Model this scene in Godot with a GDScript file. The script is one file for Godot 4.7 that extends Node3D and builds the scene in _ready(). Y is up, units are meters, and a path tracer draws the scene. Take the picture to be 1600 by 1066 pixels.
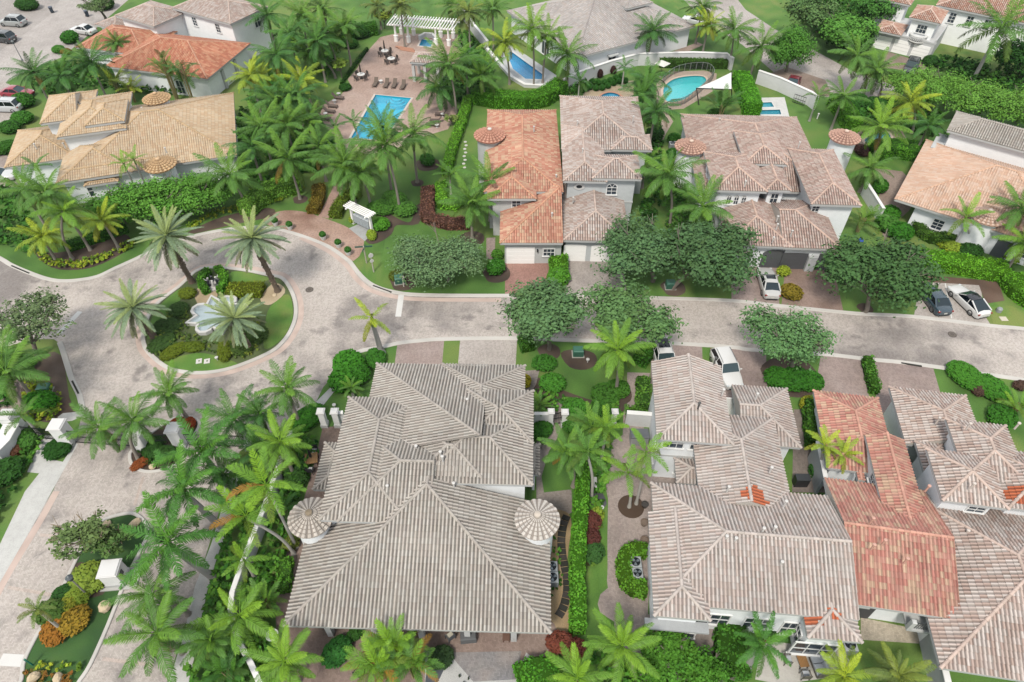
extends Node3D
# A gated street of tile-roofed houses seen from the air on a bright overcast day. Units are metres, y is up, north is -z.

const GAIN := 0.52        # turns a colour as it looks in daylight into the surface's base colour
var rng := RandomNumberGenerator.new()
var taken := {}
var M := {}
var blotch := FastNoiseLite.new()
var fine := FastNoiseLite.new()
var fronds := {}
var leaf_meshes := {}
var pools: Array[PackedVector2Array] = []

# ---------------------------------------------------------------- names and colours
func numbered(called: String) -> String:
	var n: int = taken.get(called, 0)
	taken[called] = n + 1
	return called if n == 0 else "%s_%03d" % [called, n]

func rgb(r: float, g: float, b: float) -> Color:      # daylight look (0..255) to linear base colour
	var c := Color(r / 255.0, g / 255.0, b / 255.0).srgb_to_linear()
	return Color(c.r * GAIN, c.g * GAIN, c.b * GAIN)

func hexc(h: int) -> Color:
	return rgb((h >> 16) & 255, (h >> 8) & 255, h & 255)

func flat(h: int, rough := 0.8, metal := 0.0) -> StandardMaterial3D:
	var m := StandardMaterial3D.new()
	m.albedo_color = hexc(h).linear_to_srgb()
	m.roughness = rough
	m.metallic = metal
	return m

func vmat(rough := 0.9) -> StandardMaterial3D:
	var m := StandardMaterial3D.new()
	m.vertex_color_use_as_albedo = true
	m.roughness = rough
	return m

func tag(o: Node, label: String, category: String, group := "", kind := "") -> Node:
	o.set_meta("label", label)
	o.set_meta("category", category)
	if group: o.set_meta("group", group)
	if kind: o.set_meta("kind", kind)
	return o

func thing(called: String, label: String, category: String, at: Vector3, group := "", turn := 0.0) -> Node3D:
	var o := Node3D.new()
	o.name = numbered(called)
	add_child(o, true)
	o.position = at
	o.rotation.y = turn
	tag(o, label, category, group)
	return o

func part(called: String, mesh: Mesh, mat: Material, parent: Node, at := Vector3.ZERO, turn := 0.0) -> MeshInstance3D:
	var o := MeshInstance3D.new()
	o.name = called
	o.mesh = mesh
	if mat: o.material_override = mat
	o.position = at
	o.rotation.y = turn
	parent.add_child(o, true)
	return o

func ground_piece(called: String, mesh: Mesh, mat: Material, label := "") -> MeshInstance3D:
	var o := part(numbered(called), mesh, mat, self)
	o.set_meta("kind", "structure")
	if label: o.set_meta("label", label)
	return o

# ---------------------------------------------------------------- mesh builder
class MB:
	var v := PackedVector3Array()
	var n := PackedVector3Array()
	var c := PackedColorArray()
	var u := PackedVector2Array()
	var i := PackedInt32Array()
	var at := Transform3D()
	var col := Color(0.5, 0.5, 0.5)
	func tri(a: Vector3, b: Vector3, d: Vector3) -> void:
		a = at * a; b = at * b; d = at * d
		var nn := (d - a).cross(b - a).normalized()
		var k := v.size()
		v.append(a); v.append(b); v.append(d)
		for q in 3:
			n.append(nn); c.append(col)
		i.append(k); i.append(k + 1); i.append(k + 2)
	func quad(a: Vector3, b: Vector3, d: Vector3, e: Vector3) -> void:
		a = at * a; b = at * b; d = at * d; e = at * e
		var nn := (d - a).cross(b - a)
		if nn.length_squared() < 1e-12: nn = (e - a).cross(d - a)
		nn = nn.normalized()
		var k := v.size()
		v.append(a); v.append(b); v.append(d); v.append(e)
		for q in 4:
			n.append(nn); c.append(col)
		i.append(k); i.append(k + 1); i.append(k + 2)
		i.append(k); i.append(k + 2); i.append(k + 3)
	func box(o: Vector3, s: Vector3, yaw := 0.0, bevel := 0.0) -> void:      # o is the middle of the box
		var keep := at
		at = at * Transform3D(Basis(Vector3.UP, yaw), o)
		var h := s / 2.0
		var t := Vector3(h.x - bevel, h.y, h.z - bevel)
		var m := Vector3(h.x, h.y - bevel, h.z)
		var lo: Array = [Vector3(-h.x, -h.y, -h.z), Vector3(h.x, -h.y, -h.z), Vector3(h.x, -h.y, h.z), Vector3(-h.x, -h.y, h.z)]
		var mi: Array = [Vector3(-m.x, m.y, -m.z), Vector3(m.x, m.y, -m.z), Vector3(m.x, m.y, m.z), Vector3(-m.x, m.y, m.z)]
		var hi: Array = [Vector3(-t.x, t.y, -t.z), Vector3(t.x, t.y, -t.z), Vector3(t.x, t.y, t.z), Vector3(-t.x, t.y, t.z)]
		quad(hi[0], hi[1], hi[2], hi[3])
		quad(lo[3], lo[2], lo[1], lo[0])
		for k in 4:
			var j := (k + 1) % 4
			quad(mi[j], mi[k], lo[k], lo[j])
			if bevel > 0.0: quad(hi[j], hi[k], mi[k], mi[j])
		at = keep
	func beam(a: Vector3, b: Vector3, w: float, h: float) -> void:            # a square bar from a to b
		var d := b - a
		var l := d.length()
		if l < 1e-5: return
		var f := d / l
		var r := f.cross(Vector3.UP)
		r = Vector3.RIGHT if r.length() < 1e-4 else r.normalized()
		var q := r.cross(f)
		var keep := at
		at = at * Transform3D(Basis(r, q, -f), (a + b) / 2.0)
		box(Vector3.ZERO, Vector3(w, h, l))
		at = keep
	func lathe(o: Vector3, prof: Array, sides := 12, smooth := true, sx := 1.0, sz := 1.0) -> void:   # prof: [radius, height] from the bottom up
		for k in prof.size() - 1:
			var r0: float = prof[k][0]; var y0: float = prof[k][1]
			var r1: float = prof[k + 1][0]; var y1: float = prof[k + 1][1]
			var sl := Vector2(y1 - y0, r0 - r1).normalized()
			for s in sides:
				var a := TAU * s / sides
				var b := TAU * (s + 1) / sides
				var ca := Vector3(cos(a) * sx, 0, sin(a) * sz); var cb := Vector3(cos(b) * sx, 0, sin(b) * sz)
				var g := v.size()
				v.append(at * (o + ca * r0 + Vector3.UP * y0)); v.append(at * (o + cb * r0 + Vector3.UP * y0))
				v.append(at * (o + cb * r1 + Vector3.UP * y1)); v.append(at * (o + ca * r1 + Vector3.UP * y1))
				var mid := (ca + cb).normalized()
				for q in 4:
					var d := mid if not smooth else (cb if q == 1 or q == 2 else ca)
					n.append((at.basis * (d * sl.x + Vector3.UP * sl.y)).normalized())
					c.append(col)
				i.append(g); i.append(g + 1); i.append(g + 2); i.append(g); i.append(g + 2); i.append(g + 3)
	func tube(p: Array, r0: float, r1: float, sides := 6) -> void:             # a tapering tube along points
		var m := p.size()
		var g := v.size()
		for k in m:
			var d: Vector3 = (p[mini(k + 1, m - 1)] - p[maxi(k - 1, 0)]).normalized()
			var x := d.cross(Vector3(0.31, 0.2, 0.93)).normalized()
			var y := d.cross(x)
			var r := lerpf(r0, r1, float(k) / maxf(m - 1, 1))
			for s in sides:
				var a := TAU * s / sides
				var o := x * cos(a) + y * sin(a)
				v.append(at * (p[k] + o * r)); n.append(at.basis * o); c.append(col)
		for k in m - 1:
			for s in sides:
				var t := (s + 1) % sides
				var a := g + k * sides
				i.append(a + s); i.append(a + sides + t); i.append(a + t)
				i.append(a + s); i.append(a + sides + s); i.append(a + sides + t)
	func mesh() -> ArrayMesh:
		var m := ArrayMesh.new()
		if v.is_empty(): return m
		var a := []
		a.resize(Mesh.ARRAY_MAX)
		a[Mesh.ARRAY_VERTEX] = v; a[Mesh.ARRAY_NORMAL] = n; a[Mesh.ARRAY_COLOR] = c; a[Mesh.ARRAY_INDEX] = i
		if u.size() == v.size(): a[Mesh.ARRAY_TEX_UV] = u
		m.add_surface_from_arrays(Mesh.PRIMITIVE_TRIANGLES, a)
		return m

func pv(a: Array) -> PackedVector2Array:
	var p := PackedVector2Array()
	for k in range(0, a.size(), 2): p.append(Vector2(a[k], a[k + 1]))
	return p

func soft(p: PackedVector2Array, closed := true, steps := 4) -> PackedVector2Array:    # a smooth curve through the points
	var q := PackedVector2Array()
	var m := p.size()
	for k in (m if closed else m - 1):
		var a := p[(k - 1 + m) % m] if closed or k > 0 else p[k]
		var b := p[k]
		var c := p[(k + 1) % m]
		var d := p[(k + 2) % m] if closed or k + 2 < m else c
		for s in steps:
			q.append(b.cubic_interpolate(c, a, d, float(s) / steps))
	if not closed: q.append(p[m - 1])
	return q

func v3(p: Vector2, y := 0.0) -> Vector3:
	return Vector3(p.x, y, p.y)

# ---------------------------------------------------------------- flat sheets: ground, paving, lawns, beds
func cut_out(polys: Array, hole: PackedVector2Array) -> Array:       # polygons less one hole, cut at the hole's middle so that no piece has a hole
	var mid := Vector2.ZERO
	for p in hole: mid += p / hole.size()
	var res := []
	for poly in polys:
		if Geometry2D.intersect_polygons(poly, hole).is_empty():
			res.append(poly)
			continue
		for side in [-1.0, 1.0]:
			var half := PackedVector2Array([mid + Vector2(0, -900), mid + Vector2(900 * side, -900), mid + Vector2(900 * side, 900), mid + Vector2(0, 900)])
			for h in Geometry2D.intersect_polygons(poly, half):
				for r in Geometry2D.clip_polygons(h, hole):
					res.append(r)
	return res

func sheet(poly: PackedVector2Array, y: float, size: float, paint: Callable, uv := 1.0) -> ArrayMesh:
	var mb := MB.new()
	var polys := [poly]
	for h in pools: polys = cut_out(polys, h)
	for p in polys:
		var idx := Geometry2D.triangulate_polygon(p)
		for k in range(0, idx.size(), 3): split_tri(mb, p[idx[k]], p[idx[k + 1]], p[idx[k + 2]], y, size, paint, uv, 0)
	return mb.mesh()

func split_tri(mb: MB, a: Vector2, b: Vector2, c: Vector2, y: float, size: float, paint: Callable, uv: float, depth: int) -> void:
	var la := a.distance_to(b); var lb := b.distance_to(c); var lc := c.distance_to(a)
	var most := maxf(la, maxf(lb, lc))
	if most > size and depth < 18:
		if la == most:
			split_tri(mb, a, (a + b) / 2, c, y, size, paint, uv, depth + 1); split_tri(mb, (a + b) / 2, b, c, y, size, paint, uv, depth + 1)
		elif lb == most:
			split_tri(mb, a, b, (b + c) / 2, y, size, paint, uv, depth + 1); split_tri(mb, a, (b + c) / 2, c, y, size, paint, uv, depth + 1)
		else:
			split_tri(mb, a, b, (a + c) / 2, y, size, paint, uv, depth + 1); split_tri(mb, (a + c) / 2, b, c, y, size, paint, uv, depth + 1)
		return
	if (b - a).cross(c - a) < 0.0:
		var t := b; b = c; c = t
	var k := mb.v.size()
	for p in [a, b, c]:
		mb.v.append(Vector3(p.x, y, p.y)); mb.n.append(Vector3.UP); mb.c.append(paint.call(p)); mb.u.append(p * uv)
		mb.i.append(k); k += 1

func strip(path: PackedVector2Array, w: float, h: float, closed := false, y := 0.0, crown := 0.04) -> MB:   # a raised ribbon with softened edges (kerbs, low walls)
	var mb := MB.new()
	var m := path.size()
	var rows := []
	for k in m:
		var a := path[(k - 1 + m) % m] if closed or k > 0 else path[k]
		var b := path[(k + 1) % m] if closed or k < m - 1 else path[k]
		var d := (b - a).normalized()
		var s := Vector2(-d.y, d.x) * w / 2.0
		var p := path[k]
		var e := s * (1.0 - minf(0.5, crown * 2.0 / w))
		rows.append([v3(p - s, y), v3(p - s, y + h - crown), v3(p - e, y + h), v3(p + e, y + h), v3(p + s, y + h - crown), v3(p + s, y)])
	for k in (m if closed else m - 1):
		var r: Array = rows[k]
		var q: Array = rows[(k + 1) % m]
		for j in 5: mb.quad(r[j], r[j + 1], q[j + 1], q[j])
	if not closed:
		for e in [rows[0], rows[m - 1]]:
			mb.quad(e[0], e[1], e[4], e[5]); mb.quad(e[1], e[2], e[3], e[4])
	return mb

func paint_noise(base: Color, dark: Color, pale: Color, amount := 1.0) -> Callable:
	return func(p: Vector2) -> Color:
		var a := blotch.get_noise_2d(p.x, p.y)
		var b := fine.get_noise_2d(p.x, p.y)
		var t := clampf((a * 0.9 + b * 0.6) * amount, -1.0, 1.0)
		return base.lerp(dark, -t) if t < 0.0 else base.lerp(pale, t)

# ---------------------------------------------------------------- textures
func tex(size: int, f: Callable) -> ImageTexture:
	var im := Image.create(size, size, false, Image.FORMAT_RGB8)
	for y in size:
		for x in size:
			im.set_pixel(x, y, f.call(x, y))
	im.generate_mipmaps()
	return ImageTexture.create_from_image(im)

func paver_texture() -> ImageTexture:      # herringbone of 10 x 20 cm pavers: 64 x 64 units, each unit 10 cm and 8 pixels
	var tone := {}
	return tex(512, func(x: int, y: int) -> Color:
		var ux := x / 8
		var uy := y / 8
		var k := posmod(ux - uy, 4)
		var id: Vector2i
		var ex := x % 8; var ey := y % 8
		var joint := false
		if k == 0: id = Vector2i(ux, uy); joint = ex == 0 or ey == 0
		elif k == 1: id = Vector2i(ux - 1, uy); joint = ey == 0
		elif k == 2: id = Vector2i(ux, uy - 1) + Vector2i(500, 0); joint = ex == 0
		else: id = Vector2i(ux, uy) + Vector2i(500, 0); joint = ex == 0 or ey == 0
		if not tone.has(id): tone[id] = rng.randf_range(0.9, 1.04)
		var t: float = tone[id] * rng.randf_range(0.95, 1.03) * (0.84 if joint else 1.0)
		return Color(t, t * rng.randf_range(0.985, 1.005), t * 0.99).clamp())

func speckle_texture(lo: float, hi: float, scales: Array) -> ImageTexture:
	var ns := []
	for s in scales:
		var n := FastNoiseLite.new()
		n.seed = int(s * 100.0)
		n.frequency = s
		ns.append(n.get_seamless_image(256, 256))
	return tex(256, func(x: int, y: int) -> Color:
		var t := rng.randf() * 0.35
		for q in ns: t += q.get_pixel(x, y).r * 0.65 / ns.size()
		t = lerpf(lo, hi, t)
		return Color(t, t, t).clamp())

func with_texture(m: StandardMaterial3D, t: Texture2D, scale := 1.0) -> StandardMaterial3D:
	m.albedo_texture = t
	m.uv1_scale = Vector3(scale, scale, scale)
	return m

# ---------------------------------------------------------------- tiled roofs
# A roof face is covered with rows of barrel tiles, each tile cut exactly at hips, ridges and valleys of its own face.
class Roofer:
	var mb := MB.new()
	var caps := MB.new()
	var w := 0.265             # tile width
	var course := 0.42
	var palette: Array = []   # colours, picked at random for each tile
	var clump := 0.0          # how far neighbouring tiles share a tone
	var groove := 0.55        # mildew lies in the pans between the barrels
	var cap_color := Color(0.4, 0.38, 0.36)
	var rng: RandomNumberGenerator
	var blotch: FastNoiseLite
	var fine: FastNoiseLite
	var jitter := 0.05
	var accent: Array = []    # [centre, radius, colour]: patches of replaced tiles
	func span(poly: PackedVector2Array, u: float) -> Vector2:
		var lo := INF
		var hi := -INF
		var m := poly.size()
		for k in m:
			var a := poly[k]
			var b := poly[(k + 1) % m]
			if (a.x - u) * (b.x - u) > 0.0 or is_equal_approx(a.x, b.x): continue
			var y := lerpf(a.y, b.y, (u - a.x) / (b.x - a.x))
			lo = minf(lo, y); hi = maxf(hi, y)
		return Vector2(lo, hi)
	func face(a: Vector3, b: Vector3, rest: Array) -> void:        # eave from a to b, then the other corners
		var ux := (b - a).normalized()
		var nrm := ux.cross(rest[0] - a).normalized()
		if nrm.y < 0.0: nrm = -nrm
		var vy := nrm.cross(ux)
		if vy.y < 0.0: vy = -vy
		var flip := ux.cross(vy).dot(nrm) < 0.0
		var poly := PackedVector2Array([Vector2.ZERO, Vector2((b - a).length(), 0)])
		for p in rest: poly.append(Vector2((p - a).dot(ux), (p - a).dot(vy)))
		var u0 := INF
		var u1 := -INF
		for p in poly:
			u0 = minf(u0, p.x); u1 = maxf(u1, p.x)
		var cols := int(ceil((u1 - u0) / w))
		var fr := [0.0, 0.2, 0.45, 0.66, 1.0]
		var ht := [0.0, 0.07, 0.07, 0.0, 0.0]
		var tilt := [-0.7, -0.45, 0.45, 0.7, 0.0]
		for cc in cols:
			var us := []
			var sp := []
			var lo := INF
			var hi := -INF
			for j in 5:
				var u := clampf(u0 + (cc + fr[j]) * w, u0 + 0.001, u1 - 0.001)
				var s := span(poly, u)
				us.append(u); sp.append(s)
				lo = minf(lo, s.x); hi = maxf(hi, s.y)
			if lo > hi or is_inf(lo): continue
			for row in range(int(floor(lo / course)), int(ceil(hi / course))):
				var v0 := row * course - 0.04
				var v1 := (row + 1) * course
				var mid: Vector3 = a + ux * us[2] + vy * (v0 + v1) * 0.5
				var nz := blotch.get_noise_3d(mid.x * 2.0, mid.y * 2.0, mid.z * 2.0)
				var nf := fine.get_noise_3d(mid.x * 1.5, mid.y * 1.5, mid.z * 1.5)
				var pick := rng.randf()
				if clump > 0.0: pick = clampf(lerpf(pick, 0.5 + nf * 0.9, clump), 0.0, 0.999)
				var col: Color = palette[int(pick * palette.size())]
				for q in accent:
					if Vector2(mid.x - q[0].x, mid.z - q[0].z).length() < q[1] * (0.75 + rng.randf() * 0.4): col = q[2]
				var streak := fine.get_noise_2d((cc + a.x * 3.0) * 1.7, row * 0.22 + a.z)      # mould runs down the slope
				var t := 1.0 + nz * minf(0.32, jitter * 5.0) + nf * 0.08 + streak * minf(0.2, jitter * 3.0) + rng.randf_range(-jitter, jitter)
				col = Color(col.r * t, col.g * t, col.b * t)
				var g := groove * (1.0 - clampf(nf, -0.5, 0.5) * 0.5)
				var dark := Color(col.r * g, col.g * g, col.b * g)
				var k := mb.v.size()
				var any := false
				for j in 5:
					var s: Vector2 = sp[j]
					var p0 := clampf(v0, s.x, maxf(s.x, s.y))
					var p1 := clampf(v1, s.x, maxf(s.x, s.y))
					if p1 - p0 > 0.01: any = true
					var o: Vector3 = a + ux * us[j]
					mb.v.append(o + vy * p0 + nrm * (ht[j] + 0.04)); mb.v.append(o + vy * p1 + nrm * (ht[j] * 0.9))
					var nn: Vector3 = (nrm + ux * tilt[j]).normalized()
					mb.n.append(nn); mb.n.append(nn)
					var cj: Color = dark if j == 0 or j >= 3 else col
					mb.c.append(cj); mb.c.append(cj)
				if not any:
					mb.v.resize(k); mb.n.resize(k); mb.c.resize(k)
					continue
				for j in 4:
					var q := k + j * 2
					if flip:
						mb.i.append(q); mb.i.append(q + 3); mb.i.append(q + 1); mb.i.append(q); mb.i.append(q + 2); mb.i.append(q + 3)
					else:
						mb.i.append(q); mb.i.append(q + 1); mb.i.append(q + 3); mb.i.append(q); mb.i.append(q + 3); mb.i.append(q + 2)
	func cap_line(a: Vector3, b: Vector3) -> void:                  # overlapping cap tiles along a hip or ridge, from low to high
		var l := a.distance_to(b)
		if l < 0.3: return
		var f := (b - a) / l
		var r := f.cross(Vector3.UP).normalized()
		var q := r.cross(f)
		var m := int(ceil(l / 0.42))
		for k in m:
			var p0 := a + f * (l * k / m - 0.05)
			var p1 := a + f * (l * (k + 1) / m)
			var t := rng.randf_range(0.82, 1.08)
			var base := mb.v.size()
			for e in 2:
				var p := p0 if e == 0 else p1
				var rad := 0.14 if e == 0 else 0.11
				for s in 5:
					var ang := PI * s / 4.0
					var o := r * cos(ang) + q * sin(ang) * 0.8
					mb.v.append(p + o * rad + q * 0.02); mb.n.append(o.normalized()); mb.c.append(Color(cap_color.r * t, cap_color.g * t, cap_color.b * t))
			for s in 4:
				mb.i.append(base + s); mb.i.append(base + s + 1); mb.i.append(base + 6 + s)
				mb.i.append(base + s); mb.i.append(base + 6 + s); mb.i.append(base + 5 + s)

# roof styles: palette, tone sharing, groove, cap colour
func roofer(style: String) -> Roofer:
	var r := Roofer.new()
	r.rng = rng; r.blotch = blotch; r.fine = fine
	match style:
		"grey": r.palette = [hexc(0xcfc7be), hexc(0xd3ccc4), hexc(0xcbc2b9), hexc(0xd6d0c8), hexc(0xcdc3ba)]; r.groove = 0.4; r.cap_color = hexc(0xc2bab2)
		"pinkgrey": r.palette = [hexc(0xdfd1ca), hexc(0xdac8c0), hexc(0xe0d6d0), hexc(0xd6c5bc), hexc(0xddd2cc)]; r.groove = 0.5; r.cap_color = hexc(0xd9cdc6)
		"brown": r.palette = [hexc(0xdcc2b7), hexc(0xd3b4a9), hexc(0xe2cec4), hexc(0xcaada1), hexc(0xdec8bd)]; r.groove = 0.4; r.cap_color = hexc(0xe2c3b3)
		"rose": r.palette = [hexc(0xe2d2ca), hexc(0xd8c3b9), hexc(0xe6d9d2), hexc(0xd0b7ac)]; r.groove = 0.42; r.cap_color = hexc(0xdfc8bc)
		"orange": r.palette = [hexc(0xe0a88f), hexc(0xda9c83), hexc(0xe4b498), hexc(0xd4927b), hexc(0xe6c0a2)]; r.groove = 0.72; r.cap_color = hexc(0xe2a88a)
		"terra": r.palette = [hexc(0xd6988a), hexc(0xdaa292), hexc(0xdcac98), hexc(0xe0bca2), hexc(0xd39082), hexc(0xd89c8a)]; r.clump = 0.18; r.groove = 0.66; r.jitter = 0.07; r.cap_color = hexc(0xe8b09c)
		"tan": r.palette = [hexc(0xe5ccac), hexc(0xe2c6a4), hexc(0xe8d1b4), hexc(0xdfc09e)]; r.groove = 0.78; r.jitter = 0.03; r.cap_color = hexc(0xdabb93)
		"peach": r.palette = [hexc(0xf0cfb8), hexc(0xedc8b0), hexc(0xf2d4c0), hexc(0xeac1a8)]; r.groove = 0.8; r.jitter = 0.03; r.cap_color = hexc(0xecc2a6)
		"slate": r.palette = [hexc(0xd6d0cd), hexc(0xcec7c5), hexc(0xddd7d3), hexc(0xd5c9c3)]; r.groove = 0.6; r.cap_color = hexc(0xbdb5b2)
	return r

# A hipped block of a house: eaves rectangle cx, cz, w x d (metres) at eave height, turned by the house's angle.
# gables: the ends without a hip, of "n", "s", "e", "w"; axis "x" or "z" forces the ridge's direction.
func roof_block(house: Node3D, r: Roofer, cx: float, cz: float, w: float, d: float, eave: float, opt := {}) -> Dictionary:
	var turn: float = house.get_meta("turn")
	var pitch: float = opt.get("pitch", 0.4)
	var gables: String = opt.get("gables", "")
	var along_x: bool = opt.get("axis", "x" if w >= d else "z") == "x"
	var t := Transform3D(Basis(Vector3.UP, -turn), Vector3(cx, 0, cz) - house.position)
	var hw := w / 2; var hd := d / 2
	var half: bool = opt.get("half", false)      # only the north slope, the rest lies under other roofs
	var run := hd if along_x else hw
	var top := eave + pitch * run
	var P := func(x: float, y: float, z: float) -> Vector3: return t * Vector3(x, y, z)
	var a: Vector3 = P.call(-hw, eave, -hd); var b: Vector3 = P.call(hw, eave, -hd)
	var c: Vector3 = P.call(hw, eave, hd); var e: Vector3 = P.call(-hw, eave, hd)
	r.mb = MB.new()
	var deck := MB.new()
	deck.col = hexc(0xd9d4cd)
	var r1: Vector3; var r2: Vector3
	if along_x:
		r1 = P.call(-hw + (0.0 if "w" in gables else run), top, 0); r2 = P.call(hw - (0.0 if "e" in gables else run), top, 0)
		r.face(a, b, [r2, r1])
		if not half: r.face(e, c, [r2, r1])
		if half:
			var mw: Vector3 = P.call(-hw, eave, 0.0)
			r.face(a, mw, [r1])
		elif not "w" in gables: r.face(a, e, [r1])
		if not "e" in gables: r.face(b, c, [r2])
		for q in ([] if "w" in gables else [a] if half else [a, e]): r.cap_line(q, r1)
		for q in ([] if "e" in gables else [b, c]): r.cap_line(q, r2)
		deck.quad(a, b, r2, r1)
		if not half: deck.quad(c, e, r1, r2); deck.tri(e, a, r1); deck.tri(b, c, r2)
	else:
		r1 = P.call(0, top, -hd + (0.0 if "n" in gables else run)); r2 = P.call(0, top, hd - (0.0 if "s" in gables else run))
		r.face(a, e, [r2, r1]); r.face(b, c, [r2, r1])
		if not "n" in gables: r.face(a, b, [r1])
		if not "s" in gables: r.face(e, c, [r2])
		for q in ([] if "n" in gables else [a, b]): r.cap_line(q, r1)
		for q in ([] if "s" in gables else [e, c]): r.cap_line(q, r2)
		deck.quad(b, c, r2, r1); deck.quad(e, a, r1, r2); deck.tri(a, b, r1); deck.tri(c, e, r2)
	r.cap_line(r1, r2)
	var down := Vector3.DOWN * 0.03
	for k in deck.v.size(): deck.v[k] += down
	var roof := part("roof", deck.mesh(), M.plaster, house)
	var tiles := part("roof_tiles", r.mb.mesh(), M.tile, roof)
	tiles.set_meta("kind", "stuff")
	# fascia and soffit
	var f := MB.new()
	f.col = hexc(0xd2d4d5)
	f.at = t
	var fh := 0.22
	if half: f.box(Vector3(0, eave - fh / 2 - 0.035, -hd + 0.03), Vector3(w - 0.02, fh, 0.06))
	else:
		f.box(Vector3(0, eave - fh / 2 - 0.035, -hd + 0.03), Vector3(w - 0.02, fh, 0.06)); f.box(Vector3(0, eave - fh / 2 - 0.035, hd - 0.03), Vector3(w - 0.02, fh, 0.06))
	if not half: f.box(Vector3(-hw + 0.03, eave - fh / 2 - 0.035, 0), Vector3(0.06, fh, d - 0.14)); f.box(Vector3(hw - 0.03, eave - fh / 2 - 0.035, 0), Vector3(0.06, fh, d - 0.14))
	if not half: f.box(Vector3(0, eave - fh - 0.06, 0), Vector3(w - 0.14, 0.04, d - 0.14))
	part("fascia", f.mesh(), M.plaster, roof)
	var inset: float = opt.get("inset", 0.55)
	var iw: Array = opt.get("insets", [inset, inset, inset, inset])     # n, e, s, w
	var from: float = opt.get("from", 0.0)
	var x0: float = -hw + iw[3]; var x1: float = hw - iw[1]; var z0: float = -hd + iw[0]; var z1: float = -0.1 if half else hd - iw[2]
	var walls := MB.new()
	walls.at = t
	walls.col = opt.get("wall", house.get_meta("wall_color"))
	walls.box(Vector3((x0 + x1) / 2, (from + eave - fh - 0.09) / 2, (z0 + z1) / 2), Vector3(x1 - x0, eave - fh - 0.09 - from, z1 - z0))
	part("wall", walls.mesh(), M.wall, house)
	if opt.get("band", false):
		var bm := MB.new()
		bm.at = t
		bm.col = hexc(0xe2e4e4)
		bm.box(Vector3((x0 + x1) / 2, 3.2, (z0 + z1) / 2), Vector3(x1 - x0 + 0.1, 0.2, z1 - z0 + 0.1))
		part("band_course", bm.mesh(), M.plaster, house)
	return {"t": t, "n": z0, "s": z1, "e": x1, "w": x0, "eave": eave}

func new_house(called: String, label: String, at: Vector2, turn_degrees: float, wall := 0xe2e6ea) -> Node3D:
	var h := thing(called, label, "house", v3(at))
	h.set_meta("turn", deg_to_rad(turn_degrees))
	h.set_meta("wall_color", hexc(wall) * 1.75)
	return h

# window on side "s", "n", "e" or "w" of a block; along = metres from the wall's middle, sill height, size
func window(house: Node3D, b: Dictionary, side: String, along: float, sill: float, w: float, h: float, cols := 2, rows := 3, arch := false) -> void:
	var o := on_wall(b, side, along)
	var fr := MB.new()
	fr.at = o
	fr.col = hexc(0xf0f1f1) * 1.35
	var y0 := sill; var y1 := sill + h
	for x in [-w / 2, w / 2]: fr.box(Vector3(x, (y0 + y1) / 2, 0.03), Vector3(0.09, h, 0.1))
	fr.box(Vector3(0, y0 - 0.05, 0.06), Vector3(w + 0.24, 0.12, 0.18)); 
	if not arch: fr.box(Vector3(0, y1 + 0.045, 0.03), Vector3(w + 0.09, 0.09, 0.1))
	for k in range(1, cols): fr.box(Vector3(-w / 2 + w * k / cols, (y0 + y1) / 2, 0.025), Vector3(0.045, h, 0.06))
	for k in range(1, rows): fr.box(Vector3(0, y0 + h * k / rows, 0.022), Vector3(w, 0.045, 0.056))
	var pane := MB.new()
	pane.at = o
	pane.col = hexc(0x56646f)
	pane.quad(Vector3(w / 2, y0, 0.012), Vector3(-w / 2, y0, 0.012), Vector3(-w / 2, y1, 0.012), Vector3(w / 2, y1, 0.012))
	if arch:
		for k in 8:
			var a0 := PI * k / 8; var a1 := PI * (k + 1) / 8
			var p0 := Vector3(cos(a0) * w / 2, y1 + sin(a0) * w / 2, 0); var p1 := Vector3(cos(a1) * w / 2, y1 + sin(a1) * w / 2, 0)
			pane.tri(Vector3(0, y1, 0.012), p0 + Vector3(0, 0, 0.012), p1 + Vector3(0, 0, 0.012))
			fr.beam(p0 * Vector3(1.04, 1, 1) + Vector3(0, 0, 0.03), p1 * Vector3(1.04, 1, 1) + Vector3(0, 0, 0.03), 0.09, 0.1)
		fr.box(Vector3(0, y1, 0.024), Vector3(w, 0.05, 0.058))
		for k in [1, 2]: fr.beam(Vector3(0, y1, 0.025), Vector3(cos(PI * k / 3) * w / 2, y1 + sin(PI * k / 3) * w / 2, 0.025), 0.045, 0.05)
	var win := part("window", fr.mesh(), M.white, house)
	part("pane", pane.mesh(), M.glass, win)

func on_wall(b: Dictionary, side: String, along: float) -> Transform3D:
	var local := Transform3D()
	match side:
		"s": local = Transform3D(Basis(), Vector3((b.e + b.w) / 2 + along, 0, b.s))
		"n": local = Transform3D(Basis(Vector3.UP, PI), Vector3((b.e + b.w) / 2 - along, 0, b.n))
		"e": local = Transform3D(Basis(Vector3.UP, PI / 2), Vector3(b.e, 0, (b.n + b.s) / 2 - along))
		"w": local = Transform3D(Basis(Vector3.UP, -PI / 2), Vector3(b.w, 0, (b.n + b.s) / 2 + along))
	return b.t * local

func wall_box(called: String, house: Node3D, b: Dictionary, side: String, along: float, o: Vector3, s: Vector3, mat: Material, col: int, bevel := 0.0) -> MeshInstance3D:
	var m := MB.new()
	m.at = on_wall(b, side, along)
	m.col = hexc(col)
	m.box(o, s, 0.0, bevel)
	return part(called, m.mesh(), mat, house)

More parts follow.
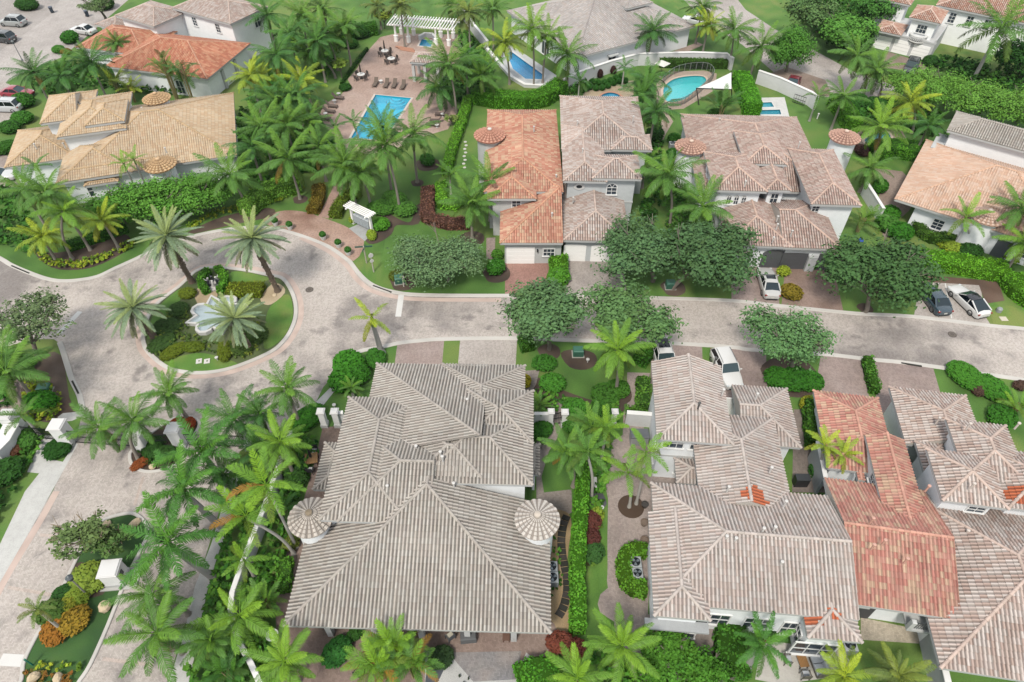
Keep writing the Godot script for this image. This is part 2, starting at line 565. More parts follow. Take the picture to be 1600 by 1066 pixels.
func garage_door(house: Node3D, b: Dictionary, side: String, along: float, w: float, h := 2.3, col := 0xf1f1f0, arch := 0.0) -> void:
	var m := MB.new()
	m.at = on_wall(b, side, along)
	m.col = hexc(col) * (1.65 if col > 0xd00000 else 1.0)
	var rows := 4
	for k in rows:
		for c in int(w / 0.62):
			var pw := w / int(w / 0.62)
			m.box(Vector3(-w / 2 + (c + 0.5) * pw, h * (k + 0.5) / rows, 0.02), Vector3(pw - 0.04, h / rows - 0.04, 0.08))
	m.box(Vector3(0, h / 2, 0.012), Vector3(w, h, 0.07))
	if arch > 0.0:
		for k in 8:
			var a0 := PI * k / 8; var a1 := PI * (k + 1) / 8
			m.tri(Vector3(0, h, 0.05), Vector3(cos(a0) * w / 2, h + sin(a0) * arch, 0.05), Vector3(cos(a1) * w / 2, h + sin(a1) * arch, 0.05))
	part("garage_door", m.mesh(), M.satin, house)

# a round corner turret with a fluted conical tile cap
func turret(house: Node3D, at: Vector2, radius: float, eave: float, rise: float, style: Array, from := 0.0) -> Node3D:
	var o := v3(at) - house.position
	var w := MB.new()
	w.col = house.get_meta("wall_color")
	w.lathe(o, [[radius, from], [radius, eave - 0.3], [radius + 0.1, eave - 0.28], [radius + 0.1, eave - 0.1], [radius - 0.1, eave - 0.08]], 24)
	var t := part("turret", w.mesh(), M.wall, house)
	var cap := MB.new()
	var sides := 22
	var rr := radius + 0.42
	for k in sides:
		var a := TAU * (k + rng.randf_range(-0.04, 0.04)) / sides
		var cl: Color = style[0]
		var q := rng.randf_range(0.86, 1.08)
		var m := 6
		for s in m:
			var f0 := 1.0 - float(s) / m; var f1 := 1.0 - float(s + 1) / m + 0.02
			var y0 := eave + rise * (1.0 - f0) + 0.03; var y1 := eave + rise * (1.0 - f1)
			var pts := []
			for e in 2:
				var f: float = f0 if e == 0 else maxf(f1, 0.06)
				var y := y0 if e == 0 else y1
				for j in 5:
					var ang: float = a + TAU / sides * (float(j) / 4.0 - 0.5)
					var up: float = [0.0, 0.1, 0.13, 0.1, 0.0][j] * (0.35 + 0.65 * f)
					pts.append(o + Vector3(cos(ang) * rr * f, y + up, sin(ang) * rr * f))
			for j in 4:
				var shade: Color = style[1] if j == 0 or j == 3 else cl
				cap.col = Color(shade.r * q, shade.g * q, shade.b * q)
				cap.quad(pts[j], pts[j + 1], pts[6 + j], pts[5 + j])
	cap.col = style[1]
	cap.lathe(o, [[rr - 0.02, eave - 0.02], [0.05, eave + rise - 0.04]], 22)
	var tr := part("turret_roof", cap.mesh(), M.tile, t)
	tr.set_meta("label", "conical tile cap of the turret")
	var fin := MB.new()
	fin.col = style[2]
	fin.lathe(o, [[0.26, eave + rise - 0.1], [0.24, eave + rise + 0.06], [0.0, eave + rise + 0.16]], 10)
	part("finial", fin.mesh(), M.tile, t)
	return t

func vent_pipe(house: Node3D, at: Array, y: float, col := 0xe8e6e3) -> void:
	var m := MB.new()
	m.col = hexc(col)
	m.lathe(Vector3(at[0], 0, at[1]) - house.position, [[0.07, y - 0.3], [0.07, y + 0.35], [0.12, y + 0.36], [0.12, y + 0.46], [0.0, y + 0.5]], 8)
	part("roof_vent", m.mesh(), M.satin, house)

# ---------------------------------------------------------------- plants
# One frond, one metre long, lying along +x and drooping; leaflets on both sides of the rib.
func frond_mesh(kind: String, droop: float, salt: int) -> ArrayMesh:
	var key := "%s %.2f %d" % [kind, droop, salt]
	if fronds.has(key): return fronds[key]
	var r := RandomNumberGenerator.new()
	r.seed = hash(key)
	var mb := MB.new()
	var n := 46; var side := 0.21; var hang := 0.5; var wide := 0.0145; var fwd := 0.55; var first := 0.12
	var leaf := Color(1, 1, 1); var rib := Color(1.9, 1.7, 1.1); var tips := Color(1.1, 1.05, 0.8)
	match kind:
		"royal": n = 56; side = 0.17; hang = 0.4; wide = 0.016; fwd = 0.45; rib = Color(1.5, 1.5, 0.9)
		"date": n = 44; side = 0.14; hang = -0.05; wide = 0.0145; fwd = 0.95; first = 0.08; rib = Color(1.15, 1.1, 0.9)
		"manila": n = 26; side = 0.19; hang = -0.1; wide = 0.022; fwd = 0.7; rib = Color(2.2, 1.9, 0.9)
		"areca": n = 24; side = 0.22; hang = 0.2; wide = 0.02; fwd = 0.8; rib = Color(1.8, 1.6, 0.7)
	var pts := []
	var th := 0.0
	var p := Vector3.ZERO
	for k in 13:
		pts.append(p)
		th = -droop * pow(float(k + 1) / 13.0, 1.4)
		p += Vector3(cos(th), sin(th), 0) / 12.0
	var at_t := func(t: float) -> Vector3:
		var f := clampf(t, 0.0, 1.0) * 12.0
		var k := mini(int(f), 11)
		return pts[k].lerp(pts[k + 1], f - k)
	mb.col = rib
	mb.tube([pts[0], pts[3], pts[6], pts[9], pts[12]], 0.014, 0.004, 3)
	for s: float in [-1.0, 1.0]:
		for k in n:
			var t := first + (1.0 - first) * (k + r.randf_range(0.1, 0.9)) / n
			var o: Vector3 = at_t.call(t)
			var dirn: Vector3 = (at_t.call(minf(t + 0.05, 1.0)) - at_t.call(t - 0.05)).normalized()
			var upn := Vector3(-dirn.y, dirn.x, 0)
			var l: float = side * pow(sin(PI * (0.14 + 0.8 * t)), 0.7) * r.randf_range(0.85, 1.12)
			var d: Vector3 = (Vector3(0, 0, s) + dirn * (fwd + t * 0.5 + r.randf_range(-0.1, 0.1)) - upn * (hang * r.randf_range(0.3, 1.2)) + (upn * r.randf_range(-0.5, 0.6) if kind == "royal" else Vector3.ZERO)).normalized()
			var tipd: Vector3 = (d + Vector3.DOWN * (0.75 if hang > 0.2 else 0.15)).normalized()
			var m := o + d * l * 0.55
			var e := m + tipd * l * 0.5
			var acr: Vector3 = d.cross(upn).normalized() * wide * 0.5
			if acr.length() < 0.001: acr = dirn * wide * 0.5
			var q := r.randf_range(0.62, 1.3)
			mb.col = Color(leaf.r * q, leaf.g * q, leaf.b * q)
			mb.quad(o - acr * 0.6, o + acr * 0.6, m + acr, m - acr)
			mb.col = Color(tips.r * q, tips.g * q, tips.b * q)
			mb.tri(m - acr, m + acr, e)
	var res := mb.mesh()
	fronds[key] = res
	return res

func frond_material(h: int) -> StandardMaterial3D:
	var key := "frond %x" % h
	if not M.has(key):
		var m := vmat(0.5)
		m.metallic_specular = 0.3
		m.albedo_color = (hexc(h) * Color(0.9, 0.88, 0.74)).linear_to_srgb()
		m.backlight_enabled = true
		m.backlight = Color(0.1, 0.14, 0.03)
		M[key] = m
	return M[key]

func tint(h: int, r: float, g: float, b: float) -> int:
	return (mini(255, int(((h >> 16) & 255) * r)) << 16) | (mini(255, int(((h >> 8) & 255) * g)) << 8) | mini(255, int((h & 255) * b))

# base x, z, crown x, z, height of the crown above the ground
func palm(kind: String, label: String, bx: float, bz: float, cx: float, cz: float, h: float, size: float, shade: int, opt := {}) -> Node3D:
	var called: String = {"coconut": "coconut_palm", "royal": "royal_palm", "date": "date_palm", "manila": "manila_palm", "areca": "areca_palm"}[kind]
	var o := thing(called, label, "palm tree", Vector3(bx, 0, bz), opt.get("group", "palm trees of the gardens"))
	var r := RandomNumberGenerator.new()
	r.seed = hash(label + str(bx))
	if bz > -48.0 and kind != "royal": size *= 0.92
	var top := Vector3(cx - bx, h, cz - bz)
	var bend := Vector3(top.x, 0, top.z) * 0.35
	var pts := []
	for k in 8:
		var t := k / 7.0
		pts.append(Vector3(top.x * t, h * t, top.z * t) - bend * sin(PI * t) * (0.8 if kind == "coconut" or kind == "manila" else 0.0))
	var tm := MB.new()
	var r0 := 0.17; var r1 := 0.1
	tm.col = hexc(0xa59d92)
	match kind:
		"royal": r0 = 0.3; r1 = 0.2; tm.col = hexc(0xb9b7b2)
		"date": r0 = 0.27; r1 = 0.25; tm.col = hexc(0x7d6d5f)
		"manila": r0 = 0.13; r1 = 0.09; tm.col = hexc(0xc9c5be)
		"areca": r0 = 0.07; r1 = 0.05; tm.col = hexc(0xa79b6a)
	if h > 0.8 and kind != "areca":
		tm.lathe(Vector3.ZERO, [[r0 * 1.6, -0.05], [r0 * 1.25, 0.25], [r0, 0.7]], 9)
		tm.tube(pts, r0, r1, 9)
		if kind == "date":
			for k in 46:
				var t := r.randf_range(0.08, 1.0)
				var a := r.randf() * TAU
				tm.col = hexc([0x8d7c6b, 0x6e5f53, 0x9c8b79][k % 3])
				var q := Vector3(top.x * t, h * t, top.z * t) + Vector3(cos(a), 0, sin(a)) * r0 * 0.95
				tm.box(q, Vector3(0.16, 0.14, 0.16), -a)
		part("trunk", tm.mesh(), M.bark, o)
		if kind == "royal" or kind == "manila":
			var cs := MB.new()
			cs.col = hexc(0x7fa05a)
			cs.tube([top + Vector3(0, -0.1, 0), top + Vector3(0, 0.5, 0), top + Vector3(0, 1.0 if kind == "royal" else 0.6, 0)], r1 * 1.15, r1 * 0.7, 9)
			part("crownshaft", cs.mesh(), M.satin, o)
			top.y += 0.9 if kind == "royal" else 0.5
	var count: int = opt.get("n", {"coconut": 25, "royal": 18, "date": 54, "manila": 10, "areca": 16}[kind])
	var mat := frond_material(shade)
	var twist := r.randf() * TAU
	var slack := r.randf_range(0.75, 1.3)          # how limp this palm's fronds are
	var tilt := Vector3(r.randf_range(-0.12, 0.12), 0, r.randf_range(-0.12, 0.12))
	if not opt.has("n") and kind == "coconut": count += r.randi_range(-4, 4)
	for k in count:
		var f := (k + 0.5) / count                       # 0 the youngest, 1 the oldest
		var az := twist + k * 2.39996 + r.randf_range(-0.2, 0.2)
		var el := 0.0; var droop := 0.0; var l := size * r.randf_range(0.88, 1.08)
		match kind:
			"coconut": el = lerpf(1.25, -0.55, pow(f, 0.85)); droop = lerpf(0.5, 1.15, f); l *= 0.8 + 0.25 * sin(PI * minf(f * 1.3, 1.0))
			"royal": el = lerpf(1.2, -0.25, pow(f, 0.8)); droop = lerpf(0.5, 1.35, f)
			"date": el = lerpf(1.15, -0.55, pow(f, 0.62)); droop = lerpf(0.35, 0.75, f); l *= 0.9 + 0.15 * sin(PI * f)
			"manila": el = lerpf(1.1, 0.05, f); droop = lerpf(0.7, 1.3, f)
			"areca": el = lerpf(1.35, 0.35, f); droop = lerpf(0.5, 1.25, f)
		el += r.randf_range(-0.12, 0.12)
		el += tilt.x * cos(az) * 2.0 + tilt.z * sin(az) * 2.0
		droop = snappedf(droop * slack * r.randf_range(0.8, 1.2), 0.22)
		if kind == "coconut" and r.randf() < 0.12: l *= 0.7
		var mi := MeshInstance3D.new()
		mi.name = "frond"
		mi.mesh = frond_mesh(kind, droop, k % 2)
		mi.material_override = mat
		if f < 0.22: mi.material_override = frond_material(tint(shade, 1.16, 1.1, 0.9))
		elif f > 0.78: mi.material_override = frond_material(tint(shade, 0.94, 0.84, 0.78))
		if kind == "coconut" and k == count - 1 and r.randf() < 0.3: mi.material_override = frond_material(0xa8924e)
		if opt.has("dead") and k >= count - opt.dead: mi.material_override = frond_material(0xb98f45)
		var start := top
		if kind == "areca":
			start = Vector3(cos(az), 0, sin(az)) * size * 0.16 * sqrt(r.randf()) + Vector3(0, h * r.randf_range(0.55, 1.0), 0)
		mi.transform = Transform3D(Basis(Vector3.UP, az) * Basis(Vector3.BACK, el) * Basis(Vector3.RIGHT, r.randf_range(-0.25, 0.25)), start).scaled_local(Vector3(l, l, l))
		o.add_child(mi, true)
	if kind == "areca":
		var am := MB.new()
		am.col = tm.col
		for k in 9:
			var a := k * 2.4
			var d := Vector3(cos(a), 0, sin(a)) * size * 0.16 * sqrt(r.randf())
			am.tube([d * 0.5, d * 0.8 + Vector3(0, h * 0.5, 0), d + Vector3(0, h, 0)], 0.06, 0.04, 5)
		part("stems", am.mesh(), M.bark, o)
	return o

func leaf(mb: MB, r: RandomNumberGenerator, p: Vector3, out: Vector3, s: float, col: Color, long := 1.6) -> void:
	var nn := (out * 0.9 + Vector3.UP * 0.5 + Vector3(r.randf_range(-1, 1), r.randf_range(-1, 1), r.randf_range(-1, 1)) * 0.85).normalized()
	var x := nn.cross(Vector3(r.randf_range(-1, 1), r.randf_range(-0.4, 0.4), r.randf_range(-1, 1)))
	if x.length() < 0.01: return
	x = x.normalized()
	var y := nn.cross(x)
	var k := mb.v.size()
	var a := x * s * long * 0.5; var b := y * s * 0.5
	mb.v.append(p - a); mb.v.append(p + b - nn * s * 0.1); mb.v.append(p + a); mb.v.append(p - b - nn * s * 0.1)
	for q in 4:
		mb.n.append(nn); mb.c.append(col)
	mb.i.append(k); mb.i.append(k + 1); mb.i.append(k + 2); mb.i.append(k); mb.i.append(k + 2); mb.i.append(k + 3)

func vary(c: Color, r: RandomNumberGenerator, amount := 0.3) -> Color:
	var q := 1.0 + r.randf_range(-amount, amount)
	return Color(c.r * q * r.randf_range(0.88, 1.12), c.g * q, c.b * q * r.randf_range(0.85, 1.1))

# broadleaf crown of unit size: leaf clumps spread through an uneven volume (radius about 1 across, 0.6 high)
func crown_mesh(salt: int, leaves: int, clumps: int, size: float, fill: float) -> ArrayMesh:
	var key := "crown %d %d %d %.3f %.2f" % [salt, leaves, clumps, size, fill]
	if leaf_meshes.has(key): return leaf_meshes[key]
	var r := RandomNumberGenerator.new()
	r.seed = hash(key)
	var mb := MB.new()
	var lobes := []
	for k in 9:
		var a := k * 2.4 + r.randf()
		var d := r.randf_range(0.25, 0.66) if k > 0 else 0.0
		lobes.append([Vector3(cos(a) * d, r.randf_range(-0.1, 0.28) * (1.2 - d), sin(a) * d), r.randf_range(0.28, 0.46)])
	for k in clumps:
		var lb: Array = lobes[k % 9]
		var dir := Vector3(r.randfn(), r.randfn() * 0.9 + 0.25, r.randfn()).normalized()
		var rad: float = lb[1] * pow(r.randf(), fill) * (1.25 if r.randf() < 0.12 else 1.0)
		var c: Vector3 = lb[0] + dir * rad
		c.y *= 0.85
		var tone := r.randf_range(0.72, 1.28)
		var warm := r.randf_range(0.9, 1.12)
		var spread := r.randf_range(0.07, 0.19)
		for q in leaves / clumps:
			var d := Vector3(r.randfn(), r.randfn() * 0.7, r.randfn()) * spread * 0.6
			var t := tone * r.randf_range(0.8, 1.2)
			leaf(mb, r, c + d, (dir + d.normalized() * 0.6).normalized(), size * r.randf_range(0.5, 1.4), Color(t * warm, t, t * r.randf_range(0.85, 1.1)))
	var m := mb.mesh()
	leaf_meshes[key] = m
	return m

func leaf_material(h: int) -> StandardMaterial3D:
	var key := "leaf %x" % h
	if not M.has(key):
		var m := vmat(0.75)
		m.metallic_specular = 0.2
		m.albedo_color = (hexc(h) * Color(0.9, 0.88, 0.74)).linear_to_srgb()
		m.backlight_enabled = true
		m.backlight = Color(0.06, 0.09, 0.02)
		M[key] = m
	return M[key]

func tree(called: String, label: String, at: Vector2, crown_at: Vector2, h: float, wide: float, deep: float, tall: float, shade: int, opt := {}) -> Node3D:
	var o := thing(called, label, "tree", v3(at), opt.get("group", ""))
	var r := RandomNumberGenerator.new()
	r.seed = hash(label)
	var top := v3(crown_at - at, h)          # middle of the crown
	var tm := MB.new()
	tm.col = hexc(opt.get("bark", 0x8f867c))
	var fork := Vector3(top.x * 0.3, h * 0.42, top.z * 0.3)
	var tr: float = opt.get("trunk", 0.22)
	tm.tube([Vector3(0, -0.1, 0), Vector3(0.05, 0.4, 0), fork], tr * 1.25, tr * 0.85, 8)
	part("trunk", tm.mesh(), M.bark, o)
	var lm := MB.new()
	lm.col = tm.col
	for k: int in opt.get("limbs", 9):
		var a := k * 2.4 + r.randf() * 0.6
		var e := top + Vector3(cos(a) * wide * r.randf_range(0.5, 0.85), tall * r.randf_range(-0.1, 0.5), sin(a) * deep * r.randf_range(0.5, 0.85))
		var m := fork.lerp(e, 0.5) + Vector3(0, h * 0.08, 0)
		lm.tube([fork, m, e], tr * 0.5, 0.03, 5)
		for q in 3:
			var b := r.randf_range(-1.2, 1.2)
			var s := m.lerp(e, r.randf_range(0.1, 0.7))
			lm.tube([s, s + ((e - m).rotated(Vector3.UP, b) * 0.45 + Vector3(0, r.randf_range(0.1, 0.5), 0))], tr * 0.18, 0.015, 4)
	part("limbs", lm.mesh(), M.bark, o)
	var cm := part("crown", crown_mesh(opt.get("salt", hash(label) % 3), opt.get("leaves", 9000), opt.get("clumps", 300), opt.get("leaf", 0.05), opt.get("fill", 0.4)), leaf_material(shade), o, top, r.randf() * TAU if is_equal_approx(wide, deep) else 0.0)
	cm.scale = Vector3(wide, tall, deep)
	return o

# leaves over the top and sides of a ribbon: a clipped hedge with leafy faces round a dark core
func hedge_mesh(path: PackedVector2Array, w: float, h: float, shade: int, dense := 55.0, size := 0.13, closed := false, ragged := 0.06) -> ArrayMesh:
	var r := RandomNumberGenerator.new()
	r.seed = hash(path)
	var col := hexc(shade) * Color(1.02, 0.94, 0.8)
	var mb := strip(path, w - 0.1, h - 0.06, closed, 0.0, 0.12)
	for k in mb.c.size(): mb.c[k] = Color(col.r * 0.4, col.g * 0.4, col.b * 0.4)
	var m := path.size()
	for k in (m if closed else m - 1):
		var a := path[k]
		var b := path[(k + 1) % m]
		var l := a.distance_to(b)
		if l < 0.01: continue
		var d := (b - a) / l
		var s := Vector2(-d.y, d.x)
		var around := w + 2.0 * h
		for q in int(l * around * dense):
			var t := r.randf() * around
			var p := a + d * r.randf() * l
			var out: Vector3
			var pos: Vector3
			if t < w:
				out = Vector3.UP; pos = v3(p + s * (t - w / 2), h)
			elif t < w + h:
				out = v3(s); pos = v3(p + s * w / 2, t - w)
			else:
				out = v3(-s); pos = v3(p - s * w / 2, t - w - h)
			var nz := fine.get_noise_3d(pos.x * 3.0, pos.y * 3.0, pos.z * 3.0)
			leaf(mb, r, pos + out * (r.randf_range(-0.08, 0.05) + nz * ragged * 2.0), out, size * r.randf_range(0.7, 1.3), vary(Color(col.r * (1.0 + nz * 0.5), col.g * (1.0 + nz * 0.5), col.b * (1.0 + nz * 0.3)), r))
	for e: int in ([] if closed else [0, m - 1]):
		var d := (path[e] - path[1 if e == 0 else m - 2]).normalized()
		for q in int(w * h * dense):
			leaf(mb, r, v3(path[e] + Vector2(-d.y, d.x) * r.randf_range(-w / 2, w / 2) + d * r.randf_range(-0.04, 0.06), r.randf() * h), v3(d), size * r.randf_range(0.7, 1.3), vary(col, r))
	return mb.mesh()

func hedge(label: String, pts: Array, w: float, h: float, shade: int, opt := {}) -> Node3D:
	var p := pv(pts)
	if opt.get("curve", false): p = soft(p, opt.get("closed", false), 4)
	var at := v3(p[0])
	var q := PackedVector2Array()
	for k in p: q.append(k - p[0])
	var o := part(numbered("hedge"), hedge_mesh(q, w, h, shade, opt.get("dense", 55.0), opt.get("size", 0.13), opt.get("closed", false), opt.get("ragged", 0.06)), M.leafy, self, at)
	tag(o, label, "hedge", opt.get("group", ""))
	return o

# a leafy dome of unit radius
func dome_mesh(salt: int, leaves: int, size: float, ragged: float) -> ArrayMesh:
	var key := "dome %d %d %.3f %.2f" % [salt, leaves, size, ragged]
	if leaf_meshes.has(key): return leaf_meshes[key]
	var r := RandomNumberGenerator.new()
	r.seed = hash(key)
	var mb := MB.new()
	mb.col = Color(0.35, 0.38, 0.3)
	mb.lathe(Vector3.ZERO, [[0.8, -0.5], [0.93, 0.0], [0.86, 0.4], [0.6, 0.72], [0.0, 0.92]], 14)
	for k in leaves:
		var d := Vector3(r.randfn(), r.randfn(), r.randfn()).normalized()
		if d.y < -0.3: d.y = -d.y
		var nz := fine.get_noise_3d(d.x * 9.0 + salt * 7.0, d.y * 9.0, d.z * 9.0)
		var t := r.randf_range(0.75, 1.25) * (1.0 + nz * 0.5)
		leaf(mb, r, d * (0.97 + nz * ragged + r.randf_range(-0.05, 0.04)), d, size * r.randf_range(0.7, 1.3), Color(t * r.randf_range(0.9, 1.1), t, t * r.randf_range(0.85, 1.1)))
	var m := mb.mesh()
	leaf_meshes[key] = m
	return m

func shrub(label: String, at: Vector2, wide: float, tall: float, deep: float, shade: int, opt := {}) -> Node3D:
	var big := maxf(wide, deep)
	var lvl := 0 if big < 0.8 else 1 if big < 1.8 else 2
	var o := part(numbered(opt.get("called", "shrub")), dome_mesh(opt.get("salt", taken.get("shrub", 0) % 3), [260, 700, 1800][lvl], [0.22, 0.14, 0.085][lvl], opt.get("ragged", 0.1)), leaf_material(shade), self, v3(at, tall * 0.42), hash(label) % 6)
	o.scale = Vector3(wide, tall * 0.62, deep)
	tag(o, label, opt.get("category", "shrub"), opt.get("group", "shrubs of the gardens"))
	return o

# low planting over an area: many small leafy tufts, one mass nobody could count
func ground_cover(called: String, label: String, pts: Array, shades: Array, per_metre := 14.0, h := 0.35, size := 0.16, curve := true) -> void:
	var p := soft(pv(pts)) if curve else pv(pts)
	var r := RandomNumberGenerator.new()
	r.seed = hash(label)
	var mb := MB.new()
	var idx := Geometry2D.triangulate_polygon(p)
	var o := p[0]
	for k in range(0, idx.size(), 3):
		var a := p[idx[k]]; var b := p[idx[k + 1]]; var c := p[idx[k + 2]]
		var area := absf((b - a).cross(c - a)) / 2.0
		for q in int(area * per_metre + r.randf()):
			var s := sqrt(r.randf()); var t := r.randf()
			var w := a * (1.0 - s) + b * s * (1.0 - t) + c * s * t
			var nz := fine.get_noise_2d(w.x * 2.0, w.y * 2.0)
			var pick := clampf(0.5 + nz * 1.2 + r.randf_range(-0.2, 0.2), 0.0, 0.999)
			var col := hexc(shades[int(pick * shades.size())]) * Color(1.02, 0.92, 0.8)
			var hh := h * (0.75 + nz * 0.5 + r.randf() * 0.3)
			for e in 5:
				var d := Vector3(r.randf_range(-1, 1), r.randf_range(-0.5, 1), r.randf_range(-1, 1))
				leaf(mb, r, v3(w - o, hh * r.randf_range(0.5, 1.0)) + d * size * 0.6, (d + Vector3.UP).normalized(), size * r.randf_range(0.7, 1.4), vary(col, r))
	var node := part(numbered(called), mb.mesh(), M.leafy, self, v3(o))
	tag(node, label, "plants", "", "stuff")

# ---------------------------------------------------------------- movable things
# a car pointing along -z of its own axes; profile stations from the front: [z, half width, sill, beltline height]
func car(label: String, kind: String, at: Vector2, heading: float, paint: int, opt := {}) -> Node3D:
	var o := thing("parked_car", label, "car", v3(at, 0.012), "cars parked along the street", -deg_to_rad(heading))
	var suv := kind == "suv"
	var L := 4.75 if not suv else 4.7
	var W := 0.92 if not suv else 0.95
	var belt := 0.92 if not suv else 1.08
	var roof := 1.42 if not suv else 1.72
	var body := MB.new()
	body.col = hexc(paint)
	# outline of the body seen from above, lofted between sill, bulge, belt
	var st := [[-0.5, 0.62, 0.30, 0.62], [-0.485, 0.76, 0.24, 0.68], [-0.44, 0.9, 0.2, 0.75], [-0.33, 0.98, 0.2, 0.84], [-0.2, 1.0, 0.2, 0.93], [0.0, 1.0, 0.2, 0.97], [0.2, 1.0, 0.2, 1.0], [0.33, 0.99, 0.2, 1.0], [0.44, 0.93, 0.22, 0.97], [0.485, 0.82, 0.26, 0.9], [0.5, 0.72, 0.34, 0.78]]
	var rings := []
	for s in st:
		var z: float = s[0] * L
		var w: float = s[1] * W
		var top: float = s[3] * belt
		rings.append([Vector3(-w * 0.94, s[2], z), Vector3(-w, s[2] + 0.22, z), Vector3(-w, top - 0.14, z), Vector3(-w * 0.93, top - 0.02, z), Vector3(-w * 0.7, top + 0.02, z), Vector3(0, top + 0.045, z), Vector3(w * 0.7, top + 0.02, z), Vector3(w * 0.93, top - 0.02, z), Vector3(w, top - 0.14, z), Vector3(w, s[2] + 0.22, z), Vector3(w * 0.94, s[2], z)])
	smooth_loft(body, rings, true)
	var bm := part("body", body.mesh(), M.paint, o)
	# cabin: glass house with pillars and a roof panel
	var f0 := -0.2 * L; var f1 := -0.02 * L if not suv else -0.08 * L
	var r1 := 0.2 * L if not suv else 0.36 * L; var r0 := 0.37 * L if not suv else 0.455 * L
	if opt.get("fastback", false): r1 = 0.16 * L; r0 = 0.44 * L
	var bw := W * 0.9; var tw := W * 0.7 if not suv else W * 0.76
	var gl := MB.new()
	gl.col = hexc(0x27333a)
	var a := [Vector3(-bw, belt - 0.03, f0), Vector3(bw, belt - 0.03, f0), Vector3(tw, roof - 0.06, f1), Vector3(-tw, roof - 0.06, f1)]
	var b := [Vector3(-bw, belt - 0.03, r0), Vector3(bw, belt - 0.03, r0), Vector3(tw, roof - 0.06, r1), Vector3(-tw, roof - 0.06, r1)]
	gl.col = hexc(0x4b5f66)
	gl.quad(a[0], a[1], a[2], a[3])
	var ws := part("windscreen", gl.mesh(), M.glass, o)
	ws.set_meta("label", "windscreen")
	gl = MB.new(); gl.col = hexc(0x3a464e)
	gl.quad(b[1], b[0], b[3], b[2])
	part("rear_window", gl.mesh(), M.glass, o)
	gl = MB.new(); gl.col = hexc(0x1f272c)
	gl.quad(a[0], a[3], b[3], b[0]); gl.quad(a[2], a[1], b[1], b[2])
	part("side_windows", gl.mesh(), M.glass, o)
	var rf := MB.new()
	rf.col = hexc(opt.get("roof", paint))
	var rr := []
	for k in 6:
		var t := k / 5.0
		var z := lerpf(f1 - 0.03, r1 + 0.03, t)
		var bulge := 0.05 * sin(PI * t)
		rr.append([Vector3(-tw - 0.03, roof - 0.08, z), Vector3(-tw * 0.85, roof - 0.02 + bulge * 0.7, z), Vector3(0, roof + bulge, z), Vector3(tw * 0.85, roof - 0.02 + bulge * 0.7, z), Vector3(tw + 0.03, roof - 0.08, z)])
	smooth_loft(rf, rr, false)
	var rp := part("roof_panel", rf.mesh(), M.glass if opt.get("glass_roof", false) else M.paint, o)
	var pm := MB.new()
	pm.col = hexc(paint)
	for s in [-1.0, 1.0]:
		pm.beam(Vector3(bw * s, belt - 0.03, f0), Vector3((tw + 0.01) * s, roof - 0.06, f1), 0.07, 0.06)
		pm.beam(Vector3(bw * s, belt - 0.03, r0), Vector3((tw + 0.01) * s, roof - 0.06, r1), 0.13, 0.07)
		pm.beam(Vector3(bw * s, belt - 0.02, 0.12 * L), Vector3((tw + 0.02) * s, roof - 0.08, 0.11 * L), 0.06, 0.05)
	part("pillars", pm.mesh(), M.paint, o)
	if opt.get("sunroof", false):
		var sr := MB.new(); sr.col = hexc(0x2c343a)
		sr.box(Vector3(0, roof + 0.045, lerpf(f1, r1, 0.28 if not suv else 0.6)), Vector3(tw * 1.5, 0.02, 0.5 if not suv else 1.2), 0.0, 0.008)
		part("sunroof", sr.mesh(), M.glass, rp)
	if suv:
		for s in [-1.0, 1.0]:
			var ra := MB.new(); ra.col = hexc(0x8a8f93)
			ra.tube([Vector3(tw * 0.9 * s, roof + 0.0, f1 + 0.1), Vector3(tw * 0.9 * s, roof + 0.08, f1 + 0.3), Vector3(tw * 0.9 * s, roof + 0.08, r1 - 0.3), Vector3(tw * 0.9 * s, roof + 0.0, r1 - 0.1)], 0.025, 0.025, 5)
			part("roof_rail", ra.mesh(), M.metal, rp)
	for s in [-1.0, 1.0]:
		var li := MB.new(); li.col = hexc(0xe6ebee)
		li.box(Vector3(W * 0.66 * s, belt * 0.66, -0.47 * L), Vector3(0.34, 0.13, 0.2), 0.35 * s, 0.03)
		part("headlight", li.mesh(), M.satin, bm)
		li = MB.new(); li.col = hexc(0x9c2a28)
		li.box(Vector3(W * 0.68 * s, belt * 0.82, 0.478 * L), Vector3(0.36, 0.15, 0.16), -0.25 * s, 0.03)
		part("tail_light", li.mesh(), M.satin, bm)
		li = MB.new(); li.col = hexc(paint if paint != 0xffffff else 0xdddddd)
		li.box(Vector3((W + 0.1) * s, belt + 0.04, f0 + 0.22), Vector3(0.2, 0.13, 0.1), 0.2 * s, 0.02)
		part("wing_mirror", li.mesh(), M.paint, bm)
		for z in [-0.31 * L, 0.3 * L]:
			var wm := MB.new()
			wm.at = Transform3D(Basis(Vector3.BACK, -PI / 2 * s), Vector3((W - 0.2) * s, 0.33, z))
			wm.col = hexc(0x2b2c2e)
			wm.lathe(Vector3.ZERO, [[0.2, 0.0], [0.3, 0.0], [0.335, 0.03], [0.335, 0.19], [0.3, 0.215], [0.22, 0.2]], 16)
			var wh := part("wheel", wm.mesh(), M.rubber, o)
			var rim := MB.new(); rim.at = wm.at; rim.col = hexc(0x9a9da0)
			rim.lathe(Vector3.ZERO, [[0.22, 0.19], [0.06, 0.17], [0.0, 0.19]], 10, false)
			part("rim", rim.mesh(), M.metal, wh)
	var tr := MB.new(); tr.col = hexc(0x34373a)
	tr.box(Vector3(0, 0.34, -0.495 * L), Vector3(W * 1.1, 0.16, 0.05)); tr.box(Vector3(0, 0.32, 0.495 * L), Vector3(W * 1.2, 0.12, 0.05)); tr.box(Vector3(0, 0.2, 0), Vector3(W * 1.7, 0.1, L * 0.86))
	part("bumper_trim", tr.mesh(), M.rubber, bm)
